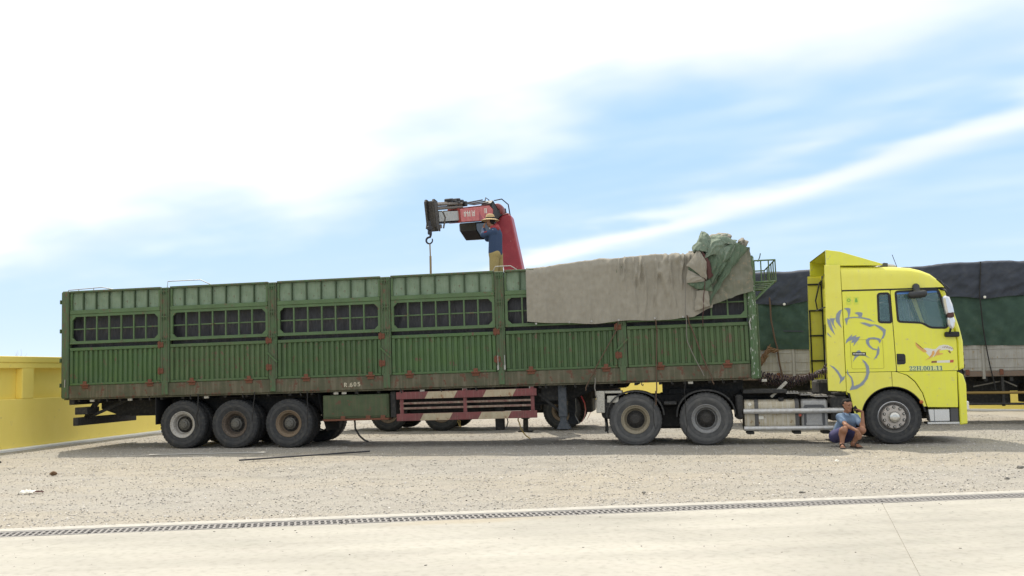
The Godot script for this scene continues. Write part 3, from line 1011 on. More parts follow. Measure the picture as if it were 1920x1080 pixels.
func build_trailer() -> Node3D:
	var tr := thing("cargo_trailer", "long green high sided cargo trailer with ribbed lower panels and barred openings", "trailer", Vector3(-13.244, 1.106, 0))
	tr.rotation.z = TA
	var G: Material = mats.green
	var GL: Material = mats.green_pale
	var GF: Material = mats.green_frame
	rng.seed = 5
	var dent := noise(1.0, 17, 3)
	# --- near side
	var sill := st_new()
	cbox(sill, Vector3(0.0, 0.0, -0.12), Vector3(14.86, 0.285, 0.0), 0.012)
	var sl := obj("sill", sill, mats.sill, tr)
	var lip := st_new()
	cbox(lip, Vector3(0.02, -0.03, -0.10), Vector3(14.8, -0.001, -0.03), 0.006)
	obj("lip", lip, mats.sill, sl)
	var txt: Array = ["R", ".", "6", "0", "5"]
	var tx: Array = [6.475, 6.555, 6.60, 6.685, 6.77]
	for i in 5:
		lettering(txt[i], "Droid Sans", 0.088, mats.cream_print, sl, Vector3(tx[i] + 0.03, 0.112 + [0, 0, -0.006, 0.004, 0.008][i], 0.002))
	for i in POSTS.size():
		var p: Array = POSTS[i]
		var st := st_new()
		if i == 0 or i == 6:
			cbox(st, Vector3(p[0], 0.0 if i == 0 else -0.02, -0.12), Vector3(p[1], 2.38 if i == 0 else 2.42, 0.045), 0.02)
		else:
			# a pressed channel post with a foot that runs down over the sill
			cbox(st, Vector3(p[0], 0.286, -0.10), Vector3(p[1], 2.36, 0.028), 0.012)
			cbox(st, Vector3(p[0] + 0.03, 0.02, 0.0), Vector3(p[1] - 0.03, 0.32, 0.034), 0.010)
			cbox(st, Vector3(p[0] + 0.035, 0.33, 0.028), Vector3(p[0] + 0.06, 2.3, 0.04), 0.004)
			cbox(st, Vector3(p[1] - 0.06, 0.33, 0.028), Vector3(p[1] - 0.035, 2.3, 0.04), 0.004)
		var po := obj("post", st, mats.post if i < 6 else mats.post_scraped, tr)
		if i > 0 and i < 6:
			for y in [1.05, 0.48]:
				var h := st_new()
				cbox(h, Vector3(p[0] - 0.05, y, 0.03), Vector3(p[0] + 0.085, y + 0.12, 0.052), 0.008)
				tube(h, [Vector3(p[0] - 0.005, y - 0.02, 0.055), Vector3(p[0] - 0.005, y + 0.14, 0.055)], 0.014, 8)
				bolts_on(h, [Vector3(p[0] + 0.05, y + 0.03, 0.052), Vector3(p[0] + 0.05, y + 0.09, 0.052)])
				obj("hinge", h, mats.rust, po)
			if i in [2, 3, 5]:
				var b := st_new()
				var sg := 1.0 if i != 5 else -1.0
				var xm: float = (p[0] + p[1]) * 0.5
				bar(b, Vector3(xm - sg * 0.11, 0.86, 0.05), Vector3(xm + sg * 0.11, 0.64, 0.05), 0.02, 0.03)
				obj("brace", b, G, po)
			for y in [1.72, 1.2, 2.28]:
				var h := st_new()
				for k in 3:
					var xx: float = lerpf(p[0], p[1], 0.25 + 0.25 * k)
					tube(h, [Vector3(xx, y - 0.07, 0.045), Vector3(xx, y + 0.06, 0.045)], 0.012, 6)
				cbox(h, Vector3(p[0] + 0.02, y - 0.015, 0.029), Vector3(p[1] - 0.02, y + 0.015, 0.05), 0.004)
				obj("latch", h, mats.post, po)
	for i in 6:
		var xa: float = POSTS[i][1] + 0.012
		var xb: float = POSTS[i + 1][0] - 0.012
		# ribbed lower panel
		var sp := st_new()
		var y0 := 0.335
		var y1 := 1.045
		var n := int(round((xb - xa - 0.16) / 0.118))
		var pitch := (xb - xa - 0.16) / n
		var prof := [Vector2(xa, -0.044), Vector2(xa + 0.08, -0.044)]
		for k in n:
			var x: float = xa + 0.08 + k * pitch
			var dz := rng.randf_range(-0.004, 0.004)
			var sh := rng.randf_range(-0.004, 0.004)
			prof.append(Vector2(x + pitch * 0.26 + sh, -0.044))
			prof.append(Vector2(x + pitch * 0.40 + sh, -0.010 + dz))
			prof.append(Vector2(x + pitch * 0.86 + sh, -0.010 + dz))
			prof.append(Vector2(x + pitch * 0.99 + sh, -0.044))
		prof.append(Vector2(xb - 0.07, -0.044))
		prof.append(Vector2(xb, -0.044))
		for k in prof.size() - 1:
			var a: Vector2 = prof[k]
			var b: Vector2 = prof[k + 1]
			var ya := y0
			for lv in 5:
				var yb := lerpf(y0, y1, (lv + 1) / 5.0)
				var za := dent.get_noise_2d(a.x * 1.2, ya) * 0.022 * sin(PI * lv / 5.0)
				var zb := dent.get_noise_2d(b.x * 1.2, ya) * 0.022 * sin(PI * lv / 5.0)
				var zc := dent.get_noise_2d(b.x * 1.2, yb) * 0.022 * sin(PI * (lv + 1) / 5.0)
				var zd := dent.get_noise_2d(a.x * 1.2, yb) * 0.022 * sin(PI * (lv + 1) / 5.0)
				quad(sp, Vector3(a.x, ya, a.y + za), Vector3(b.x, ya, b.y + zb), Vector3(b.x, yb, b.y + zc), Vector3(a.x, yb, a.y + zd))
				ya = yb
		G = [mats.green, mats.green_b, mats.green_c, mats.green, mats.green_c, mats.green_b][i]
		var pan := obj("side_panel", sp, G, tr)
		var fr := st_new()
		cbox(fr, Vector3(xa, 1.046, -0.075), Vector3(xb, 1.115, 0.012), 0.008)
		cbox(fr, Vector3(xa, 0.287, -0.075), Vector3(xb, 0.334, 0.010), 0.008)
		cbox(fr, Vector3(xa, 0.335, -0.07), Vector3(xa + 0.07, 1.045, 0.004), 0.008)
		cbox(fr, Vector3(xb - 0.07, 0.335, -0.07), Vector3(xb, 1.045, 0.004), 0.008)
		obj("panel_frame", fr, G, pan)
		for x in [xa + 0.33 + 0.13 * (i % 3), xb - 0.28 - 0.2 * (i % 2)]:
			var h := st_new()
			cbox(h, Vector3(x, 0.262, 0.012), Vector3(x + 0.09, 0.372, 0.03), 0.006)
			tube(h, [Vector3(x - 0.05, 0.29, 0.03), Vector3(x + 0.14, 0.29, 0.03)], 0.016, 7)
			cbox(h, Vector3(x - 0.03, 0.215, 0.001), Vector3(x + 0.12, 0.285, 0.016), 0.004)
			obj("hinge", h, mats.rust, pan)
		# barred opening
		var wf := st_new()
		var hole := PackedVector2Array()
		var hx0 := xa + 0.055
		var hx1 := xb - 0.055
		var hy0 := 1.262
		var hy1 := 1.80
		var c := 0.08
		for q in [[hx0 + c, hy0], [hx1 - c, hy0], [hx1, hy0 + c], [hx1, hy1 - c], [hx1 - c, hy1], [hx0 + c, hy1], [hx0, hy1 - c], [hx0, hy0 + c]]: hole.append(Vector2(q[0], q[1]))
		plate(wf, pv([xa, 1.195, xb, 1.195, xb, 1.855, xa, 1.855]), -0.05, -0.004, 0.0, [hole])
		cbox(wf, Vector3(xa, 1.194, -0.003), Vector3(xb, 1.235, 0.016), 0.006)
		var win := obj("grille_frame", wf, GF, tr)
		for k in range(1, 7):
			var bb := st_new()
			var x := lerpf(hx0, hx1, k / 7.0) + rng.randf_range(-0.006, 0.006)
			cbox(bb, Vector3(x - 0.016, hy0 - 0.015, -0.046), Vector3(x + 0.016, hy1 + 0.015, -0.008), 0.004)
			obj("grille_bar", bb, GF, win)
		var hb := st_new()
		cbox(hb, Vector3(hx0 - 0.02, 1.512, -0.062), Vector3(hx1 + 0.02, 1.54, -0.0465), 0.004)
		obj("grille_bar", hb, GF, win)
		# rail between the opening and the upper boards
		var mr := st_new()
		cbox(mr, Vector3(xa, 1.857, -0.07), Vector3(xb, 1.95, 0.012), 0.010)
		obj("rail", mr, GF, tr)
		# upper sheet with flat upright stiffeners
		var us := st_new()
		var nx := 28
		var rows := []
		for j in 7:
			var row := PackedVector3Array()
			for k in nx + 1:
				var u := float(k) / nx * 7.0
				var bul := sin(PI * fmod(u, 1.0)) * sin(PI * j / 6.0) * 0.014
				row.append(Vector3(lerpf(xa, xb, float(k) / nx), lerpf(1.952, 2.335, j / 6.0), -0.058 - bul + rng.randf_range(-0.002, 0.002)))
			rows.append(row)
		sheet(us, rows)
		var up := obj("upper_panel", us, GL, tr)
		for k in range(1, 7):
			var rb := st_new()
			var x := lerpf(xa, xb, k / 7.0)
			cbox(rb, Vector3(x - 0.013, 1.951, -0.056), Vector3(x + 0.013, 2.33, -0.006), 0.003)
			obj("stiffener", rb, mats.green_dark, up)
		for sx in [xa, xb]:
			var gs := st_new()
			var dirx := 1.0 if sx == xa else -1.0
			plate(gs, pv([sx, 1.952, sx + dirx * 0.05, 1.952, sx + dirx * 0.04, 2.12, sx + dirx * 0.05, 2.333, sx, 2.333]), -0.055, -0.012, 0.003)
			obj("end_plate", gs, GF, up)
		var tp := st_new()
		cbox(tp, Vector3(xa, 2.336, -0.09), Vector3(xb, 2.382, 0.014), 0.008)
		obj("top_rail", tp, mats.post, tr)
	# --- far side, ends, floor
	var fs := st_new()
	cbox(fs, Vector3(0.0, 0.0, -2.5), Vector3(15.0, 0.285, -2.42), 0.01)
	cbox(fs, Vector3(0.0, 0.286, -2.48), Vector3(15.0, 1.2, -2.44), 0.01)
	cbox(fs, Vector3(0.0, 1.86, -2.48), Vector3(15.0, 2.38, -2.44), 0.01)
	for p in POSTS: cbox(fs, Vector3(p[0], 0.0, -2.53), Vector3(p[1], 2.4, -2.43), 0.01)
	for k in 60: box(fs, Vector3(0.2 + k * 0.247, 1.2, -2.47), Vector3(0.225 + k * 0.247, 1.86, -2.45))
	obj("far_side", fs, G, tr)
	var fl := st_new()
	cbox(fl, Vector3(0.05, 0.06, -2.42), Vector3(14.95, 0.22, -0.121), 0.01)
	obj("floor", fl, mats.under, tr)
	var rw := st_new()
	cbox(rw, Vector3(-0.05, 0.02, -2.5), Vector3(-0.001, 2.36, -0.02), 0.01)
	for y in [0.25, 0.8, 1.45, 2.1]: cbox(rw, Vector3(-0.085, y, -0.06), Vector3(-0.05, y + 0.09, -0.005), 0.006)
	obj("rear_door", rw, G, tr)
	var fw := st_new()
	cbox(fw, Vector3(14.90, 0.1, -2.44), Vector3(14.97, 2.55, -0.121), 0.01)
	cbox(fw, Vector3(15.021, 0.0, -0.08), Vector3(15.06, 1.46, -0.02), 0.01)
	for k in 9: cbox(fw, Vector3(14.971, 0.2, -2.3 + k * 0.26), Vector3(15.02, 2.45, -2.22 + k * 0.26), 0.01)
	obj("front_wall", fw, mats.post, tr)
	# --- cage on the front wall
	var cg := st_new()
	var zz := [-0.05, -2.3]
	for y in [1.90, 2.33]:
		tube(cg, [Vector3(15.03, y, zz[0]), Vector3(15.44, y, zz[0])], 0.016, 6)
		tube(cg, [Vector3(15.44, y, zz[0]), Vector3(15.44, y, zz[1])], 0.016, 6)
		tube(cg, [Vector3(15.44, y, zz[1]), Vector3(15.03, y, zz[1])], 0.016, 6)
	var cage := obj("front_cage", cg, GF, tr)
	for p in [Vector2(15.03, -0.05), Vector2(15.16, -0.05), Vector2(15.31, -0.05), Vector2(15.44, -0.05), Vector2(15.44, -0.45), Vector2(15.44, -0.85), Vector2(15.44, -1.25), Vector2(15.44, -1.65), Vector2(15.44, -2.3), Vector2(15.03, -2.3)]:
		var b := st_new()
		tube(b, [Vector3(p.x, 1.90, p.y), Vector3(p.x, 2.33, p.y)], 0.014, 6)
		obj("cage_bar", b, GF, cage)
	for z in [-0.25, -0.7, -1.2, -1.7, -2.1]:
		var b := st_new()
		tube(b, [Vector3(15.03, 1.895, z), Vector3(15.44, 1.895, z)], 0.014, 6)
		obj("cage_floor_bar", b, GF, cage)
	var br := st_new()
	for z in [-0.05, -1.2, -2.3]: bar(br, Vector3(15.03, 1.55, z), Vector3(15.40, 1.89, z), 0.03, 0.03)
	obj("bracket", br, GF, cage)
	var aer := st_new()
	tube(aer, [Vector3(15.13, 2.33, -0.3), Vector3(15.17, 2.42, -0.3), Vector3(15.19, 2.50, -0.3)], 0.010, 6)
	obj("wire_stub", aer, mats.post, cage)
	# --- hoops of wire over the top edge
	for w in [[[0.08, 2.37], [0.1, 2.41], [0.9, 2.44], [1.2, 2.375]], [[2.45, 2.34], [2.47, 2.50], [3.23, 2.50], [3.50, 2.37]], [[9.72, 2.36], [9.78, 2.47], [10.1, 2.47], [10.25, 2.37]]]:
		var t := st_new()
		var q := []
		for v in w: q.append(Vector3(v[0], v[1], -0.06))
		tube(t, q, 0.010, 6)
		if w[0][0] < 1.0:
			tube(t, [Vector3(0.34, 2.36, -0.06), Vector3(0.34, 2.43, -0.06)], 0.009, 5)
			tube(t, [Vector3(0.7, 2.36, -0.06), Vector3(0.7, 2.44, -0.06)], 0.009, 5)
		obj("wire_hoop", t, mats.galv, tr)
	# bright strap ends on the post above the drawbar
	for x in [9.79, 9.93]:
		var t := st_new()
		tube(t, [Vector3(x, 0.62, 0.05), Vector3(x + 0.005, 0.40, 0.055)], 0.010, 6)
		cbox(t, Vector3(x - 0.018, 0.32, 0.036), Vector3(x + 0.02, 0.42, 0.06), 0.006)
		obj("handle", t, mats.galv, tr)
	var rh := st_new()
	tube(rh, [Vector3(0.09, 0.25, 0.06), Vector3(0.1, 0.42, 0.065)], 0.012, 6)
	tube(rh, [Vector3(14.89, 0.95, 0.06), Vector3(14.87, 1.1, 0.065), Vector3(14.9, 1.18, 0.06)], 0.014, 6)
	obj("handle", rh, mats.galv, tr)
	# --- under the floor
	var fm := st_new()
	for z in [-0.80, -1.70]:
		var poly := pv([0.45, 0.06, 13.9, 0.06, 13.9, -0.04, 12.42, -0.04, 12.36, -0.13, 11.7, -0.16, 11.0, -0.42, 0.9, -0.42, 0.45, -0.26])
		plate(fm, poly, z - 0.006, z + 0.006)
		bar(fm, Vector3(0.9, -0.43, z), Vector3(11.0, -0.43, z), 0.16, 0.02)
		cbox(fm, Vector3(13.10, -0.33, z - 0.09), Vector3(14.75, 0.055, z - 0.02), 0.01)
	for k in 30: cbox(fm, Vector3(0.3 + k * 0.49, -0.08, -2.38), Vector3(0.36 + k * 0.49, 0.055, -0.1), 0.005)
	obj("chassis", fm, mats.under, tr)
	for x in [0.62, 1.52, 3.3, 6.22, 6.4, 8.1, 9.0, 10.4, 13.62, 15.06]:
		var l := st_new()
		cbox(l, Vector3(x, -0.085, -0.10), Vector3(x + 0.10, -0.031, -0.055), 0.006)
		obj("side_marker", l, mats.dirty_white, tr)
	for x in [1.05, 2.05, 3.0, 4.2, 5.5, 6.75, 7.7, 8.55, 9.3, 10.75, 11.35, 12.7, 13.3, 14.3]:
		var l := st_new()
		tube(l, [Vector3(x, 0.0, -0.03), Vector3(x, -0.07, -0.02), Vector3(x + 0.025, -0.09, -0.01), Vector3(x + 0.03, -0.06, 0.0)], 0.010, 6)
		obj("rope_hook", l, mats.under, tr)
	# rear underrun beam
	var rb := st_new()
	cbox(rb, Vector3(0.24, -0.60, -2.46), Vector3(0.36, -0.42, -0.02), 0.012)
	cbox(rb, Vector3(0.12, -0.14, -2.4), Vector3(0.24, -0.02, -0.06), 0.01)
	for z in [-0.45, -2.0]:
		bar(rb, Vector3(0.30, -0.44, z), Vector3(0.62, 0.0, z), 0.08, 0.10)
		bar(rb, Vector3(0.33, -0.44, z), Vector3(1.35, -0.05, z), 0.05, 0.06)
	cbox(rb, Vector3(0.22, -0.36, -0.6), Vector3(0.52, -0.20, -0.12), 0.01)
	obj("rear_underrun", rb, mats.under, tr)
	# mud flap in front of the first wheel and behind the last
	var mf := st_new()
	cbox(mf, Vector3(2.17, -0.62, -0.78), Vector3(2.185, 0.02, -0.06), 0.004)
	obj("mud_flap", mf, mats.rubber, tr)
	var mf2 := st_new()
	var rows := []
	for j in 8:
		var v := j / 7.0
		rows.append(PackedVector3Array([Vector3(5.86 + v * 0.13 + v * v * 0.06, 0.0 - v * 0.84, -0.06), Vector3(5.90 + v * 0.13 + v * v * 0.10, 0.0 - v * 0.84, -0.70)]))
	sheet(mf2, rows)
	obj("mud_flap", mf2, mats.rubber, tr)
	# toolbox
	var tb := st_new()
	cbox(tb, Vector3(5.985, -0.60, -0.62), Vector3(7.42, -0.10, -0.05), 0.014)
	var tbx := obj("toolbox", tb, mats.green_box, tr)
	var td := st_new()
	cbox(td, Vector3(6.01, -0.555, -0.049), Vector3(7.39, -0.115, -0.034), 0.006)
	obj("toolbox_door", td, mats.green_box, tbx)
	var ts := st_new()
	cbox(ts, Vector3(5.99, -0.64, -0.3), Vector3(7.42, -0.601, -0.02), 0.006)
	for x in [6.38, 6.93, 7.25]:
		cbox(ts, Vector3(x, -0.63, -0.034), Vector3(x + 0.10, -0.54, -0.018), 0.006)
	obj("toolbox_hinge", ts, mats.rust, tbx)
	var dk := st_new()
	cbox(dk, Vector3(7.44, -0.60, -0.9), Vector3(7.56, -0.06, -0.12), 0.01)
	obj("air_tank_bracket", dk, mats.under, tr)
	# side guard: two striped planks, two thin rails, three uprights
	var gx0 := 7.60
	var gx1 := 10.56
	var guard := st_new()
	for x in [7.67, 9.02, 10.43]:
		cbox(guard, Vector3(x, -0.66, -0.085), Vector3(x + 0.075, -0.04, -0.035), 0.006)
	var gd := obj("side_guard", guard, mats.guard_red, tr)
	for y in [-0.225, -0.675]:
		var pl := st_new()
		cbox(pl, Vector3(gx0, y, -0.034), Vector3(gx1, y + 0.15, -0.008), 0.005)
		var po := obj("guard_plank", pl, mats.guard_red, gd)
		var x: float = gx0 + (0.61 if y > -0.5 else 0.50)
		while x < gx1 - 0.3:
			var sp := st_new()
			plate(sp, pv([x, y + 0.004, x + 0.62, y + 0.004, x + 0.70, y + 0.146, x + 0.08, y + 0.146]), -0.0079, -0.0055)
			obj("stripe", sp, mats.guard_cream, po)
			x += 1.23
	for y in [-0.335, -0.44]:
		var pl := st_new()
		cbox(pl, Vector3(gx0 + 0.06, y, -0.075), Vector3(gx1 - 0.06, y + 0.045, -0.036), 0.006)
		obj("guard_rail", pl, mats.guard_faded, gd)
	# boxes and air tanks hidden behind the guard
	var at := st_new()
	tube(at, [Vector3(8.0, -0.32, -0.75), Vector3(8.9, -0.32, -0.75)], 0.15, 14)
	tube(at, [Vector3(9.2, -0.32, -0.75), Vector3(10.1, -0.32, -0.75)], 0.15, 14)
	cbox(at, Vector3(7.62, -0.56, -1.25), Vector3(10.5, -0.08, -1.0), 0.02)
	obj("air_tank", at, mats.under, tr)
	var hp := st_new()
	cbox(hp, Vector3(9.56, -0.95, -0.9), Vector3(9.74, -0.45, -0.72), 0.01)
	tube(hp, [Vector3(9.80, -0.62, -0.7), Vector3(9.84, -0.78, -0.69), Vector3(9.80, -0.9, -0.7)], 0.012, 6)
	obj("drain_post", hp, mats.under, tr)
	# landing legs
	for z in [-0.28, -2.2]:
		var lg := st_new()
		cbox(lg, Vector3(10.98, -0.68, z - 0.09), Vector3(11.15, 0.0, z + 0.09), 0.01)
		cbox(lg, Vector3(11.0, -0.86, z - 0.07), Vector3(11.13, -0.66, z + 0.07), 0.008)
		plate(lg, pv([10.93, -0.93, 11.22, -0.93, 11.13, -0.76, 11.01, -0.76]), z - 0.12, z + 0.12, 0.006)
		var ld := obj("landing_leg", lg, mats.leg_blue, tr)
		var bc := st_new()
		bar(bc, Vector3(10.55, -0.2, z - 0.1), Vector3(11.02, -0.6, z - 0.1), 0.04, 0.05)
		cbox(bc, Vector3(10.6, -0.35, z - 0.24), Vector3(10.98, -0.02, z - 0.1), 0.01)
		obj("leg_brace", bc, mats.under, ld)
	# axles, springs
	var ax := st_new()
	for i in 3:
		var x: float = [2.81, 4.00, 5.21][i]
		var y := -0.58 - x * TA
		tube(ax, [Vector3(x, y, -2.3), Vector3(x, y, -0.2)], 0.07, 12)
		for z in [-0.78, -1.72]:
			for k in 5: cbox(ax, Vector3(x - 0.5 + k * 0.05, y + 0.09 + k * 0.022, z - 0.045), Vector3(x + 0.5 - k * 0.05, y + 0.11 + k * 0.022, z + 0.045), 0.003)
	obj("axle", ax, mats.under, tr)
	return tr

func bolts_on(st: SurfaceTool, at: Array) -> void:
	for p in at: lathe(st, [Vector2(0, 0.014), Vector2(0.012, 0.012), Vector2(0.014, 0.0)], 6, p)

func build_trailer_wheels(tr: Node3D) -> void:
	# the wheels stand level on the ground although the body slopes
	var xs := [-10.44, -9.245, -8.025]
	var rings := [mats.ring_white, mats.ring_rust, mats.ring_brown]
	var inv := tr.transform.affine_inverse()
	var inner: MeshInstance3D = null
	for i in 3:
		var w := make_wheel(tr, Vector3.ZERO, 0.525, "trailer", rings[i])
		w.transform = inv * Transform3D(Basis(Vector3.BACK, [0.4, 1.3, 2.2][i]), Vector3.ZERO)
		# turning the tread would turn the flat on the ground, so the pieces turn instead
		w.transform = inv * Transform3D(Basis.IDENTITY, Vector3(xs[i], 0.511, -0.19))
		for z in [-0.52, -1.98, -2.31]:
			var t := MeshInstance3D.new()
			t.mesh = w.mesh
			t.material_override = w.material_override
			t.name = free_name(tr, "wheel")
			tr.add_child(t, true)
			t.transform = inv * Transform3D(Basis.IDENTITY, Vector3(xs[i], 0.511, z))

func build_cargo() -> void:
	# dark sheeting over the load, seen through the barred openings
	var st := st_new()
	var f := noise(1.4, 81, 4)
	var rows := []
	for j in 41:
		var v := j / 40.0
		var row := PackedVector3Array()
		for i in 221:
			var x := lerpf(0.08, 14.84, i / 220.0)
			var p := Vector3.ZERO
			var fold := 1.0 - absf(f.get_noise_2d(x * 2.2, v * 1.2) * 2.0)
			var g := f.get_noise_2d(x * 5.0, v * 3.0 + 20.0)
			if v < 0.5: p = Vector3(x, lerpf(0.24, 1.90, v * 2.0), -0.15 - 0.05 * (1.0 - fold) + g * 0.015)
			else: p = Vector3(x, 1.90 + 0.06 * sin(PI * (v - 0.5) * 2.0) + fold * 0.03, lerpf(-0.15, -2.40, (v - 0.5) * 2.0))
			row.append(p)
		rows.append(row)
	sheet(st, rows)
	var o := obj("cargo_sheet", st, mats.cargo, null, Vector3(-13.244, 1.106, 0))
	o.rotation.z = TA
	tag(o, "dark grey sheeting over the load seen through the barred openings of the green trailer", "cargo sheet")

# ---------------------------------------------------------------- the yellow tractor unit
# the lion's head on the cab side, stroke by stroke, in metres on the panel
const lion_strokes = [
	[3.107, 2.454, 3.164, 2.421, 3.199, 2.263, 3.244, 2.123, 3.156, 2.238, 3.111, 2.362],
	[3.149, 2.455, 3.263, 2.452, 3.231, 2.402, 3.228, 2.332, 3.265, 2.236, 3.202, 2.333, 3.172, 2.412],
	[3.1, 2.179, 3.135, 2.134, 3.18, 2.081, 3.13, 2.108, 3.102, 2.144],
	[3.266, 2.445, 3.287, 2.54, 3.34, 2.6, 3.397, 2.625, 3.363, 2.538, 3.342, 2.452, 3.349, 2.347, 3.375, 2.259, 3.319, 2.321, 3.272, 2.392],
	[3.429, 2.641, 3.51, 2.651, 3.556, 2.634, 3.548, 2.551, 3.522, 2.468, 3.502, 2.473, 3.505, 2.543, 3.483, 2.605],
	[3.623, 2.549, 3.69, 2.564, 3.757, 2.554, 3.781, 2.536, 3.761, 2.467, 3.703, 2.468, 3.688, 2.512],
	[3.437, 2.44, 3.502, 2.465, 3.636, 2.472, 3.785, 2.457, 3.901, 2.428, 4.005, 2.356, 3.899, 2.393, 3.784, 2.429, 3.668, 2.45, 3.535, 2.446, 3.495, 2.413, 3.47, 2.309, 3.445, 2.397],
	[3.714, 2.355, 3.814, 2.356, 3.929, 2.315, 4.011, 2.312, 4.109, 2.275, 4.197, 2.204, 4.184, 2.118, 4.148, 2.041, 4.101, 2.025, 4.143, 2.119, 4.137, 2.171, 4.074, 2.233, 3.994, 2.295, 3.901, 2.267, 3.828, 2.3],
	[3.815, 2.014, 3.867, 2.056, 3.967, 2.064, 4.065, 2.043, 4.104, 1.999, 4.068, 1.939, 4.046, 2., 3.981, 2.027, 3.899, 2.029, 3.872, 1.987, 3.885, 1.917, 3.94, 1.855, 4.022, 1.828, 4.042, 1.896, 4.063, 1.827, 4.051, 1.741, 3.998, 1.664, 3.943, 1.626, 4., 1.725, 4.013, 1.811, 3.939, 1.821, 3.867, 1.874, 3.82, 1.945],
	[3.428, 1.945, 3.457, 2.031, 3.518, 2.09, 3.57, 2.129, 3.551, 2.081, 3.645, 2.113, 3.626, 2.07, 3.713, 2.086, 3.674, 2.017, 3.63, 1.966, 3.576, 1.898, 3.597, 1.976, 3.538, 1.963, 3.565, 2.02, 3.498, 2.004],
	[3.554, 1.595, 3.592, 1.69, 3.585, 1.725, 3.639, 1.801, 3.681, 1.821, 3.721, 1.782, 3.801, 1.72, 3.881, 1.655, 3.792, 1.703, 3.685, 1.714, 3.625, 1.681],
	[3.723, 1.644, 3.795, 1.591, 3.849, 1.503, 3.855, 1.383, 3.813, 1.263, 3.725, 1.144, 3.605, 1.068, 3.468, 1.045, 3.517, 1.147, 3.506, 1.268, 3.451, 1.347, 3.432, 1.356, 3.443, 1.459, 3.461, 1.364, 3.524, 1.294, 3.548, 1.198, 3.549, 1.121, 3.659, 1.162, 3.746, 1.247, 3.792, 1.349, 3.797, 1.453, 3.776, 1.539],
	[3.109, 1.543, 3.191, 1.507, 3.271, 1.428, 3.318, 1.34, 3.349, 1.297, 3.394, 1.331, 3.378, 1.262, 3.32, 1.211, 3.285, 1.168, 3.301, 1.263, 3.268, 1.35, 3.205, 1.446]]
const orange_tail = [4.733, 1.963, 4.756, 1.926, 4.805, 1.881, 4.86, 1.833, 4.909, 1.799, 4.938, 1.752, 4.875, 1.753, 4.814, 1.801, 4.765, 1.842, 4.735, 1.89]
const white_body = [4.879, 1.833, 4.942, 1.835, 5.036, 1.81, 5.099, 1.812, 5.166, 1.873, 5.249, 1.891, 5.324, 1.88, 5.398, 1.842, 5.421, 1.801, 5.394, 1.762, 5.356, 1.776, 5.307, 1.797, 5.244, 1.792, 5.161, 1.78, 5.095, 1.715, 5.048, 1.663, 4.984, 1.664, 4.936, 1.718, 4.895, 1.779]
const orange_hind = [5.034, 1.77, 5.066, 1.782, 5.076, 1.729, 5.035, 1.67, 4.983, 1.631, 4.886, 1.593, 4.971, 1.651, 5.012, 1.704]
const orange_fore = [5.067, 1.669, 5.103, 1.748, 5.143, 1.801, 5.2, 1.806, 5.161, 1.78, 5.165, 1.727, 5.215, 1.733, 5.227, 1.712, 5.176, 1.7, 5.112, 1.688]
const orange_jaw = [5.312, 1.774, 5.353, 1.776, 5.373, 1.729, 5.354, 1.723]
const dark_band = [5.003, 1.544, 5.012, 1.581, 5.106, 1.585, 5.104, 1.547]
const cream_band = [5.105, 1.547, 5.107, 1.585, 5.346, 1.594, 5.343, 1.545]
const red_band = [5.344, 1.545, 5.347, 1.594, 5.416, 1.599, 5.407, 1.546]

const TP := Vector3(2.2, 0, -1.22)

func arc(c: Vector2, r: float, a0: float, a1: float, n: int) -> Array:
	var o := []
	for i in n + 1:
		var a := deg_to_rad(lerpf(a0, a1, float(i) / n))
		o.append(c.x + cos(a) * r)
		o.append(c.y + sin(a) * r)
	return o

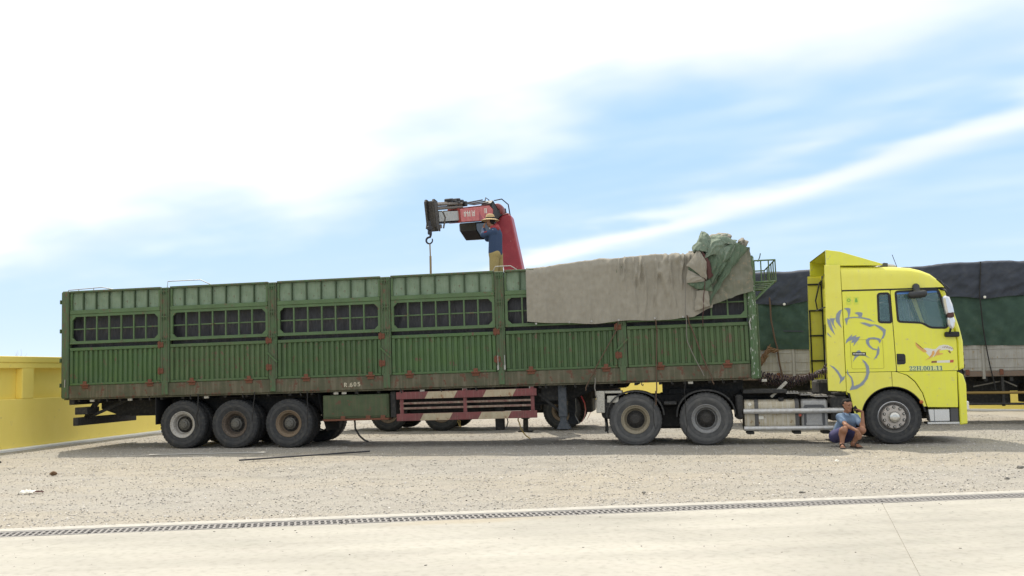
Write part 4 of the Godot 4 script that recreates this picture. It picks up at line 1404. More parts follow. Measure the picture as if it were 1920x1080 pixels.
func build_tractor() -> Node3D:
	var t := thing("tractor_truck", "bright yellow tractor truck with a grey lion's head on its cab", "truck", TP)
	var Y: Material = mats.cab
	var YP: Material = mats.cab_pale
	var off := -TP
	var ac := Vector2(4.265, 0.505)
	# both sides of the cab are built of the same panels
	for side in 2:
		var near := side == 0
		M = Transform3D.IDENTITY if near else Transform3D(Basis(Vector3(1, 0, 0), Vector3(0, 1, 0), Vector3(0, 0, -1)), Vector3(0, 0, -2.44))
		var st := st_new()
		plate(st, rounded(pv([3.10, 3.507, 3.400, 3.500, 3.405, 1.022, 3.067, 1.037]), 0.02, 3), -0.03, 0.0, 0.006)
		var fa := obj("side_fairing", st, YP, t, off)
		st = st_new()
		for y in [1.15, 1.62, 2.17, 2.72, 3.3]: cbox(st, Vector3(3.09, y, -0.07), Vector3(3.40, y + 0.035, -0.031), 0.004)
		cbox(st, Vector3(3.37, 1.1, -0.075), Vector3(3.395, 3.4, -0.032), 0.004)
		cbox(st, Vector3(3.10, 1.1, -0.075), Vector3(3.125, 2.75, -0.032), 0.004)
		obj("fairing_frame", st, mats.black, fa)
		var w1 := rounded(pv([4.083, 2.908, 4.285, 2.913, 4.310, 2.345, 4.078, 2.356]), 0.045)
		var w2 := rounded(pv([4.413, 2.94, 5.192, 2.957, 5.357, 2.364, 5.32, 2.215, 5.027, 2.228, 4.866, 2.325, 4.434, 2.357]), 0.05)
		st = st_new()
		plate(st, rounded(pv([3.414, 2.975, 4.308, 2.972, 4.352, 1.396, 3.416, 1.396]), 0.02, 3), -0.03, 0.0, 0.0, [w1])
		var sl := obj("sleeper_panel", st, Y, t, off)
		st = st_new()
		plate(st, rounded(pv([4.322, 2.972, 5.188, 2.975, 5.455, 2.135, 5.484, 1.95, 5.484, 1.394, 4.366, 1.394]), 0.02, 3), -0.03, 0.002, 0.0, [w2])
		var door := obj("door", st, Y, t, off)
		for wi in 2:
			var w: PackedVector2Array = [w1, w2][wi]
			var par: Node = [sl, door][wi]
			st = st_new()
			plate(st, inset(ccw(w), -0.022), -0.012, 0.006, 0.0, [inset(ccw(w), 0.016)])
			var gk := obj("window_seal", st, mats.rubber, par)
			st = st_new()
			plate(st, inset(ccw(w), 0.014), -0.016, -0.011)
			obj("window", st, mats.glass, par)
			if wi == 1:
				st = st_new()
				plate(st, pv([4.432, 2.888, 5.196, 2.906, 5.184, 2.950, 4.43, 2.934]), -0.0105, -0.008)
				obj("sun_strip", st, mats.blue_strip, par)
		# lower panels
		st = st_new()
		var lo := [3.414, 1.386, 4.262, 1.386]
		lo += arc(ac, 0.60, 90.0, 188.0, 14)
		lo += [3.575, 0.405, 3.475, 0.98, 3.414, 1.005]
		plate(st, pv(lo), -0.03, -0.002, 0.005)
		obj("lower_sleeper_panel", st, YP, t, off)
		st = st_new()
		lo = [4.272, 1.386, 4.357, 1.382, 4.54, 1.312, 4.681, 1.187, 4.807, 0.97, 4.875, 0.714]
		lo += arc(ac, 0.60, 20.0, 89.5, 12)
		plate(st, pv(lo), -0.03, 0.004, 0.006)
		var fe := obj("front_fender", st, YP, t, off)
		st = st_new()
		lathe(st, [Vector2(0, 0.018), Vector2(0.02, 0.016), Vector2(0.032, 0.006), Vector2(0.036, 0.0)], 16, Vector3(4.785, 0.80, 0.004))
		obj("marker_lamp", st, mats.amber, fe)
		st = st_new()
		plate(st, rounded(pv([4.376, 1.384, 4.560, 1.318, 4.698, 1.192, 4.824, 0.97, 4.895, 0.700, 5.448, 0.690, 5.462, 1.384]), 0.015, 2), -0.03, 0.003, 0.006)
		obj("lower_front_panel", st, Y, t, off)
		st = st_new()
		plate(st, rounded(pv([5.476, 1.37, 5.573, 1.315, 5.621, 1.131, 5.608, 0.375, 5.474, 0.355]), 0.02, 3), -0.12, 0.0, 0.02)
		obj("bumper_corner", st, Y, t, off)
		st = st_new()
		plate(st, rounded(pv([5.20, 2.972, 5.35, 2.968, 5.562, 2.204, 5.607, 1.947, 5.606, 1.436, 5.500, 1.394, 5.497, 1.95, 5.468, 2.137]), 0.025, 3), -0.14, -0.004, 0.03)
		obj("corner_panel", st, Y, t, off)
		# dark lining behind the gaps
		st = st_new()
		plate(st, pv([3.42, 2.985, 5.33, 2.975, 5.54, 2.2, 5.57, 1.38, 3.42, 1.38]), -0.06, -0.035, 0.0, [inset(ccw(w1), -0.01), inset(ccw(w2), -0.01)])
		plate(st, pv([3.42, 1.375, 5.57, 1.375, 5.57, 0.72, 4.9, 0.72] + arc(ac, 0.63, 20.0, 185.0, 16) + [3.6, 0.47, 3.42, 1.02]), -0.06, -0.035)
		obj("side_lining", st, mats.black, t, off)
		# wheel arch liner
		st = st_new()
		var rows := []
		for i in 17:
			var a := deg_to_rad(lerpf(10.0, 188.0, i / 16.0))
			rows.append(PackedVector3Array([Vector3(ac.x + cos(a) * 0.615, ac.y + sin(a) * 0.615, -0.036), Vector3(ac.x + cos(a) * 0.615, ac.y + sin(a) * 0.615, -0.5)]))
		sheet(st, rows)
		for i in 16: quad(st, rows[i + 1][0] + Vector3(0, 0, 0.03), rows[i][0] + Vector3(0, 0, 0.03), rows[i][0] - Vector3(cos(deg_to_rad(lerpf(10.0, 188.0, i / 16.0))), sin(deg_to_rad(lerpf(10.0, 188.0, i / 16.0))), 0) * 0.03 + Vector3(0, 0, 0.02), rows[i + 1][0] - Vector3(cos(deg_to_rad(lerpf(10.0, 188.0, (i + 1) / 16.0))), sin(deg_to_rad(lerpf(10.0, 188.0, (i + 1) / 16.0))), 0) * 0.03 + Vector3(0, 0, 0.02))
		obj("wheel_arch", st, mats.rubber, t, off)
		# step under the door
		st = st_new()
		plate(st, rounded(pv([4.90, 0.665, 5.30, 0.665, 5.30, 0.425, 4.93, 0.425]), 0.02, 2), -0.25, -0.02, 0.012)
		cbox(st, Vector3(4.88, 0.37, -0.3), Vector3(5.47, 0.415, -0.015), 0.008)
		var step := obj("step", st, mats.polished, t, off)
		st = st_new()
		box(st, Vector3(5.01, 0.43, -0.019), Vector3(5.018, 0.66, -0.016))
		cbox(st, Vector3(5.31, 0.42, -0.25), Vector3(5.46, 0.68, -0.03), 0.01)
		obj("step_trim", st, mats.grey_plastic, step)
		# black line between the door and the roof
		st = st_new()
		cbox(st, Vector3(3.415, 2.978, -0.03), Vector3(5.19, 3.003, 0.006), 0.003)
		obj("rain_gutter", st, mats.rubber, t, off)
		# handle
		st = st_new()
		plate(st, rounded(pv([4.372, 1.735, 4.515, 1.730, 4.535, 1.70, 4.535, 1.56, 4.515, 1.530, 4.372, 1.525]), 0.02, 3), -0.004, 0.008, 0.004)
		cbox(st, Vector3(4.39, 1.60, 0.009), Vector3(4.50, 1.68, 0.025), 0.008)
		obj("handle", st, mats.black_gloss, door)
		# mirrors
		st = st_new()
		tube(st, [Vector3(5.25, 2.97, -0.05), Vector3(5.30, 2.94, 0.12), Vector3(5.31, 2.86, 0.20), Vector3(5.36, 2.25, 0.20), Vector3(5.34, 2.13, 0.12), Vector3(5.40, 2.08, -0.02)], 0.022, 7)
		cbox(st, Vector3(5.27, 2.035, -0.02), Vector3(5.53, 2.135, 0.09), 0.02)
		var ma := obj("mirror_arm", st, mats.rubber, t, off)
		st = st_new()
		plate(st, rounded(pv([5.225, 2.82, 5.335, 2.83, 5.40, 2.62, 5.42, 2.47, 5.28, 2.45, 5.245, 2.62]), 0.05, 4), 0.13, 0.24, 0.035)
		obj("main_mirror", st, mats.chrome_white, ma)
		st = st_new()
		plate(st, rounded(pv([5.29, 2.41, 5.40, 2.43, 5.435, 2.33, 5.40, 2.20, 5.345, 2.18, 5.30, 2.26]), 0.045, 4), 0.13, 0.23, 0.03)
		obj("wide_mirror", st, mats.chrome_white, ma)
		st = st_new()
		plate(st, rounded(pv([5.285, 2.49, 5.40, 2.50, 5.41, 2.415, 5.30, 2.405]), 0.012, 2), 0.15, 0.243, 0.006)
		obj("mirror_ribbon", st, mats.maroon, ma)
		st = st_new()
		body(st, [[Vector3(4.66, 2.865, 0.16), Vector3(4.90, 2.885, 0.16), 0.055, 0.062], [Vector3(4.66, 2.84, 0.10), Vector3(4.90, 2.86, 0.10), 0.05, 0.055], [Vector3(4.79, 2.90, 0.10), Vector3(4.79, 3.02, 0.02), 0.06, 0.07]], 0.018, 0.05)
		obj("kerb_mirror", st, mats.rubber_grey, t, off)
	M = Transform3D.IDENTITY
	# what only the near side shows
	var st := st_new()
	plate(st, rounded(pv([3.515, 2.029, 4.13, 2.022, 4.133, 1.453, 3.526, 1.454]), 0.03, 3), 0.0005, 0.003, 0.0, [rounded(inset(ccw(pv([3.515, 2.029, 4.13, 2.022, 4.133, 1.453, 3.526, 1.454])), 0.007), 0.025, 3)])
	obj("locker_outline", st, mats.cab_seam, t, off)
	for s in lion_strokes:
		var em := st_new()
		plate(em, pv(s), 0.0006, 0.0045)
		obj("lion_emblem_stroke", em, mats.silver, t, off)
	for e in [[orange_tail, mats.print_orange, 0.0045], [white_body, mats.print_white, 0.0035], [orange_hind, mats.print_orange, 0.006], [orange_fore, mats.print_orange, 0.006], [orange_jaw, mats.print_brown, 0.006], [dark_band, mats.print_brown, 0.0045], [cream_band, mats.print_white, 0.0045], [red_band, mats.print_red, 0.0045]]:
		st = st_new()
		plate(st, pv(e[0]), 0.0025, e[2])
		obj("leaping_beast_print", st, e[1], t, off)
	var hairs := st_new()
	for k in 7:
		var x := 5.22 + k * 0.03
		bar(hairs, Vector3(x, 1.865 - absf(k - 2) * 0.008, 0.0055), Vector3(x + 0.018, 1.835 - k * 0.006, 0.0055), 0.008, 0.002, Vector3.BACK)
	for k in 4: bar(hairs, Vector3(4.745 + k * 0.022, 1.935 - k * 0.02, 0.006), Vector3(4.80 + k * 0.022, 1.88 - k * 0.022, 0.006), 0.008, 0.002, Vector3.BACK)
	obj("leaping_beast_print", hairs, mats.print_brown, t, off)
	lettering("22H.001.11", "Droid Serif", 0.083, mats.print_teal, t, off + Vector3(4.902, 1.444, 0.003))
	st = st_new()
	plate(st, pv([4.605, 1.402, 5.20, 1.396, 5.20, 1.488, 4.605, 1.494]), 0.0025, 0.0032)
	obj("number_ground", st, mats.print_pale, t, off)
	# black plate with a pale line of print too small to read
	st = st_new()
	plate(st, pv([3.546, 1.781, 3.805, 1.775, 3.803, 1.713, 3.548, 1.718]), 0.0046, 0.007)
	var bp := obj("name_plate", st, mats.black, t, off)
	st = st_new()
	for k in 10: box(st, Vector3(3.566 + k * 0.0225, 1.738 - k * 0.0004, 0.0072), Vector3(3.566 + k * 0.0225 + [0.017, 0.014, 0.018][k % 3], 1.760 - k * 0.0004, 0.008))
	obj("small_print", st, mats.print_white, bp)
	for x in [3.485, 3.625]:
		st = st_new()
		plate(st, pv([x, 2.862, x + 0.09, 2.862, x + 0.09, 2.715, x, 2.715]), 0.0005, 0.0035)
		var sk := obj("sticker", st, mats.sticker_yellow, t, off)
		st = st_new()
		if x < 3.6:
			plate(st, pv(arc(Vector2(x + 0.045, 2.80), 0.034, 0, 345, 14)), 0.0036, 0.005, 0.0, [pv(arc(Vector2(x + 0.045, 2.80), 0.019, 0, 345, 12))])
		else: plate(st, pv([x + 0.02, 2.755, x + 0.07, 2.755, x + 0.07, 2.79, x + 0.055, 2.84, x + 0.035, 2.84, x + 0.02, 2.79]), 0.0036, 0.005)
		obj("mark", st, mats.sticker_green, sk)
	# --- roof
	st = st_new()
	var prof := [Vector2(3.41, 3.50), Vector2(3.9, 3.485), Vector2(4.4, 3.465), Vector2(4.74, 3.43), Vector2(4.92, 3.375), Vector2(5.08, 3.295), Vector2(5.19, 3.19), Vector2(5.28, 3.08), Vector2(5.345, 2.99), Vector2(5.36, 2.965)]
	var rows := []
	for p in prof:
		var row := PackedVector3Array()
		var y0 := minf(3.004, p.y - 0.004)
		for k in 41:
			var a := PI * k / 40.0
			var cx := signf(cos(a)) * pow(absf(cos(a)), 0.28)
			var sy := pow(sin(a), 0.28)
			row.append(Vector3(p.x + 0.10 * (1.0 - pow(absf(cx), 2.0)) * smoothstep(4.6, 5.3, p.x), y0 + (p.y - y0) * sy, -1.22 + 1.22 * cx))
		rows.append(row)
	sheet(st, rows)
	obj("roof", st, YP, t, off)
	# roof fairing: sloping deck and its cheeks
	st = st_new()
	for z in [-0.10, -2.34]:
		plate(st, rounded(pv([3.15, 3.82, 3.42, 3.775, 4.20, 3.51, 4.22, 3.475, 3.145, 3.50]), 0.015, 2), z - 0.02, z + 0.02, 0.006)
	quad(st, Vector3(3.15, 3.815, -0.11), Vector3(3.42, 3.772, -0.11), Vector3(3.42, 3.772, -2.33), Vector3(3.15, 3.815, -2.33))
	quad(st, Vector3(3.42, 3.772, -0.11), Vector3(4.20, 3.508, -0.11), Vector3(4.20, 3.508, -2.33), Vector3(3.42, 3.772, -2.33))
	quad(st, Vector3(3.16, 3.79, -2.33), Vector3(3.43, 3.75, -2.33), Vector3(3.43, 3.75, -0.11), Vector3(3.16, 3.79, -0.11))
	obj("roof_fairing", st, Y, t, off)
	st = st_new()
	plate(st, rounded(pv([4.20, 3.47, 4.27, 3.565, 4.55, 3.525, 4.62, 3.45]), 0.03, 3), -1.6, -0.55, 0.03)
	obj("roof_hatch", st, mats.dirty_white, t, off)
	st = st_new()
	plate(st, pv([4.215, 3.475, 4.285, 3.545, 4.36, 3.535, 4.36, 3.465]), -0.5, -0.3)
	obj("vent", st, mats.grey_plastic, t, off)
	st = st_new()
	tube(st, [Vector3(4.53, 3.45, -0.3), Vector3(4.45, 3.70, -0.3)], 0.006, 5)
	obj("antenna", st, mats.black, t, off)
	# --- back wall, floor, front
	st = st_new()
	cbox(st, Vector3(3.415, 0.95, -2.37), Vector3(3.46, 3.46, -0.07), 0.02)
	cbox(st, Vector3(3.36, 1.25, -2.0), Vector3(3.414, 2.2, -0.45), 0.02)
	cbox(st, Vector3(3.37, 2.4, -2.2), Vector3(3.414, 3.2, -0.25), 0.02)
	for y in [1.4, 1.75, 2.1]: cbox(st, Vector3(3.33, y, -0.42), Vector3(3.414, y + 0.25, -0.12), 0.03)
	obj("back_wall", st, Y, t, off)
	st = st_new()
	cbox(st, Vector3(3.46, 1.30, -2.38), Vector3(5.5, 1.36, -0.06), 0.01)
	obj("cab_floor", st, mats.black, t, off)
	st = st_new()
	var fp := [Vector2(5.36, 2.96), Vector2(5.56, 2.2), Vector2(5.61, 1.95)]
	rows = []
	for p in fp:
		var row := PackedVector3Array()
		for k in 13:
			var u := k / 6.0 - 1.0
			row.append(Vector3(p.x - 0.02 + 0.10 * (1.0 - u * u), p.y, -1.22 + 1.08 * u))
		row.reverse()
		rows.append(row)
	sheet(st, rows)
	obj("windscreen", st, mats.glass, t, off)
	st = st_new()
	fp = [Vector2(5.61, 1.95), Vector2(5.63, 1.45), Vector2(5.645, 1.1), Vector2(5.63, 0.36)]
	rows = []
	for p in fp:
		var row := PackedVector3Array()
		for k in 13:
			var u := k / 6.0 - 1.0
			row.append(Vector3(p.x - 0.03 + 0.10 * (1.0 - u * u * u * u), p.y, -1.22 + 1.13 * u))
		row.reverse()
		rows.append(row)
	sheet(st, rows)
	var front := obj("front_panel", st, Y, t, off)
	st = st_new()
	for y in [1.2, 1.32, 1.44, 1.56, 1.68]: cbox(st, Vector3(5.66, y, -2.0), Vector3(5.735, y + 0.07, -0.44), 0.01)
	obj("grille", st, mats.black, front)
	for z in [-0.48, -2.28]:
		st = st_new()
		cbox(st, Vector3(5.60, 0.62, z), Vector3(5.70, 0.80, z + 0.32), 0.02)
		obj("headlight", st, mats.chrome_white, front)
	st = st_new()
	plate(st, rounded(pv([5.18, 3.16, 5.22, 3.17, 5.42, 2.99, 5.40, 2.96, 5.36, 2.965]), 0.01, 2), -2.2, -0.02, 0.01)
	tube(st, [Vector3(5.25, 3.13, -0.02), Vector3(5.36, 2.95, -0.01)], 0.02, 6)
	obj("sun_visor", st, mats.black_gloss, t, off)
	st = st_new()
	tube(st, [Vector3(5.42, 2.93, -2.2), Vector3(5.62, 2.90, -2.3), Vector3(5.8, 2.86, -2.34)], 0.025, 6)
	body(st, [[Vector3(5.84, 2.86, -2.34), Vector3(6.04, 2.79, -2.36), 0.075, 0.06], [Vector3(5.86, 2.80, -2.30), Vector3(6.02, 2.75, -2.30), 0.06, 0.05]], 0.02, 0.06)
	obj("front_mirror", st, mats.rubber_grey, t, off)
	# --- inside the cab
	for z in [-0.62, -1.82]:
		st = st_new()
		cbox(st, Vector3(4.42, 1.62, z - 0.25), Vector3(4.92, 1.78, z + 0.25), 0.05)
		var sb := obj("seat", st, mats.seat, t, off)
		st = st_new()
		plate(st, rounded(pv([4.30, 1.72, 4.46, 1.74, 4.40, 2.45, 4.26, 2.45]), 0.05, 3), z - 0.24, z + 0.24, 0.05)
		plate(st, rounded(pv([4.27, 2.47, 4.38, 2.47, 4.36, 2.68, 4.27, 2.68]), 0.04, 3), z - 0.13, z + 0.13, 0.03)
		obj("backrest", st, mats.seat, sb)
	st = st_new()
	plate(st, rounded(pv([5.05, 1.4, 5.0, 2.0, 5.08, 2.18, 5.5, 2.16, 5.55, 1.4]), 0.05, 3), -2.36, -0.08, 0.03)
	obj("dashboard", st, mats.grey_plastic, t, off)
	st = st_new()
	var ring := []
	for k in 25:
		var a := TAU * k / 24
		ring.append(Vector3(4.92 + sin(a) * 0.09, 2.10 + sin(a) * 0.20, -0.62 + cos(a) * 0.22))
	tube(st, ring, 0.018, 6)
	tube(st, [Vector3(4.92, 2.10, -0.62), Vector3(5.1, 1.95, -0.62)], 0.03, 6)
	obj("steering_wheel", st, mats.black, t, off)
	st = st_new()
	for x in [4.52, 4.62]: tube(st, [Vector3(x, 2.92, -0.12), Vector3(x + 0.06, 2.3, -0.12)], 0.014, 6)
	rows = []
	for j in 12:
		var row := PackedVector3Array()
		for k in 17: row.append(Vector3(3.55 + k * 0.03, lerpf(2.92, 1.5, j / 11.0), -0.16 + sin(k * 1.6) * 0.025))
		rows.append(row)
	sheet(st, rows)
	obj("curtain", st, mats.curtain, t, off)
	# --- chassis
	st = st_new()
	for z in [-0.80, -1.64]: cbox(st, Vector3(-1.45, 0.74, z - 0.04), Vector3(5.3, 1.0, z + 0.04), 0.01)
	for x in [-1.4, 0.0, 1.3, 2.2, 3.2]: cbox(st, Vector3(x, 0.78, -1.6), Vector3(x + 0.12, 0.96, -0.84), 0.01)
	plate(st, pv([-0.05, 1.0, 0.95, 1.0, 0.85, 1.12, 0.02, 1.12]), -1.7, -0.74, 0.01)
	cbox(st, Vector3(3.0, 0.45, -1.8), Vector3(5.2, 1.24, -0.66), 0.05)
	cbox(st, Vector3(1.45, 1.005, -0.95), Vector3(2.3, 1.08, -0.12), 0.01)
	cbox(st, Vector3(1.3, 0.5, -0.72), Vector3(1.44, 0.98, -0.10), 0.03)
	cbox(st, Vector3(3.12, 0.45, -0.62), Vector3(3.44, 0.94, -0.10), 0.03)
	cbox(st, Vector3(3.2, 0.955, -0.6), Vector3(3.6, 1.0, -0.1), 0.01)
	obj("chassis", st, mats.under, t, off)
	st = st_new()
	cbox(st, Vector3(-1.47, 0.66, -0.55), Vector3(-1.30, 1.10, -0.02), 0.012)
	cbox(st, Vector3(-1.30, 1.05, -0.55), Vector3(-0.95, 1.10, -0.06), 0.008)
	cbox(st, Vector3(-1.25, 0.86, -0.4), Vector3(-1.02, 1.0, -0.06), 0.01)
	obj("lamp_bracket", st, mats.dirty_white, t, off)
	for x in [-0.69, 0.71]:
		st = st_new()
		rows = []
		var back := []
		for i in 21:
			var a := deg_to_rad(lerpf(8.0, 176.0, i / 20.0))
			var r := 0.585 + 0.02 * sin(a * 3)
			rows.append(PackedVector3Array([Vector3(x + cos(a) * r, 0.52 + sin(a) * r * 1.03, -0.04), Vector3(x + cos(a) * r, 0.52 + sin(a) * r * 1.03, -0.66)]))
			back.append(PackedVector3Array([Vector3(x + cos(a) * (r - 0.03), 0.52 + sin(a) * (r - 0.03) * 1.03, -0.02), Vector3(x + cos(a) * r, 0.52 + sin(a) * r * 1.03, -0.04)]))
		sheet(st, rows)
		sheet(st, back)
		obj("drive_fender", st, mats.mud_black, t, off)
	st = st_new()
	cbox(st, Vector3(-0.12, 0.80, -0.66), Vector3(0.14, 0.87, -0.04), 0.02)
	rows = []
	for i in 9:
		var v := i / 8.0
		rows.append(PackedVector3Array([Vector3(1.28 + v * 0.12 + v * v * 0.06, 0.78 - v * 0.50, -0.03), Vector3(1.30 + v * 0.12 + v * v * 0.06, 0.78 - v * 0.50, -0.66)]))
	sheet(st, rows)
	rows = []
	for i in 9:
		var v := i / 8.0
		rows.append(PackedVector3Array([Vector3(-1.36 + sin(v * 2.0) * 0.06, 0.75 - v * 0.48, -0.06), Vector3(-1.30 + v * 0.03, 0.75 - v * 0.48, -0.66)]))
	sheet(st, rows)
	plate(st, rounded(pv([-1.37, 0.92, -1.15, 0.95, -1.12, 0.70, -1.22, 0.52, -1.36, 0.56, -1.39, 0.75]), 0.05, 3), -0.5, -0.09, 0.02)
	tube(st, [Vector3(-1.30, 0.5, -0.08), Vector3(-1.27, 0.38, -0.07), Vector3(-1.25, 0.25, -0.08)], 0.016, 6)
	obj("mud_flap", st, mats.mud_black, t, off)
	# --- tank, box, rails
	st = st_new()
	plate_x(st, rounded(pv([-0.14, 0.26, -0.74, 0.26, -0.74, 0.88, -0.14, 0.88]), 0.13, 5), 1.46, 2.52, 0.012)
	var tank := obj("fuel_tank", st, mats.tank, t, off)
	for x in [1.66, 2.44]:
		st = st_new()
		plate_x(st, rounded(pv([-0.128, 0.248, -0.752, 0.248, -0.752, 0.892, -0.128, 0.892]), 0.14, 5), x, x + 0.075, 0.004)
		obj("tank_strap", st, mats.strap, tank)
	st = st_new()
	tube(st, [Vector3(2.18, 0.86, -0.20), Vector3(2.18, 0.92, -0.19)], 0.055, 12)
	obj("tank_cap", st, mats.black, tank)
	st = st_new()
	cbox(st, Vector3(1.735, 0.495, -0.127), Vector3(1.83, 0.555, -0.118), 0.003)
	plate(st, rounded(pv([1.53, 0.80, 1.58, 0.83, 1.61, 0.78, 1.56, 0.755]), 0.01, 2), -0.136, -0.13)
	obj("tank_label", st, mats.print_white, tank)
	st = st_new()
	plate_x(st, rounded(pv([-0.12, 0.27, -0.74, 0.27, -0.74, 0.88, -0.12, 0.88]), 0.10, 5), 2.56, 3.06, 0.03)
	var bx := obj("battery_box", st, mats.alu_grey, t, off)
	st = st_new()
	var inner := rounded(pv([2.65, 0.38, 2.95, 0.38, 2.95, 0.72, 2.65, 0.72]), 0.04, 3)
	plate(st, rounded(pv([2.60, 0.33, 3.0, 0.33, 3.0, 0.77, 2.60, 0.77]), 0.06, 3), -0.121, -0.105, 0.0, [inner])
	obj("box_frame", st, mats.grey_plastic, bx)
	st = st_new()
	cbox(st, Vector3(2.64, 0.37, -0.121), Vector3(2.95, 0.42, -0.10), 0.004)
	cbox(st, Vector3(2.50, 0.54, -0.127), Vector3(2.555, 0.60, -0.115), 0.004)
	obj("box_latch", st, mats.alu_grey, bx)
	st = st_new()
	lathe(st, [Vector2(0, 0.012), Vector2(0.025, 0.01), Vector2(0.03, 0)], 12, Vector3(2.53, 0.57, -0.115))
	obj("reflector", st, mats.print_red, bx)
	for r in [[0.655, 0.052, 3.36], [0.318, 0.046, 3.14]]:
		st = st_new()
		var q := []
		for k in 12: q.append(Vector3(lerpf(1.44, r[2], k / 11.0), r[0], -0.075))
		tube(st, q, r[1], 14)
		obj("side_rail", st, mats.rail, t, off)
	st = st_new()
	for x in [1.50, 2.4, 2.95]: cbox(st, Vector3(x, 0.20, -0.5), Vector3(x + 0.14, 0.262, -0.12), 0.01)
	obj("tank_foot", st, mats.under, t, off)
	for k in 3:
		st = st_new()
		var x := 2.28 + k * 0.27
		cbox(st, Vector3(x, 0.99 - k * 0.035, -0.75), Vector3(x + 0.25, 1.01 - k * 0.035, -0.10), 0.004)
		for i in 4: cbox(st, Vector3(x + 0.02 + i * 0.06, 1.011 - k * 0.035, -0.7), Vector3(x + 0.05 + i * 0.06, 1.035 - k * 0.035, -0.11), 0.004)
		obj("catwalk_plate", st, mats.catwalk, t, off)
	st = st_new()
	bar(st, Vector3(2.0, 0.93, -0.25), Vector3(2.32, 1.22, -0.35), 0.05, 0.05)
	obj("strut", st, mats.dirty_white, t, off)
	# coiled air lines from the front wall of the trailer to the back of the cab
	for h in 3:
		st = st_new()
		var q := []
		var n := 300
		var a0 := Vector3(1.78, 1.42 - h * 0.06, -0.75 - h * 0.3)
		var a1 := Vector3(3.34, 1.48 + h * 0.05, -0.55 - h * 0.25)
		for k in n + 1:
			var u := float(k) / n
			var c := a0.lerp(a1, u) - Vector3(0, sin(PI * u) * (0.18 + h * 0.05), 0)
			var ph := TAU * 30.0 * u
			var rr := 0.06 * clampf(minf(u, 1 - u) * 14.0, 0.15, 1.0) * (1.0 + 0.25 * sin(u * 40.0 + h))
			q.append(c + Vector3(sin(u * 60.0) * 0.01, cos(ph) * rr, sin(ph) * rr))
		tube(st, q, 0.011, 5)
		obj("coiled_air_line", st, mats.coil[h % 2], t, off)
	st = st_new()
	for k in 7:
		var q := []
		var z := -0.16 - k * 0.06
		for i in 12:
			var u := i / 11.0
			q.append(Vector3(3.30 + sin(k * 2.1 + u * 7.0) * 0.055, lerpf(1.02, 1.78 - (k % 3) * 0.13, u), z + cos(k + u * 6.0) * 0.04))
		tube(st, q, 0.013, 6)
	cbox(st, Vector3(3.27, 1.0, -0.25), Vector3(3.34, 1.42, -0.14), 0.01)
	obj("hoses", st, mats.hose, t, off)
	st = st_new()
	tube(st, [Vector3(3.34, 3.36, -2.3), Vector3(3.22, 2.95, -2.2), Vector3(3.25, 2.75, -2.2)], 0.016, 6)
	tube(st, [Vector3(3.22, 2.72, -2.2), Vector3(3.38, 2.80, -0.4)], 0.014, 6)
	tube(st, [Vector3(3.35, 2.62, -0.12), Vector3(3.38, 3.1, -0.14), Vector3(3.36, 3.4, -0.14)], 0.014, 6)
	obj("hoses", st, mats.black, t, off)
	# axles
	st = st_new()
	for x in [-0.69, 0.71]:
		tube(st, [Vector3(x, 0.515, -2.3), Vector3(x, 0.515, -0.2)], 0.085, 12)
		lathe(st, [Vector2(0, 0.24), Vector2(0.16, 0.2), Vector2(0.22, 0.0), Vector2(0.16, -0.2), Vector2(0, -0.24)], 16, Vector3(x, 0.515, -1.22))
	cbox(st, Vector3(-0.25, 0.30, -0.78), Vector3(0.28, 0.80, -0.6), 0.05)
	cbox(st, Vector3(-0.16, 0.26, -1.9), Vector3(0.18, 0.92, -1.75), 0.05)
	cbox(st, Vector3(-0.20, 0.62, -1.7), Vector3(1.4, 1.02, -1.66), 0.02)
	tube(st, [Vector3(4.28, 0.45, -2.2), Vector3(4.28, 0.45, -0.2)], 0.07, 10)
	obj("axle", st, mats.under, t, off)
	# wheels
	var rings := [mats.ring_tan, mats.ring_grey]
	for i in 2:
		var x: float = [-0.69, 0.71][i]
		var w := make_wheel(t, off + Vector3(x, 0.518, -0.18), 0.532, "drive", rings[i])
		for z in [-0.51, -1.93, -2.26]:
			var d := MeshInstance3D.new()
			d.mesh = w.mesh
			d.material_override = w.material_override
			d.name = free_name(t, "wheel")
			t.add_child(d, true)
			d.position = off + Vector3(x, 0.518, z)
	var fw := make_wheel(t, off + Vector3(4.28, 0.516, -0.19), 0.53, "front", mats.ring_grey)
	var fd := copy_part(fw, t, "wheel", off + Vector3(4.28, 0.516, -2.25))
	fd.rotation.y = PI
	return t

# like plate(), but the outline lies in the zy plane and the body runs along x
func plate_x(st: SurfaceTool, poly: PackedVector2Array, x0: float, x1: float, r: float) -> void:
	poly = ccw(poly)
	var ins := inset(poly, r)
	var n := poly.size()
	var P := func(p: Vector2, x: float) -> Vector3: return Vector3(x, p.y, p.x)
	for i in n:
		var j := (i + 1) % n
		quad(st, P.call(poly[j], x0 + r), P.call(poly[i], x0 + r), P.call(poly[i], x1 - r), P.call(poly[j], x1 - r))
		quad(st, P.call(poly[j], x1 - r), P.call(poly[i], x1 - r), P.call(ins[i], x1), P.call(ins[j], x1))
		quad(st, P.call(poly[i], x0 + r), P.call(poly[j], x0 + r), P.call(ins[j], x0), P.call(ins[i], x0))
	var idx := Geometry2D.triangulate_polygon(ins)
	for i in range(0, idx.size(), 3):
		var a: Vector2 = ins[idx[i]]
		var b: Vector2 = ins[idx[i + 1]]
		var c: Vector2 = ins[idx[i + 2]]
		if (b - a).cross(c - a) < 0:
			var s := b
			b = c
			c = s
		tri(st, P.call(a, x1), P.call(c, x1), P.call(b, x1))
		tri(st, P.call(a, x0), P.call(b, x0), P.call(c, x0))

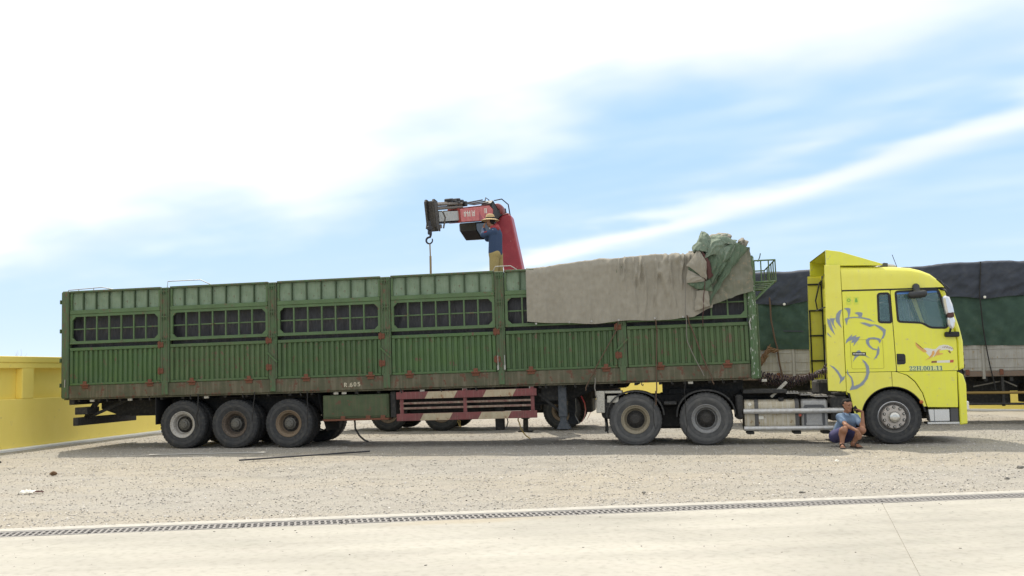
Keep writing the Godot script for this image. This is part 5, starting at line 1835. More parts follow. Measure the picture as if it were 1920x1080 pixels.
# ---------------------------------------------------------------- tarpaulins and ropes
func crumple(st: SurfaceTool, c: Vector3, r: Vector3, amp: float, sd: int, nu := 60, nv := 36) -> void:
	var f := noise(0.7, sd, 1)
	var rows := []
	# flat facets of stiff folded cloth, cut by random planes
	var rg := RandomNumberGenerator.new()
	rg.seed = sd
	var planes := []
	for k in 34:
		var n := Vector3(rg.randf_range(-1, 1), rg.randf_range(-1, 1), rg.randf_range(-1, 1)).normalized()
		planes.append([n, rg.randf_range(0.78, 1.0)])
	for j in nv + 1:
		var th := PI * j / nv
		var row := PackedVector3Array()
		for i in nu:
			var ph := TAU * i / nu
			var d := Vector3(sin(th) * cos(ph), cos(th), sin(th) * sin(ph))
			# ridges: sharp creases between flat facets
			var a := 1.0 - absf(f.get_noise_3d(d.x * 0.9, d.y * 0.7, d.z * 0.9) * 2.6)
			var b := 1.0 - absf(f.get_noise_3d(d.x * 1.7 + 7.0, d.y * 1.0, d.z * 1.7) * 2.4)
			var cut := 1.25
			for pl in planes:
				var dn: float = d.dot(pl[0])
				if dn > 0.2: cut = minf(cut, pl[1] / dn)
			var tuck := maxf(0.0, b - 0.55) * 0.35
			row.append(c + d * r * (cut * (1.0 + amp * 0.5 * (a - 0.6)) - tuck * amp))
		rows.append(row)
	sheet(st, rows, true)

func build_tarp() -> void:
	var t := thing("tarpaulin", "faded beige and green tarpaulin thrown over the front of the green trailer and bunched up", "tarpaulin", Vector3(-13.244, 1.106, 0))
	t.rotation.z = TA
	# beige sheet: over the top and down the near side
	var f := noise(0.9, 91, 4)
	var g := noise(2.6, 92, 3)
	var st := st_new()
	var rows := []
	var nv := 64
	var nu := 150
	for j in nv + 1:
		var v := float(j) / nv
		var row := PackedVector3Array()
		for i in nu + 1:
			var x := lerpf(10.43, 14.16, float(i) / nu)
			var yb := lerpf(1.285, 1.20, smoothstep(10.4, 12.0, x)) + 0.022 * sin(x * 2.1) + 0.012 * sin(x * 5.7) + 0.05 * smoothstep(13.3, 13.75, x) + 0.20 * smoothstep(13.7, 14.16, x)
			var yt := 2.395 + 0.135 * smoothstep(10.6, 12.1, x) + 0.015 * sin(x * 3.0) + f.get_noise_2d(x * 2.0, 3.0) * 0.025
			var fold := 1.0 - absf(f.get_noise_2d(x * 1.5, 0.3 + v * 0.35) * 2.2)
			var gather := maxf(0.0, 1.0 - absf(g.get_noise_2d(x * 1.1, v * 0.4)) * 3.6) * smoothstep(11.8, 12.8, x)
			var q := Vector3.ZERO
			if v < 0.62:
				var h := v / 0.62
				var hang := smoothstep(0.0, 1.0, h)
				q = Vector3(x, lerpf(yb, yt, h), 0.055 + (1.0 - h) * 0.05 + (fold - 0.5) * 0.045 * (1.2 - hang) + gather * 0.09 * (0.25 + hang) * (1.0 - smoothstep(0.93, 1.0, h) * 0.5) + g.get_noise_2d(x * 2.0, v * 5.0) * 0.012)
				if h > 0.9: q.z = lerpf(q.z, q.z - 0.05, (h - 0.9) * 10.0)
				q.x += gather * 0.02
			else:
				var h := (v - 0.62) / 0.38
				q = Vector3(x, yt + 0.05 * sin(PI * h) + (fold - 0.5) * 0.06 * sin(PI * minf(1.0, h * 3.0)) + gather * 0.03 * (1.0 - h), lerpf(0.03, -2.52, h))
			row.append(q)
		rows.append(row)
	sheet(st, rows)
	var back := []
	for row in rows.slice(0, 41):
		var r2 := PackedVector3Array()
		for p in row: r2.append(p - Vector3(0, 0, 0.006))
		back.append(r2)
	sheet(st, back)
	var sh := obj("draped_sheet", st, mats.tarp_beige, t)
	for x in [10.62, 11.3, 11.75, 12.3, 13.02, 13.58]:
		var e := st_new()
		lathe(e, [Vector2(0, 0.006), Vector2(0.016, 0.006), Vector2(0.022, 0.0)], 10, Vector3(x, 1.245 + 0.01 * sin(x), 0.135))
		obj("eyelet", e, mats.galv, sh)
	var hem := st_new()
	var q := []
	for i in 60:
		var p: Vector3 = rows[0][i * 2]
		q.append(p + Vector3(0, 0.008, 0.004))
	tube(hem, q, 0.010, 6)
	obj("hem", hem, mats.tarp_beige, sh)
	# the green end, drawn tight to the front post
	st = st_new()
	cloth(st, Vector3(14.08, 1.45, 0.13), Vector3(14.985, 1.735, 0.075), Vector3(14.965, 2.57, 0.055), Vector3(13.95, 2.48, 0.10), 0.05, 0.045, 3, 40, 1.6, 0.008)
	cloth(st, Vector3(13.95, 2.48, 0.10), Vector3(14.965, 2.57, 0.055), Vector3(15.0, 2.56, -2.5), Vector3(13.95, 2.5, -2.5), 0.05, 0.06, 4, 30, 1.4, 0.008)
	obj("green_end", st, mats.tarp_green_dirty, t)
	st = st_new()
	cloth(st, Vector3(14.10, 1.50, 0.15), Vector3(14.22, 1.74, 0.13), Vector3(14.95, 2.60, 0.08), Vector3(14.52, 2.70, 0.14), 0.11, 0.05, 13, 26, 1.8, 0.01)
	cloth(st, Vector3(14.13, 1.80, 0.19), Vector3(14.24, 1.95, 0.16), Vector3(14.80, 2.70, 0.13), Vector3(14.10, 2.50, 0.22), 0.12, 0.07, 14, 26, 1.9, 0.01)
	obj("folded_edge", st, mats.tarp_green_shaded, t)
	# the bundle on top
	st = st_new()
	crumple(st, Vector3(14.22, 2.62, -0.28), Vector3(0.43, 0.31, 0.44), 0.30, 21)
	crumple(st, Vector3(14.60, 2.58, -0.42), Vector3(0.34, 0.22, 0.50), 0.36, 22)
	crumple(st, Vector3(14.35, 2.58, -1.2), Vector3(0.50, 0.26, 0.75), 0.5, 23)
	obj("bundle", st, mats.tarp_green, t)
	st = st_new()
	crumple(st, Vector3(14.42, 2.83, -0.30), Vector3(0.25, 0.14, 0.30), 0.4, 24, 48, 28)
	crumple(st, Vector3(14.83, 2.70, -0.20), Vector3(0.10, 0.12, 0.22), 0.55, 25, 40, 24)
	crumple(st, Vector3(13.82, 2.50, -0.16), Vector3(0.12, 0.10, 0.22), 0.4, 26, 40, 24)
	obj("rolled_edge", st, mats.tarp_beige, t)
	st = st_new()
	cloth(st, Vector3(13.84, 2.58, 0.20), Vector3(14.18, 2.47, 0.27), Vector3(14.20, 2.80, 0.10), Vector3(14.02, 2.985, -0.06), 0.13, 0.04, 31, 22, 2.4, 0.01)
	cloth(st, Vector3(14.06, 2.40, 0.28), Vector3(14.34, 2.46, 0.26), Vector3(14.62, 2.74, 0.12), Vector3(14.10, 2.78, 0.12), 0.14, 0.04, 32, 22, 2.4, 0.01)
	cloth(st, Vector3(14.18, 2.60, 0.22), Vector3(14.60, 2.66, 0.20), Vector3(14.72, 2.74, 0.02), Vector3(14.22, 2.88, 0.0), 0.11, 0.04, 33, 22, 2.4, 0.01)
	cloth(st, Vector3(14.30, 2.20, 0.22), Vector3(14.62, 2.46, 0.18), Vector3(14.70, 2.70, 0.12), Vector3(14.22, 2.52, 0.26), 0.09, 0.035, 34, 22, 2.4, 0.01)
	obj("crumpled_fold", st, mats.tarp_green, t)
	# folds hanging down on the near side
	st = st_new()
	cloth(st, Vector3(13.70, 2.27, 0.23), Vector3(14.07, 1.97, 0.25), Vector3(14.10, 2.30, 0.28), Vector3(13.94, 2.60, 0.20), 0.09, 0.03, 41, 20, 2.0, 0.012)
	cloth(st, Vector3(13.665, 1.92, 0.21), Vector3(14.03, 1.93, 0.25), Vector3(14.05, 1.99, 0.22), Vector3(13.71, 2.20, 0.17), 0.07, 0.025, 42, 20, 2.0, 0.012)
	cloth(st, Vector3(13.81, 1.36, 0.13), Vector3(14.12, 1.45, 0.15), Vector3(14.10, 1.76, 0.17), Vector3(13.86, 1.77, 0.16), 0.05, 0.03, 43, 18, 2.0, 0.012)
	obj("hanging_fold", st, mats.tarp_beige, t)
	st = st_new()
	cloth(st, Vector3(13.79, 1.83, 0.15), Vector3(14.18, 1.73, 0.17), Vector3(14.14, 1.96, 0.23), Vector3(13.66, 1.93, 0.20), 0.06, 0.03, 44, 18, 2.0, 0.012)
	cloth(st, Vector3(13.72, 2.18, 0.16), Vector3(14.06, 1.96, 0.17), Vector3(14.06, 2.02, 0.22), Vector3(13.71, 2.28, 0.21), 0.03, 0.03, 45, 14, 2.0, 0.0)
	obj("turned_fold", st, mats.tarp_green_shaded, t)
	st = st_new()
	cloth(st, Vector3(14.11, 1.98, 0.24), Vector3(14.20, 2.04, 0.23), Vector3(14.16, 2.32, 0.27), Vector3(14.00, 2.56, 0.24), 0.05, 0.02, 46, 14, 2.0, 0.0)
	obj("dark_lining", st, mats.maroon, t)

func rope_line(label: String, pts: Array, mat: Material, group := "", r := 0.011, at := Transform3D.IDENTITY) -> void:
	var st := st_new()
	var q := []
	for i in pts.size() - 1:
		for k in 8:
			var u := k / 8.0
			var p: Vector3 = (pts[i] as Vector3).lerp(pts[i + 1], u)
			p += Vector3(sin(u * PI * 2.0 + i) * 0.006, -sin(u * PI) * 0.008, 0)
			q.append(p)
	q.append(pts[-1])
	tube(st, q, r, 6)
	var o := obj("rope", st, mat)
	o.transform = at
	tag(o, label, "rope", group)

func build_ropes() -> void:
	var T := Transform3D(Basis(Vector3.BACK, TA), Vector3(-13.244, 1.106, 0))
	var gr := "ropes tying down the beige tarpaulin"
	rope_line("brown tie rope slanting down leftwards from the tarpaulin across a ribbed panel", [Vector3(12.29, 1.21, 0.15), Vector3(12.24, 1.05, 0.06), Vector3(11.593, -0.05, 0.05), Vector3(11.57, -0.15, 0.02)], mats.rope, gr, 0.012, T)
	rope_line("brown tie rope hanging straight down from the tarpaulin over the foremost ribbed panel", [Vector3(13.03, 1.22, 0.15), Vector3(13.05, 1.05, 0.06), Vector3(12.991, -0.17, 0.05), Vector3(12.96, -0.49, 0.03)], mats.rope, gr, 0.013, T)
	rope_line("brown tie rope slanting down right from below the bunched tarpaulin to the sill", [Vector3(13.66, 1.28, 0.17), Vector3(13.72, 1.06, 0.08), Vector3(14.093, 0.009, 0.05), Vector3(14.12, -0.1, 0.02)], mats.rope, gr, 0.014, T)
	rope_line("grey cord hanging from the bunched tarpaulin then slanting right to the sill", [Vector3(13.645, 2.0, 0.22), Vector3(13.637, 1.2, 0.17), Vector3(13.637, 0.768, 0.06), Vector3(13.939, 0.066, 0.05)], mats.cord, gr, 0.009, T)
	rope_line("thin dark red cord hanging down the folds of the bunched tarpaulin", [Vector3(14.04, 2.0, 0.29), Vector3(13.99, 1.5, 0.19), Vector3(13.96, 1.05, 0.06)], mats.maroon, gr, 0.008, T)
	rope_line("pale rope end dangling under the trailer beside the landing leg", [Vector3(11.77, 0.1, 0.03), Vector3(11.76, -0.15, 0.04), Vector3(11.79, -0.3, 0.03), Vector3(11.75, -0.52, 0.03)], mats.cord, "", 0.013, T)
	rope_line("black rope end dangling in front of the rearmost trailer wheel", [Vector3(3.20, 0.02, 0.02), Vector3(3.22, -0.3, 0.05), Vector3(3.18, -0.45, 0.05), Vector3(3.22, -0.68, 0.05)], mats.dark_rope, "", 0.014, T)
	rope_line("thin dark rope dangling in front of the middle trailer wheel", [Vector3(4.49, 0.02, 0.02), Vector3(4.47, -0.35, 0.05), Vector3(4.435, -0.60, 0.05)], mats.dark_rope, "", 0.010, T)
	rope_line("thin dark rope dangling in front of the foremost trailer wheel", [Vector3(5.66, 0.0, 0.02), Vector3(5.69, -0.3, 0.06), Vector3(5.672, -0.74, 0.05)], mats.dark_rope, "", 0.010, T)
	rope_line("thin dark rope dangling in front of the tractor's rear drive wheel", [Vector3(12.97, -0.2, 0.05), Vector3(12.90, -0.6, 0.06), Vector3(12.93, -0.95, 0.05)], mats.dark_rope, "", 0.008, T)
	rope_line("thin dark rope dangling between the two drive wheels of the tractor", [Vector3(13.56, 0.0, 0.02), Vector3(13.54, -0.3, 0.03), Vector3(13.56, -0.9, 0.04), Vector3(13.54, -1.15, 0.05)], mats.dark_rope, "", 0.008, T)
	rope_line("black hose loop hanging to the ground behind the last trailer wheel", [Vector3(6.62, -0.62, -0.2), Vector3(6.65, -0.85, -0.2), Vector3(6.78, -1.02, -0.2), Vector3(6.92, -1.10, -0.22)], mats.dark_rope, "", 0.022, T)
	rope_line("yellowish hose drooping to the ground under the striped side guard", [Vector3(10.12, -0.62, -0.3), Vector3(10.13, -0.75, -0.25), Vector3(10.22, -0.98, -0.25), Vector3(10.36, -1.12, -0.3)], mats.hose_yellow, "", 0.014, T)
	rope_line("short yellow strap end hanging below the striped side guard", [Vector3(8.86, -0.62, -0.3), Vector3(8.84, -0.75, -0.3), Vector3(8.90, -0.84, -0.3), Vector3(8.88, -0.70, -0.3)], mats.hose_yellow, "", 0.012, T)

# ---------------------------------------------------------------- the tarped trailer behind
func build_far_trailer() -> void:
	var c := Vector3(7.5, 0, -7.45)
	var t := thing("tarped_trailer", "grey dropside trailer under green and navy tarpaulins standing behind the yellow tractor", "trailer", c)
	var zf := -6.2
	var zb := -8.7
	var x0 := 0.9
	var x1 := 14.6
	var st := st_new()
	var k := 0
	var x := x0
	while x < x1 - 0.5:
		st = st_new()
		cbox(st, Vector3(x + 0.02, 1.32, zf - 0.05), Vector3(x + 2.26, 1.98, zf), 0.012)
		for y in [1.40, 1.62, 1.86]: cbox(st, Vector3(x + 0.05, y, zf - 0.001), Vector3(x + 2.22, y + 0.03, zf + 0.012), 0.005)
		var d := obj("dropside", st, mats.grey_side, t, -c)
		for hx in [0.35, 1.85]:
			st = st_new()
			cbox(st, Vector3(x + hx, 1.22, zf), Vector3(x + hx + 0.09, 1.36, zf + 0.03), 0.006)
			obj("hinge", st, mats.rust, d)
		st = st_new()
		cbox(st, Vector3(x - 0.05, 1.12, zf - 0.08), Vector3(x + 0.02 - 0.002, 2.02, zf + 0.02), 0.01)
		obj("post", st, mats.grey_side, t, -c)
		x += 2.3
		k += 1
	st = st_new()
	cbox(st, Vector3(x0, 1.18, zb), Vector3(x1, 1.318, zf + 0.01), 0.012)
	obj("floor", st, mats.rust_rail, t, -c)
	st = st_new()
	cbox(st, Vector3(x0, 1.32, zb), Vector3(x1, 2.0, zb + 0.05), 0.012)
	cbox(st, Vector3(x0, 1.32, zb + 0.051), Vector3(x0 + 0.05, 2.4, zf - 0.06), 0.012)
	cbox(st, Vector3(x1 - 0.05, 1.32, zb + 0.051), Vector3(x1, 2.4, zf - 0.06), 0.012)
	obj("dropside", st, mats.grey_side, t, -c)
	st = st_new()
	for z in [-6.95, -7.95]: cbox(st, Vector3(x0 + 0.2, 0.80, z - 0.06), Vector3(x1 - 0.2, 1.18, z + 0.06), 0.01)
	for i in 22: cbox(st, Vector3(x0 + 0.3 + i * 0.6, 1.06, zb + 0.1), Vector3(x0 + 0.38 + i * 0.6, 1.175, zf - 0.05), 0.005)
	cbox(st, Vector3(8.8, 0.52, -7.0), Vector3(10.3, 1.0, -6.35), 0.02)
	cbox(st, Vector3(6.2, 0.45, -7.8), Vector3(8.6, 0.85, -6.9), 0.03)
	for px in [6.0, 8.2, 10.4]: cbox(st, Vector3(px, 0.44, -6.34), Vector3(px + 0.07, 1.18, -6.27), 0.006)
	obj("chassis", st, mats.under, t, -c)
	st = st_new()
	tube(st, [Vector3(4.6, 0.80, -6.25), Vector3(10.6, 0.76, -6.25)], 0.035, 8)
	obj("side_guard_rail", st, mats.ochre_rail, t, -c)
	st = st_new()
	tube(st, [Vector3(4.6, 0.52, -6.27), Vector3(10.6, 0.48, -6.27)], 0.03, 8)
	obj("side_guard_rail", st, mats.under, t, -c)
	st = st_new()
	tube(st, [Vector3(7.6, 0.93, -6.5), Vector3(8.3, 1.07, -6.4), Vector3(8.6, 0.92, -6.4)], 0.02, 6)
	obj("hose", st, mats.cord, t, -c)
	for ax in [11.2, 12.5, 13.7]:
		var w := make_wheel(t, -c + Vector3(ax, 0.50, zf - 0.2), 0.515, "trailer", mats.ring_brown)
		copy_part(w, t, "wheel", -c + Vector3(ax, 0.50, zb + 0.35))
	for z in [-6.6, -8.3]:
		st = st_new()
		cbox(st, Vector3(3.6, 0.02, z - 0.08), Vector3(3.75, 1.18, z + 0.08), 0.01)
		cbox(st, Vector3(3.52, 0.0, z - 0.12), Vector3(3.83, 0.03, z + 0.12), 0.005)
		obj("landing_leg", st, mats.under, t, -c)
	# tarpaulins
	var f := noise(0.8, 101, 4)
	var tw := thing("green_tarpaulin", "dark green tarpaulin stretched over the far trailer's load above the grey dropsides", "tarpaulin", Vector3(7.7, 1.98, -7.45))
	var co := -tw.position
	st = st_new()
	var rows := []
	for j in 31:
		var v := j / 30.0
		var row := PackedVector3Array()
		for i in 161:
			var xx := lerpf(x0 - 0.02, x1 + 0.02, i / 160.0)
			var fold := 1.0 - absf(f.get_noise_2d(xx * 1.1 + v * 1.2, v * 1.4) * 2.2)
			row.append(Vector3(xx, lerpf(1.955 + 0.012 * sin(xx * 2.7), 3.75, v), zf + 0.03 + 0.05 * sin(PI * v) + (fold - 0.5) * 0.05 + f.get_noise_2d(xx * 3.0, v * 6.0) * 0.012))
		rows.append(row)
	for j in 8:
		var row := PackedVector3Array()
		for i in 161:
			var xx := lerpf(x0 - 0.02, x1 + 0.02, i / 160.0)
			row.append(Vector3(xx, 3.76 + 0.05 * sin(PI * j / 7.0), lerpf(zf, zb, (j + 1) / 8.0)))
		rows.append(row)
	sheet(st, rows)
	box(st, Vector3(x0, 2.0, zb), Vector3(x1, 3.7, zb + 0.02))
	box(st, Vector3(x0, 2.0, zb + 0.03), Vector3(x0 + 0.02, 3.7, zf))
	obj("sheet", st, mats.tarp_far_green, tw, co)
	st = st_new()
	plate(st, pv([2.95, 2.42, 3.45, 2.40, 3.45, 2.43, 2.95, 2.45]), zf + 0.10, zf + 0.105)
	obj("seam_patch", st, mats.tarp_navy, tw, co)
	var tn := thing("navy_tarpaulin", "dark navy tarpaulin laid over the top of the far trailer's green tarpaulin", "tarpaulin", Vector3(7.7, 3.1, -7.45))
	co = -tn.position
	st = st_new()
	rows = []
	for j in 41:
		var v := j / 40.0
		var row := PackedVector3Array()
		for i in 181:
			var xx := lerpf(x0 - 0.06, x1 + 0.06, i / 180.0)
			var sag := fmod(xx + 0.25, 1.62) / 1.62
			var yb := 3.07 + 0.13 * sin(PI * sag) * (0.6 + 0.6 * f.get_noise_2d(floor((xx + 0.25) / 1.62) * 9.0, 4.0)) + 0.10 * smoothstep(2.6, 4.4, xx) * smoothstep(5.8, 4.4, xx) + 0.05 * smoothstep(5.0, 9.0, xx)
			var yt := 3.99 + 0.07 * smoothstep(5.5, 8.0, xx) + 0.012 * sin(xx * 1.9) + f.get_noise_2d(xx * 1.6, 8.0) * 0.025
			var fold := 1.0 - absf(f.get_noise_2d(xx * 1.3 - v * 1.6, v * 2.0 + 30.0) * 2.2)
			if v < 0.6:
				var h := v / 0.6
				row.append(Vector3(xx, lerpf(yb, yt, h), zf + 0.13 + 0.03 * sin(PI * h) + (fold - 0.5) * 0.07 * (1.0 - h * 0.6) - 0.05 * smoothstep(0.94, 1.0, h)))
			else:
				var h := (v - 0.6) / 0.4
				row.append(Vector3(xx, yt + 0.03 * sin(PI * h) + (fold - 0.5) * 0.012, lerpf(zf + 0.05, zb - 0.05, h)))
		rows.append(row)
	sheet(st, rows)
	var ns := obj("sheet", st, mats.tarp_navy, tn, co)
	x = 1.37
	while x < 12.0:
		st = st_new()
		lathe(st, [Vector2(0, 0.01), Vector2(0.03, 0.008), Vector2(0.035, 0.0)], 10, Vector3(x, 3.12 + 0.05 * smoothstep(5.0, 9.0, x), zf + 0.19))
		obj("eyelet", st, mats.print_white, ns)
		x += 1.62
	rope_line("brown rope tied down over the far trailer's tarpaulins in the gap behind the cab", [Vector3(2.62, 3.3, -5.98), Vector3(2.66, 2.6, -6.05), Vector3(2.78, 1.98, -6.1), Vector3(2.88, 1.25, -6.15)], mats.rope, "", 0.022)
	rope_line("dark rope tied down over the far trailer's tarpaulins to the right of the yellow cab", [Vector3(7.80, 4.05, -6.02), Vector3(7.72, 3.1, -5.98), Vector3(7.83, 2.0, -6.1), Vector3(8.02, 0.85, -6.15)], mats.dark_rope, "", 0.015)
	st = st_new()
	cloth(st, Vector3(2.30, 1.45, -6.06), Vector3(2.50, 1.72, -6.06), Vector3(2.62, 2.10, -6.08), Vector3(2.36, 1.80, -6.08), 0.05, 0.06, 55, 14, 3.0, 0.01)
	cloth(st, Vector3(2.48, 1.85, -6.05), Vector3(2.80, 1.90, -6.05), Vector3(2.80, 1.96, -6.06), Vector3(2.54, 2.08, -6.06), 0.04, 0.05, 56, 12, 3.0, 0.01)
	tag(obj("rag", st, mats.brown_cloth), "crumpled brown cloth hanging on the far trailer's grey dropside behind the coiled air lines", "rag")

# ---------------------------------------------------------------- the crane truck behind
func build_crane() -> void:
	var c := Vector3(-5.2, 0, -6.5)
	var t := thing("crane_truck", "truck with a red loading crane standing behind the green trailer", "crane truck", c)
	var st := st_new()
	# column, leaning slightly, wider at its foot
	var a := Vector3(-3.50, 1.25, -6.2)
	var b := Vector3(-4.295, 5.72, -6.2)
	var up := (b - a).normalized()
	M = Transform3D(Basis(Vector3(up.y, -up.x, 0), up, Vector3.BACK), a)
	var h := (b - a).length()
	plate(st, pv([-0.30, 0, 0.30, 0, 0.215, h - 0.06, 0.19, h, -0.20, h + 0.02, -0.235, h - 0.05]), -0.26, 0.26, 0.03)
	var col := obj("crane_column", st, mats.crane_red, t, -c)
	st = st_new()
	for q in [[0.05, 0.34], [0.13, 0.34], [0.1, 0.42]]: lathe(st, [Vector2(0, 0.012), Vector2(0.012, 0.01), Vector2(0.014, 0.0)], 8, Vector3(q[0] - 0.02, h * q[1] * 2.0, 0.26))
	cbox(st, Vector3(-0.17, h + 0.02, -0.24), Vector3(0.16, h + 0.05, 0.24), 0.01)
	obj("column_cap", st, mats.crane_pink, col)
	M = Transform3D.IDENTITY
	st = st_new()
	cbox(st, Vector3(-4.2, 0.9, -7.4), Vector3(-3.0, 1.3, -5.4), 0.04)
	cbox(st, Vector3(-3.75, 1.29, -6.6), Vector3(-3.2, 1.7, -5.8), 0.06)
	obj("crane_base", st, mats.crane_red, t, -c)
	# slewing drum at the head of the column
	st = st_new()
	lathe(st, [Vector2(0, 0.22), Vector2(0.10, 0.215), Vector2(0.15, 0.19), Vector2(0.175, 0.12), Vector2(0.18, -0.15), Vector2(0.15, -0.22), Vector2(0, -0.23)], 28, Vector3(-4.44, 5.88, -6.0))
	obj("slewing_motor", st, mats.crane_maroon, t, -c)
	# boom
	var P0 := Vector3(-4.4, 5.85, -6.2)
	var ax := Vector3(-1.02, -0.69, 4.1)
	var L := ax.length()
	var d := ax / L
	var side := d.cross(Vector3.UP).normalized()
	var uu := side.cross(d).normalized()
	M = Transform3D(Basis(d, uu, side), P0)
	# in this frame x runs along the boom and y up
	st = st_new()
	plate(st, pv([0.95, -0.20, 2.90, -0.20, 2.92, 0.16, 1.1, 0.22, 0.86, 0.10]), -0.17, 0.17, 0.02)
	var red := obj("boom", st, mats.crane_red_sunlit, t, -c)
	st = st_new()
	for s in [-1.0, 1.0]:
		for q in [[1.15, 1.45], [1.5, 1.8]]:
			var z: float = s * 0.1705
			plate(st, pv([q[0], -0.19, q[1], -0.19, q[1] - 0.03, 0.03]), minf(z, z + s * 0.003), maxf(z, z + s * 0.003))
	obj("jagged_stripe", st, mats.crane_red, red)
	st = st_new()
	for s in [-1.0, 1.0]:
		var z0: float = s * 0.171
		for k in 5:
			var x := 2.06 + k * 0.135
			cbox(st, Vector3(x, -0.06, minf(z0, z0 + s * 0.004)), Vector3(x + 0.035, 0.09, maxf(z0, z0 + s * 0.004)), 0.001)
			if k != 1: cbox(st, Vector3(x + 0.036, 0.02, minf(z0, z0 + s * 0.004)), Vector3(x + 0.10, 0.05, maxf(z0, z0 + s * 0.004)), 0.001)
			if k % 2 == 0: cbox(st, Vector3(x + 0.07, -0.06, minf(z0, z0 + s * 0.004)), Vector3(x + 0.10, 0.015, maxf(z0, z0 + s * 0.004)), 0.001)
		cbox(st, Vector3(1.30, 0.0, minf(z0, z0 + s * 0.003)), Vector3(1.36, 0.13, maxf(z0, z0 + s * 0.003)), 0.001)
		cbox(st, Vector3(1.40, 0.0, minf(z0, z0 + s * 0.003)), Vector3(1.44, 0.13, maxf(z0, z0 + s * 0.003)), 0.001)
	obj("boom_marks", st, mats.print_white, red)
	# rear arm plates
	st = st_new()
	plate(st, pv([-0.1, -0.10, 0.35, -0.12, 0.9, -0.32, 1.02, -0.2, 0.92, 0.26, 0.78, 0.33, 0.5, 0.10, -0.05, 0.10]), -0.15, 0.15, 0.03)
	obj("boom_arm", st, mats.black, t, -c)
	st = st_new()
	plate(st, pv([2.90, -0.155, 4.0, -0.155, 4.0, 0.115, 2.90, 0.115]), -0.13, 0.13, 0.02)
	obj("boom_extension", st, mats.crane_grey, t, -c)
	st = st_new()
	plate(st, pv([2.93, -0.19, 4.0, -0.19, 4.0, -0.157, 2.93, -0.157]), -0.10, 0.10, 0.006)
	obj("lower_slide", st, mats.steel_dark, t, -c)
	st = st_new()
	for y in [0.20, 0.30]: tube(st, [Vector3(2.55, y, 0.05), Vector3(4.05, y - 0.02, 0.05)], 0.045, 10)
	for y in [0.19, 0.28]: tube(st, [Vector3(2.6, y, -0.09), Vector3(4.05, y - 0.02, -0.09)], 0.035, 10)
	obj("extension_cylinder", st, mats.crane_brown, t, -c)
	st = st_new()
	for k in 6: cbox(st, Vector3(2.35 + k * 0.13, 0.20 + (k % 2) * 0.07, -0.14 + (k % 3) * 0.03), Vector3(2.50 + k * 0.13, 0.33 + (k % 3) * 0.04, 0.12), 0.02)
	for k in 3: tube(st, [Vector3(1.0, 0.28 + k * 0.04, -0.1 + k * 0.08), Vector3(1.9, 0.24 + k * 0.03, -0.1 + k * 0.08), Vector3(2.5, 0.28, -0.1 + k * 0.08)], 0.018, 6)
	obj("valve_block", st, mats.black, t, -c)
	st = st_new()
	plate(st, pv([4.0, -0.33, 4.10, -0.36, 4.17, -0.25, 4.20, 0.34, 4.15, 0.40, 4.0, 0.34]), -0.13, -0.07, 0.012)
	plate(st, pv([4.0, -0.33, 4.10, -0.36, 4.17, -0.25, 4.20, 0.34, 4.15, 0.40, 4.0, 0.34]), 0.07, 0.13, 0.012)
	cbox(st, Vector3(4.0, -0.36, -0.069), Vector3(4.12, 0.36, 0.069), 0.01)
	obj("boom_head", st, mats.crane_dark, t, -c)
	st = st_new()
	tube(st, [Vector3(3.95, 0.1, 0.22), Vector3(3.86, -0.05, 0.24), Vector3(4.0, -0.28, 0.22)], 0.02, 6)
	tube(st, [Vector3(3.96, 0.1, -0.22), Vector3(3.88, -0.05, -0.24), Vector3(3.98, -0.30, -0.22)], 0.02, 6)
	cbox(st, Vector3(3.72, -0.30, -0.06), Vector3(3.98, -0.20, 0.06), 0.015)
	tube(st, [Vector3(3.80, -0.29, 0), Vector3(3.78, -0.36, 0), Vector3(3.74, -0.36, 0), Vector3(3.73, -0.29, 0)], 0.012, 6)
	obj("hoses", st, mats.crane_brown, t, -c)
	# winch box under the boom
	st = st_new()
	plate(st, pv([1.0, -0.62, 1.3, -0.68, 1.9, -0.66, 2.2, -0.42, 2.2, -0.21, 0.9, -0.21]), -0.24, 0.24, 0.04)
	cbox(st, Vector3(0.8, -0.64, -0.16), Vector3(1.05, -0.3, 0.16), 0.04)
	var wb := obj("winch_box", st, mats.black_gloss, t, -c)
	st = st_new()
	for s in [-1.0, 1.0]:
		var z: float = s * 0.2405
		for k in 2:
			var x := 1.10 + k * 0.16
			var za := minf(z, z + s * 0.004)
			var zb2 := maxf(z, z + s * 0.004)
			cbox(st, Vector3(x, -0.42, za), Vector3(x + 0.035, -0.26, zb2), 0.001)
			cbox(st, Vector3(x + 0.036, -0.295, za), Vector3(x + 0.11, -0.26, zb2), 0.001)
			cbox(st, Vector3(x + 0.036, -0.365, za), Vector3(x + 0.10, -0.335, zb2), 0.001)
			if k == 1: cbox(st, Vector3(x + 0.075, -0.42, za), Vector3(x + 0.11, -0.366, zb2), 0.001)
	obj("winch_box_marks", st, mats.print_white, wb)
	M = Transform3D.IDENTITY
	st = st_new()
	tube(st, [Vector3(-4.75, 6.0, -5.7), Vector3(-4.72, 6.2, -5.75), Vector3(-4.66, 6.16, -5.9), Vector3(-4.7, 5.9, -6.0)], 0.014, 6)
	tube(st, [Vector3(-4.5, 6.12, -5.8), Vector3(-4.3, 6.16, -5.85), Vector3(-4.14, 6.02, -5.95), Vector3(-4.10, 5.72, -6.0)], 0.016, 6)
	tube(st, [Vector3(-4.62, 6.0, -5.7), Vector3(-4.45, 5.9, -5.72), Vector3(-4.42, 5.7, -5.8)], 0.016, 6)
	obj("hoses", st, mats.black, t, -c)
	# hook
	var hk := Vector3(-5.385, 4.93, -2.08)
	st = st_new()
	cbox(st, hk + Vector3(-0.055, -0.10, -0.04), hk + Vector3(0.055, -0.005, 0.04), 0.012)
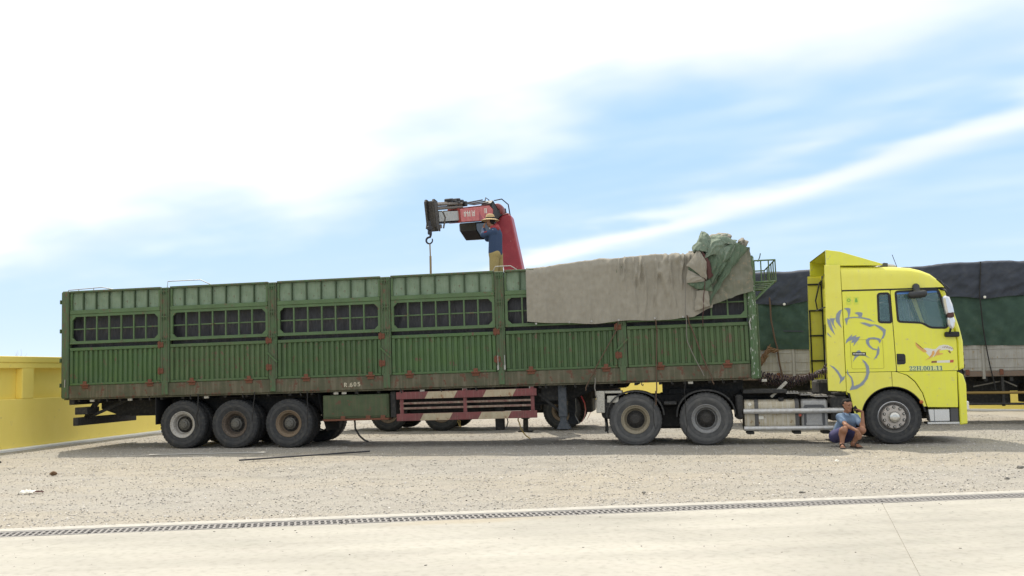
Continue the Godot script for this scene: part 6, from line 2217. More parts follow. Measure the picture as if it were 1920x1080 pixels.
	cbox(st, hk + Vector3(-0.045, -0.20, -0.035), hk + Vector3(0.05, -0.101, 0.035), 0.015)
	tube(st, [hk + Vector3(0, 0.12, 0), hk + Vector3(0, -0.02, 0)], 0.03, 8)
	var q := []
	for k in 15:
		var an := deg_to_rad(lerpf(80.0, 390.0, k / 14.0))
		q.append(hk + Vector3(-0.01 + cos(an) * 0.075, -0.335 + sin(an) * 0.075, 0))
	q.insert(0, hk + Vector3(0.03, -0.19, 0))
	tube(st, q, 0.028, 9, 0.014)
	obj("hook", st, mats.steel_dark, t, -c)
	# vehicle
	st = st_new()
	for z in [-6.1, -6.9]: cbox(st, Vector3(-9.0, 0.78, z - 0.05), Vector3(-1.3, 1.02, z + 0.05), 0.01)
	cbox(st, Vector3(-9.0, 1.02, -7.72), Vector3(-4.3, 1.16, -5.32), 0.012)
	cbox(st, Vector3(-5.2, 0.45, -5.9), Vector3(-4.4, 0.95, -5.4), 0.03)
	cbox(st, Vector3(-3.6, 0.42, -7.2), Vector3(-2.0, 1.1, -6.0), 0.03)
	cbox(st, Vector3(-9.0, 0.5, -7.0), Vector3(-4.5, 0.78, -6.0), 0.03)
	for x in [-7.4, -5.95, -2.75]: tube(st, [Vector3(x, 0.5, -7.5), Vector3(x, 0.5, -5.6)], 0.07, 10)
	obj("chassis", st, mats.under, t, -c)
	st = st_new()
	for z in [-5.32, -7.72]: cbox(st, Vector3(-9.0, 1.161, z - 0.02), Vector3(-4.3, 1.56, z + 0.02), 0.01)
	obj("dropside", st, mats.crane_red, t, -c)
	st = st_new()
	M = Transform3D(Basis.IDENTITY, Vector3(0, 0, 0))
	plate(st, rounded(pv([-3.05, 1.24, -1.35, 1.24, -1.22, 1.6, -1.5, 2.6, -3.05, 2.65]), 0.12, 4), -7.7, -5.4, 0.06)
	var cab := obj("cab", st, mats.crane_red, t, -c)
	st = st_new()
	for z in [-7.71, -5.395]: plate(st, rounded(pv([-2.55, 1.75, -1.55, 1.75, -1.72, 2.42, -2.55, 2.42]), 0.06, 3), z, z + 0.01)
	obj("window", st, mats.black_gloss, cab)
	st = st_new()
	for z in [-7.6, -5.75]:
		var rows := []
		for i in 13:
			var an := deg_to_rad(lerpf(-35.0, 170.0, i / 12.0))
			rows.append(PackedVector3Array([Vector3(-2.75 + cos(an) * 0.6, 0.52 + sin(an) * 0.58, z + 0.35), Vector3(-2.75 + cos(an) * 0.6, 0.52 + sin(an) * 0.58, z - 0.0)]))
		sheet(st, rows)
	obj("front_fender", st, mats.crane_red, cab)
	var w := make_wheel(t, -c + Vector3(-7.4, 0.49, -5.6), 0.505, "trailer", mats.ring_brown)
	for p in [Vector3(-5.95, 0.49, -5.6), Vector3(-2.75, 0.49, -5.6), Vector3(-7.4, 0.49, -7.45), Vector3(-5.95, 0.49, -7.45), Vector3(-2.75, 0.49, -7.45)]: copy_part(w, t, "wheel", -c + p)
	# stabiliser leg let down to the ground
	st = st_new()
	cbox(st, Vector3(-3.72, 0.32, -4.95), Vector3(-3.52, 1.1, -4.75), 0.015)
	cbox(st, Vector3(-3.68, 0.02, -4.91), Vector3(-3.56, 0.32, -4.79), 0.012)
	cbox(st, Vector3(-3.80, 0.0, -5.0), Vector3(-3.44, 0.03, -4.7), 0.006)
	cbox(st, Vector3(-3.70, 0.92, -5.4), Vector3(-3.54, 1.08, -4.95), 0.01)
	obj("stabiliser_leg", st, mats.under, t, -c)
	# sling hanging from the hook into the trailer
	st = st_new()
	tube(st, [hk + Vector3(0.0, -0.40, 0), hk + Vector3(0.01, -0.75, 0), hk + Vector3(0.02, -1.72, 0)], 0.016, 7)
	tube(st, [hk + Vector3(0.01, -0.70, 0), hk + Vector3(0.02, -1.72, 0.01)], 0.026, 7)
	tag(obj("lifting_sling", st, mats.sling), "pale brown lifting sling hanging from the crane hook into the green trailer", "sling")

# ---------------------------------------------------------------- people
func build_squatting_man() -> void:
	var t := thing("person", "man in a blue shirt and purple shorts squatting beside the yellow tractor's front wheel", "person", Vector3(3.27, 0, 0.75))
	var off := -t.position
	var fwd := Vector3(0.52, -0.06, 0.85).normalized()
	var up := Vector3(0.02, 1, 0.05)
	var head := Vector3(3.298, 0.772, 0.68)
	var skin := st_new()
	var bones := [
		# neck and trunk under the shirt
		[Vector3(3.272, 0.60, 0.60), Vector3(3.292, 0.70, 0.665), 0.052, 0.048],
		[Vector3(3.18, 0.25, 0.36), Vector3(3.285, 0.54, 0.54), 0.105, 0.105],
		# right arm resting on the knee
		[Vector3(3.165, 0.555, 0.56), Vector3(3.235, 0.415, 0.83), 0.050, 0.040],
		[Vector3(3.235, 0.415, 0.83), Vector3(3.395, 0.325, 1.0), 0.040, 0.027],
		# left arm bent up to the face
		[Vector3(3.46, 0.545, 0.52), Vector3(3.548, 0.385, 0.73), 0.048, 0.040],
		[Vector3(3.548, 0.385, 0.73), Vector3(3.552, 0.645, 0.73), 0.040, 0.027],
		# legs folded
		[Vector3(3.115, 0.185, 0.42), Vector3(3.178, 0.335, 0.90), 0.095, 0.064],
		[Vector3(3.178, 0.335, 0.90), Vector3(3.150, 0.24, 0.82), 0.062, 0.058],
		[Vector3(3.160, 0.26, 0.85), Vector3(3.135, 0.075, 0.88), 0.058, 0.036],
		[Vector3(3.275, 0.180, 0.38), Vector3(3.515, 0.325, 0.83), 0.095, 0.064],
		[Vector3(3.515, 0.325, 0.83), Vector3(3.44, 0.22, 0.78), 0.062, 0.056],
		[Vector3(3.455, 0.24, 0.79), Vector3(3.355, 0.075, 0.74), 0.057, 0.036],
		# feet
		[Vector3(3.130, 0.055, 0.87), Vector3(3.118, 0.040, 1.05), 0.038, 0.028],
		[Vector3(3.345, 0.055, 0.74), Vector3(3.435, 0.040, 0.90), 0.038, 0.028],
	]
	body(skin, bones, 0.011, 0.03)
	body(skin, head_bones(head, fwd, up), 0.005, 0.02)
	body(skin, hand_bones(Vector3(3.395, 0.325, 1.0), Vector3(0.35, -0.9, 0.1), Vector3(0.75, 0.3, 0.5), Vector3(-0.2, -0.3, -0.5), 0.5), 0.0038, 0.006)
	body(skin, hand_bones(Vector3(3.552, 0.655, 0.73), Vector3(-0.85, 0.45, 0.05), Vector3(0.1, 0.35, 0.9), Vector3(-0.3, -0.7, 0.2), 1.0), 0.0038, 0.006)
	for k in 5:
		for fo in [[Vector3(3.118, 0.03, 1.075), Vector3(-0.07, 0, 1.0)], [Vector3(3.445, 0.03, 0.92), Vector3(0.48, 0, 0.88)]]:
			var dr: Vector3 = (fo[1] as Vector3).normalized()
			var sd := dr.cross(Vector3.UP)
			var p: Vector3 = fo[0] + sd * (k - 2) * 0.017 - dr * absf(k - 1.5) * 0.006
			body(skin, [[p - dr * 0.02, p + dr * 0.015, 0.011, 0.009]], 0.004, 0.004)
	obj("body", skin, mats.skin_brown, t, off)
	face_details(head, fwd, up, t, off)
	# hair
	var hair := st_new()
	var rt := fwd.cross(up).normalized()
	body(hair, [[head + up * 0.055 - fwd * 0.035, head + up * 0.082 + fwd * 0.012, 0.079, 0.058], [head + up * 0.02 - fwd * 0.055, head - up * 0.03 - fwd * 0.05, 0.068, 0.05],
		[head + up * 0.092 + fwd * 0.042 + rt * 0.03, head + up * 0.095 + fwd * 0.042 - rt * 0.03, 0.027, 0.027],
		[head + up * 0.03 + rt * 0.065 - fwd * 0.01, head - up * 0.005 + rt * 0.068 - fwd * 0.015, 0.018, 0.01], [head + up * 0.03 - rt * 0.065 - fwd * 0.01, head - up * 0.005 - rt * 0.068 - fwd * 0.015, 0.018, 0.01]], 0.006, 0.02)
	obj("hair", hair, mats.dark_hair, t, off)
	# shirt
	var sh := st_new()
	body(sh, [
		[Vector3(3.175, 0.24, 0.37), Vector3(3.22, 0.36, 0.44), 0.128, 0.122],
		[Vector3(3.22, 0.36, 0.44), Vector3(3.29, 0.52, 0.545), 0.122, 0.125],
		[Vector3(3.16, 0.30, 0.43), Vector3(3.21, 0.48, 0.56), 0.085, 0.085],
		[Vector3(3.34, 0.30, 0.42), Vector3(3.41, 0.48, 0.54), 0.080, 0.085],
		[Vector3(3.175, 0.555, 0.56), Vector3(3.455, 0.545, 0.52), 0.068, 0.068],
		[Vector3(3.27, 0.59, 0.60), Vector3(3.28, 0.62, 0.615), 0.068, 0.060],
		[Vector3(3.165, 0.555, 0.56), Vector3(3.207, 0.475, 0.70), 0.066, 0.068],
		[Vector3(3.46, 0.545, 0.52), Vector3(3.515, 0.45, 0.645), 0.064, 0.066],
	], 0.011, 0.035)
	obj("shirt", sh, mats.shirt_blue, t, off)
	var collar := st_new()
	for s in [-1.0, 1.0]:
		cloth(collar, head - up * 0.185 + fwd * 0.065 + rt * s * 0.012, head - up * 0.17 + fwd * 0.045 + rt * s * 0.075, head - up * 0.125 - fwd * 0.02 + rt * s * 0.062, head - up * 0.145 + fwd * 0.05 + rt * s * 0.02, 0.006, 0.002, 3, 6, 2.0, 0.004)
	obj("collar", collar, mats.shirt_blue, t, off)
	# shorts
	var so := st_new()
	body(so, [
		[Vector3(3.10, 0.185, 0.40), Vector3(3.158, 0.285, 0.76), 0.122, 0.096],
		[Vector3(3.285, 0.180, 0.37), Vector3(3.44, 0.275, 0.68), 0.120, 0.094],
		[Vector3(3.12, 0.19, 0.36), Vector3(3.27, 0.19, 0.34), 0.125, 0.125],
	], 0.011, 0.03)
	obj("shorts", so, mats.shorts_purple, t, off)
	# sandals
	for fo in [[Vector3(3.128, 0.012, 0.84), Vector3(3.118, 0.012, 1.07)], [Vector3(3.335, 0.012, 0.72), Vector3(3.448, 0.012, 0.925)]]:
		var sl := st_new()
		body(sl, [[fo[0], fo[1], 0.040, 0.044], [(fo[0] as Vector3).lerp(fo[1], 0.6), fo[1], 0.044, 0.044]], 0.007, 0.02)
		# flatten to a sole with a strap over the foot
		var mt := Transform3D(Basis.IDENTITY.scaled(Vector3(1, 0.32, 1)), Vector3(0, 0.010, 0))
		var o := obj("sandal", sl, mats.sandal, t, off)
		o.transform = Transform3D(mt.basis, off + mt.origin)
		var sp := st_new()
		var dr: Vector3 = (fo[1] - fo[0]).normalized()
		var sd := dr.cross(Vector3.UP)
		var m: Vector3 = (fo[0] as Vector3).lerp(fo[1], 0.62)
		tube(sp, [m - sd * 0.046 + Vector3(0, 0.015, 0), m - sd * 0.03 + Vector3(0, 0.065, 0), m + Vector3(0, 0.075, 0), m + sd * 0.03 + Vector3(0, 0.065, 0), m + sd * 0.046 + Vector3(0, 0.015, 0)], 0.012, 6)
		obj("strap", sp, mats.sandal, t, off)
	var ph := st_new()
	M = Transform3D(Basis.from_euler(Vector3(0.2, 0.5, 0.75)), Vector3(3.435, 0.705, 0.765))
	cbox(ph, Vector3(-0.036, -0.075, -0.005), Vector3(0.036, 0.075, 0.005), 0.003)
	M = Transform3D.IDENTITY
	tag(obj("phone", ph, mats.black_gloss), "small black phone held to the squatting man's face", "phone")

func build_standing_man() -> void:
	var foot := 3.19
	var t := thing("person", "man in straw hat, navy jacket and khaki trousers standing on the green trailer's load", "person", Vector3(-3.66, foot, -1.0))
	var off := -t.position
	var fwd := Vector3(-0.86, -0.22, -0.35).normalized()
	var up := Vector3(-0.12, 1, -0.05).normalized()
	var head := Vector3(-3.76, 4.815, -1.02)
	var rt := fwd.cross(up).normalized()
	var skin := st_new()
	body(skin, [
		[Vector3(-3.68, 4.62, -1.0), Vector3(-3.735, 4.74, -1.01), 0.06, 0.052],
		[Vector3(-3.66, 4.10, -1.0), Vector3(-3.66, 4.55, -1.0), 0.12, 0.12],
		[Vector3(-3.66, 4.57, -0.86), Vector3(-3.88, 4.50, -0.86), 0.05, 0.042], [Vector3(-3.88, 4.50, -0.86), Vector3(-3.90, 4.68, -1.0), 0.040, 0.030],
		[Vector3(-3.68, 4.57, -1.16), Vector3(-3.86, 4.46, -1.2), 0.05, 0.042], [Vector3(-3.86, 4.46, -1.2), Vector3(-3.92, 4.62, -1.1), 0.040, 0.030],
		[Vector3(-3.68, 4.05, -0.91), Vector3(-3.68, 3.65, -0.88), 0.09, 0.065], [Vector3(-3.68, 3.65, -0.88), Vector3(-3.66, 3.27, -0.87), 0.06, 0.042],
		[Vector3(-3.62, 4.05, -1.09), Vector3(-3.60, 3.65, -1.12), 0.09, 0.065], [Vector3(-3.60, 3.65, -1.12), Vector3(-3.58, 3.27, -1.12), 0.06, 0.042],
		[Vector3(-3.66, 3.25, -0.87), Vector3(-3.80, 3.22, -0.87), 0.045, 0.035], [Vector3(-3.58, 3.25, -1.12), Vector3(-3.72, 3.22, -1.13), 0.045, 0.035],
	], 0.013, 0.03)
	body(skin, head_bones(head, fwd, up), 0.005, 0.02)
	body(skin, hand_bones(Vector3(-3.90, 4.68, -1.0), Vector3(0.1, 0.9, -0.25), Vector3(0.3, 0.1, 0.9), Vector3(0.4, -0.2, -0.6), 1.0), 0.004, 0.006)
	body(skin, hand_bones(Vector3(-3.92, 4.62, -1.1), Vector3(0.0, 0.9, 0.3), Vector3(0.3, 0.1, -0.9), Vector3(0.4, -0.2, 0.6), 1.0), 0.004, 0.006)
	obj("body", skin, mats.skin_brown, t, off)
	face_details(head, fwd, up, t, off)
	var hair := st_new()
	body(hair, [[head + up * 0.04 - fwd * 0.035, head + up * 0.05 + fwd * 0.01, 0.082, 0.07], [head - fwd * 0.05, head - up * 0.05 - fwd * 0.045, 0.066, 0.05]], 0.007, 0.02)
	obj("hair", hair, mats.dark_hair, t, off)
	# straw hat
	var hat := st_new()
	var ht := Basis(rt, (up - fwd * 0.15).normalized(), rt.cross((up - fwd * 0.15).normalized()))
	M = Transform3D(ht * Basis(Vector3.RIGHT, -PI / 2), head + up * 0.055)
	lathe(hat, [Vector2(0, 0.115), Vector2(0.05, 0.112), Vector2(0.085, 0.095), Vector2(0.10, 0.05), Vector2(0.108, 0.004), Vector2(0.14, -0.004), Vector2(0.20, -0.03), Vector2(0.202, -0.036), Vector2(0.14, -0.012), Vector2(0.10, -0.006)], 36)
	obj("straw_hat", hat, mats.straw, t, off)
	hat = st_new()
	lathe(hat, [Vector2(0.1055, 0.03), Vector2(0.112, 0.006)], 36)
	obj("hat_band", hat, mats.dark_hair, t, off)
	M = Transform3D.IDENTITY
	var sh := st_new()
	body(sh, [
		[Vector3(-3.66, 4.13, -1.0), Vector3(-3.655, 4.55, -1.0), 0.150, 0.135],
		[Vector3(-3.68, 4.10, -0.91), Vector3(-3.68, 4.50, -0.89), 0.10, 0.10],
		[Vector3(-3.62, 4.10, -1.09), Vector3(-3.63, 4.50, -1.11), 0.10, 0.10],
		[Vector3(-3.64, 4.12, -1.0), Vector3(-3.60, 4.50, -1.0), 0.12, 0.10],
		[Vector3(-3.66, 4.57, -0.86), Vector3(-3.66, 4.57, -1.15), 0.075, 0.075],
		[Vector3(-3.66, 4.57, -0.85), Vector3(-3.885, 4.50, -0.85), 0.072, 0.062], [Vector3(-3.885, 4.50, -0.85), Vector3(-3.905, 4.63, -0.955), 0.060, 0.048],
		[Vector3(-3.68, 4.57, -1.16), Vector3(-3.86, 4.46, -1.2), 0.070, 0.060], [Vector3(-3.86, 4.46, -1.2), Vector3(-3.91, 4.57, -1.12), 0.058, 0.046],
	], 0.013, 0.04)
	obj("jacket", sh, mats.jacket_navy, t, off)
	var ho := st_new()
	body(ho, [[Vector3(-3.60, 4.64, -0.90), Vector3(-3.60, 4.64, -1.10), 0.055, 0.055], [Vector3(-3.70, 4.66, -0.90), Vector3(-3.62, 4.65, -0.91), 0.05, 0.05], [Vector3(-3.62, 4.69, -0.98), Vector3(-3.64, 4.72, -1.02), 0.06, 0.05]], 0.01, 0.04)
	obj("collar", ho, mats.red_cloth, t, off)
	var pa := st_new()
	plate(pa, rounded(pv([-3.87, 4.53, -3.80, 4.55, -3.80, 4.575, -3.87, 4.56]), 0.008, 2), -0.795, -0.785, 0.003)
	obj("sleeve_patch", pa, mats.red_cloth, t, off)
	pa = st_new()
	plate(pa, rounded(pv([-3.675, 4.55, -3.655, 4.55, -3.655, 4.60, -3.675, 4.60]), 0.005, 2), -0.785, -0.775, 0.003)
	obj("shoulder_patch", pa, mats.print_white, t, off)
	var tr := st_new()
	body(tr, [
		[Vector3(-3.67, 4.06, -0.92), Vector3(-3.68, 3.65, -0.88), 0.112, 0.092], [Vector3(-3.68, 3.65, -0.88), Vector3(-3.66, 3.28, -0.87), 0.090, 0.075],
		[Vector3(-3.62, 4.06, -1.08), Vector3(-3.60, 3.65, -1.12), 0.112, 0.092], [Vector3(-3.60, 3.65, -1.12), Vector3(-3.58, 3.28, -1.12), 0.090, 0.075],
		[Vector3(-3.66, 4.08, -0.94), Vector3(-3.64, 4.08, -1.06), 0.13, 0.13],
	], 0.013, 0.03)
	obj("trousers", tr, mats.khaki, t, off)
	var bo := st_new()
	body(bo, [[Vector3(-3.66, 3.245, -0.87), Vector3(-3.81, 3.235, -0.87), 0.052, 0.044], [Vector3(-3.58, 3.245, -1.12), Vector3(-3.73, 3.235, -1.13), 0.052, 0.044]], 0.012, 0.02)
	obj("shoes", bo, mats.sandal, t, off)

# ---------------------------------------------------------------- small things on the ground
func build_small() -> void:
	for r in [["long thin dark rod lying on the gravel, its near end out in the sun", [Vector3(-7.69, 0.03, 3.13), Vector3(-6.9, 0.035, 2.42), Vector3(-5.81, 0.03, 1.33)], 0.016],
		["thin pale rod lying along the shadow's edge in front of the rear trailer wheels", [Vector3(-10.11, 0.03, 1.9), Vector3(-9.0, 0.035, 1.72), Vector3(-7.88, 0.03, 1.5)], 0.014]]:
		var st := st_new()
		tube(st, r[1], r[2], 6)
		tag(obj("rod", st, mats.steel_dark if r[2] > 0.015 else mats.galv), r[0], "rod", "rods on the gravel")
	var st := st_new()
	M = Transform3D(Basis(Vector3.UP, 0.2) * Basis.from_scale(Vector3(0.85, 0.6, 0.7)), Vector3(-8.62, 0.012, 7.72))
	cloth(st, Vector3(-0.17, 0.0, 0.06), Vector3(0.08, 0.01, 0.07), Vector3(0.10, 0.04, -0.07), Vector3(-0.14, 0.05, -0.06), 0.03, 0.03, 61, 14, 7.0, 0.004)
	var l := obj("litter", st, mats.print_white)
	tag(l, "white and red scrap of packaging lying on the gravel at the left", "litter")
	st = st_new()
	cloth(st, Vector3(0.07, 0.012, 0.065), Vector3(0.22, 0.01, 0.03), Vector3(0.22, 0.02, -0.03), Vector3(0.09, 0.045, -0.05), 0.02, 0.02, 62, 10, 7.0, 0.004)
	obj("red_side", st, mats.maroon, l)
	M = Transform3D.IDENTITY
	for s in [[Vector3(-9.92, 0.02, 5.25), 0.07, "brown", "curled brown leaf on the gravel left of the trailer's shadow"], [Vector3(-13.05, 0.02, 4.0), 0.08, "red", "reddish brown clod at the left edge of the gravel"], [Vector3(-12.4, 0.02, 3.2), 0.05, "dark", "small dark clod on the gravel near the left edge"]]:
		st = st_new()
		crumple(st, s[0], Vector3(s[1], s[1] * 0.5, s[1] * 0.8), 0.7, 71, 18, 10)
		tag(obj("leaf" if s[2] == "brown" else "clod", st, mats.brown_cloth if s[2] != "dark" else mats.under), s[3], "leaf" if s[2] == "brown" else "clod")
	rng.seed = 9
	for s in [[Vector3(5.0, 0.01, 4.6), 0.05, "dark grey stone by itself on the gravel right of the squatting man"], [Vector3(1.55, 0.01, 7.55), 0.03, "dark stone close to the drain right of the middle"], [Vector3(-0.35, 0.01, 7.6), 0.03, "small brown stone close to the drain"], [Vector3(4.35, 0.01, 6.1), 0.04, "flat grey stone on the gravel at the far right near the drain"]]:
		st = st_new()
		crumple(st, s[0], Vector3(s[1], s[1] * 0.6, s[1] * 0.9), 0.5, rng.randi() % 99, 16, 10)
		tag(obj("stone", st, mats.stone), s[2], "stone", "larger stones on the gravel")
	for s in [[Vector3(2.60, 0.01, 3.6), "white scrap of paper on the sunlit gravel below the squatting man"], [Vector3(-11.9, 0.01, -1.6), "white scrap of paper on the gravel before the left wall"]]:
		st = st_new()
		M = Transform3D(Basis(Vector3.UP, 0.6) * Basis.from_scale(Vector3(0.6, 0.5, 0.6)), s[0])
		cloth(st, Vector3(-0.06, 0.01, 0.04), Vector3(0.05, 0.01, 0.05), Vector3(0.06, 0.05, -0.04), Vector3(-0.05, 0.03, -0.04), 0.02, 0.03, 63, 8, 9.0, 0.003)
		M = Transform3D.IDENTITY
		tag(obj("paper_scrap", st, mats.print_white), s[1], "paper")
	# bare tree beyond the left wall
	var t := thing("bare_tree", "bare pale tree top showing above the left wall", "tree", Vector3(-21.25, -0.6, -8.0))
	st = st_new()
	rng.seed = 21
	branch(st, Vector3(0, 0, 0), Vector3(0.05, 1, 0.02), 1.28, 0.06, 0)
	obj("trunk", st, mats.bark, t)

func branch(st: SurfaceTool, p: Vector3, d: Vector3, len: float, r: float, depth: int) -> void:
	var q := [p]
	var c := p
	var dir := d.normalized()
	for k in 4:
		dir = (dir + Vector3(rng.randf_range(-0.16, 0.16), rng.randf_range(-0.05, 0.14), rng.randf_range(-0.16, 0.16))).normalized()
		c += dir * len / 4.0
		q.append(c)
	tube(st, q, r, 5, r * 0.55)
	if depth >= 4: return
	for k in (3 if depth < 3 else 4):
		var nd := (dir + Vector3(rng.randf_range(-0.9, 0.9), rng.randf_range(-0.1, 0.6), rng.randf_range(-0.9, 0.9))).normalized()
		branch(st, q[rng.randi_range(2, 4)], nd, len * rng.randf_range(0.55, 0.75), r * 0.5, depth + 1)

func make_materials() -> void:
	var grn := Color(0.068, 0.130, 0.038)
	mats.green = tri_mat(paint_tex(grn, Color(0.060, 0.112, 0.046), Color(0.105, 0.145, 0.08), Color(0.125, 0.075, 0.045), 0.5, 0.3, 200), Vector3.ONE * 0.35, 0.62)
	mats.green_b = tri_mat(paint_tex(Color(0.076, 0.126, 0.047), Color(0.061, 0.104, 0.040), Color(0.105, 0.13, 0.07), Color(0.13, 0.08, 0.05), 0.6, 0.36, 201), Vector3.ONE * 0.33, 0.66)
	mats.green_c = tri_mat(paint_tex(Color(0.064, 0.117, 0.040), Color(0.053, 0.094, 0.035), Color(0.095, 0.13, 0.07), Color(0.115, 0.068, 0.04), 0.5, 0.26, 202), Vector3.ONE * 0.37, 0.6)
	mats.green_frame = tri_mat(paint_tex(Color(0.093, 0.16, 0.066), Color(0.073, 0.122, 0.05), Color(0.10, 0.13, 0.07), Color(0.13, 0.08, 0.045), 0.5, 0.25, 210), Vector3.ONE * 0.35, 0.62)
	mats.green_pale = tri_mat(paint_tex(Color(0.205, 0.275, 0.185), Color(0.15, 0.215, 0.135), Color(0.22, 0.28, 0.20), Color(0.12, 0.085, 0.05), 0.7, 0.22, 220), Vector3(0.8, 0.5, 0.8), 0.6)
	mats.green_dark = plain(0.045, 0.075, 0.035, 0.7)
	mats.green_box = tri_mat(paint_tex(Color(0.07, 0.095, 0.042), Color(0.05, 0.07, 0.032), Color(0.10, 0.09, 0.05), Color(0.11, 0.06, 0.035), 0.6, 0.4, 230), Vector3.ONE * 0.5, 0.7)
	mats.post = tri_mat(paint_tex(Color(0.072, 0.132, 0.056), Color(0.068, 0.092, 0.047), Color(0.11, 0.08, 0.05), Color(0.13, 0.075, 0.045), 0.7, 0.5, 240), Vector3(1.0, 0.45, 1.0), 0.7)
	mats.post_scraped = tri_mat(paint_tex(Color(0.062, 0.13, 0.048), Color(0.06, 0.095, 0.04), Color(0.2, 0.24, 0.17), Color(0.45, 0.47, 0.42), 0.5, 0.45, 250), Vector3(1.6, 0.6, 1.6), 0.65)
	mats.sill = tri_mat(paint_tex(Color(0.112, 0.10, 0.064), Color(0.074, 0.077, 0.044), Color(0.19, 0.165, 0.115), Color(0.12, 0.058, 0.036), 0.55, 0.55, 260), Vector3(0.45, 0.4, 0.45), 0.8)
	mats.rust = tri_mat(ramp_tex([[0.0, Color(0.06, 0.07, 0.035)], [0.4, Color(0.14, 0.055, 0.03)], [0.75, Color(0.20, 0.07, 0.04)], [1.0, Color(0.09, 0.05, 0.03)]], 0.03, 270), Vector3.ONE * 3.0, 0.85)
	mats.rust_rail = tri_mat(ramp_tex([[0.0, Color(0.10, 0.09, 0.08)], [0.5, Color(0.17, 0.13, 0.10)], [1.0, Color(0.20, 0.11, 0.07)]], 0.03, 271), Vector3.ONE, 0.85)
	mats.under = tri_mat(ramp_tex([[0.0, Color(0.018, 0.018, 0.018)], [0.6, Color(0.032, 0.031, 0.029)], [1.0, Color(0.065, 0.058, 0.048)]], 0.02, 280), Vector3.ONE, 0.8)
	mats.tyre = tri_mat(ramp_tex([[0.0, Color(0.028, 0.029, 0.031)], [0.55, Color(0.039, 0.040, 0.041)], [0.85, Color(0.056, 0.054, 0.05)], [1.0, Color(0.09, 0.085, 0.075)]], 0.015, 281), Vector3.ONE * 1.1, 0.85)
	mats.tyre_dusty = tri_mat(ramp_tex([[0.0, Color(0.055, 0.055, 0.056)], [0.5, Color(0.072, 0.072, 0.071)], [0.85, Color(0.092, 0.09, 0.085)], [1.0, Color(0.12, 0.115, 0.105)]], 0.012, 294), Vector3.ONE * 1.0, 0.88)
	mats.tyre_band = tri_mat(ramp_tex([[0.0, Color(0.085, 0.085, 0.084)], [0.6, Color(0.105, 0.104, 0.10)], [1.0, Color(0.14, 0.135, 0.125)]], 0.012, 295), Vector3.ONE, 0.9)
	mats.tyre_band_dark = tri_mat(ramp_tex([[0.0, Color(0.045, 0.046, 0.048)], [0.6, Color(0.058, 0.058, 0.058)], [1.0, Color(0.085, 0.08, 0.072)]], 0.012, 296), Vector3.ONE, 0.9)
	mats.rubber = plain(0.016, 0.016, 0.017, 0.7)
	mats.rubber_grey = plain(0.035, 0.037, 0.04, 0.6)
	mats.black = plain(0.014, 0.014, 0.015, 0.6)
	mats.black_gloss = plain(0.012, 0.012, 0.013, 0.3)
	mats.mud_black = tri_mat(ramp_tex([[0.0, Color(0.015, 0.015, 0.016)], [0.6, Color(0.03, 0.03, 0.028)], [1.0, Color(0.10, 0.09, 0.075)]], 0.02, 282), Vector3.ONE * 1.4, 0.8)
	mats.axle = tri_mat(ramp_tex([[0.0, Color(0.022, 0.021, 0.02)], [0.6, Color(0.045, 0.041, 0.036)], [1.0, Color(0.085, 0.07, 0.055)]], 0.03, 283), Vector3.ONE * 2.5, 0.75, 0.1)
	mats.hub = plain(0.13, 0.125, 0.11, 0.6, 0.3)
	mats.ring_white = tri_mat(ramp_tex([[0.0, Color(0.30, 0.285, 0.25)], [0.5, Color(0.46, 0.44, 0.40)], [1.0, Color(0.20, 0.16, 0.12)]], 0.02, 284), Vector3.ONE * 2.0, 0.7)
	mats.ring_rust = tri_mat(ramp_tex([[0.0, Color(0.05, 0.042, 0.035)], [0.6, Color(0.10, 0.075, 0.055)], [1.0, Color(0.16, 0.13, 0.10)]], 0.02, 285), Vector3.ONE * 2.0, 0.8)
	mats.ring_brown = tri_mat(ramp_tex([[0.0, Color(0.11, 0.085, 0.055)], [0.6, Color(0.19, 0.14, 0.09)], [1.0, Color(0.10, 0.06, 0.04)]], 0.02, 286), Vector3.ONE * 2.0, 0.8)
	mats.ring_tan = tri_mat(ramp_tex([[0.0, Color(0.17, 0.145, 0.10)], [0.5, Color(0.27, 0.235, 0.165)], [1.0, Color(0.15, 0.11, 0.07)]], 0.02, 287), Vector3.ONE * 2.0, 0.7)
	mats.ring_grey = tri_mat(ramp_tex([[0.0, Color(0.14, 0.14, 0.14)], [0.5, Color(0.25, 0.25, 0.245)], [1.0, Color(0.16, 0.145, 0.125)]], 0.02, 288), Vector3.ONE * 2.0, 0.6, 0.2)
	mats.alloy = plain(0.42, 0.42, 0.42, 0.38, 0.75)
	mats.alloy_dull = tri_mat(ramp_tex([[0.0, Color(0.34, 0.31, 0.28)], [0.5, Color(0.50, 0.46, 0.42)], [1.0, Color(0.40, 0.34, 0.28)]], 0.02, 289), Vector3.ONE * 2.5, 0.55, 0.25)
	mats.chrome = plain(0.62, 0.60, 0.55, 0.28, 0.85)
	mats.chrome_white = plain(0.74, 0.74, 0.76, 0.18, 0.55)
	mats.polished = plain(0.60, 0.61, 0.62, 0.22, 0.9)
	mats.galv = plain(0.38, 0.37, 0.34, 0.5, 0.4)
	mats.dirty_white = tri_mat(ramp_tex([[0.0, Color(0.30, 0.29, 0.24)], [0.6, Color(0.50, 0.48, 0.42)], [1.0, Color(0.25, 0.2, 0.15)]], 0.02, 290), Vector3.ONE * 1.5, 0.75)
	mats.cargo = tri_mat(ramp_tex([[0.0, Color(0.018, 0.018, 0.021)], [0.6, Color(0.030, 0.030, 0.035)], [0.9, Color(0.055, 0.052, 0.054)], [1.0, Color(0.075, 0.065, 0.06)]], 0.012, 291), Vector3(2.2, 0.5, 1.0), 0.6)
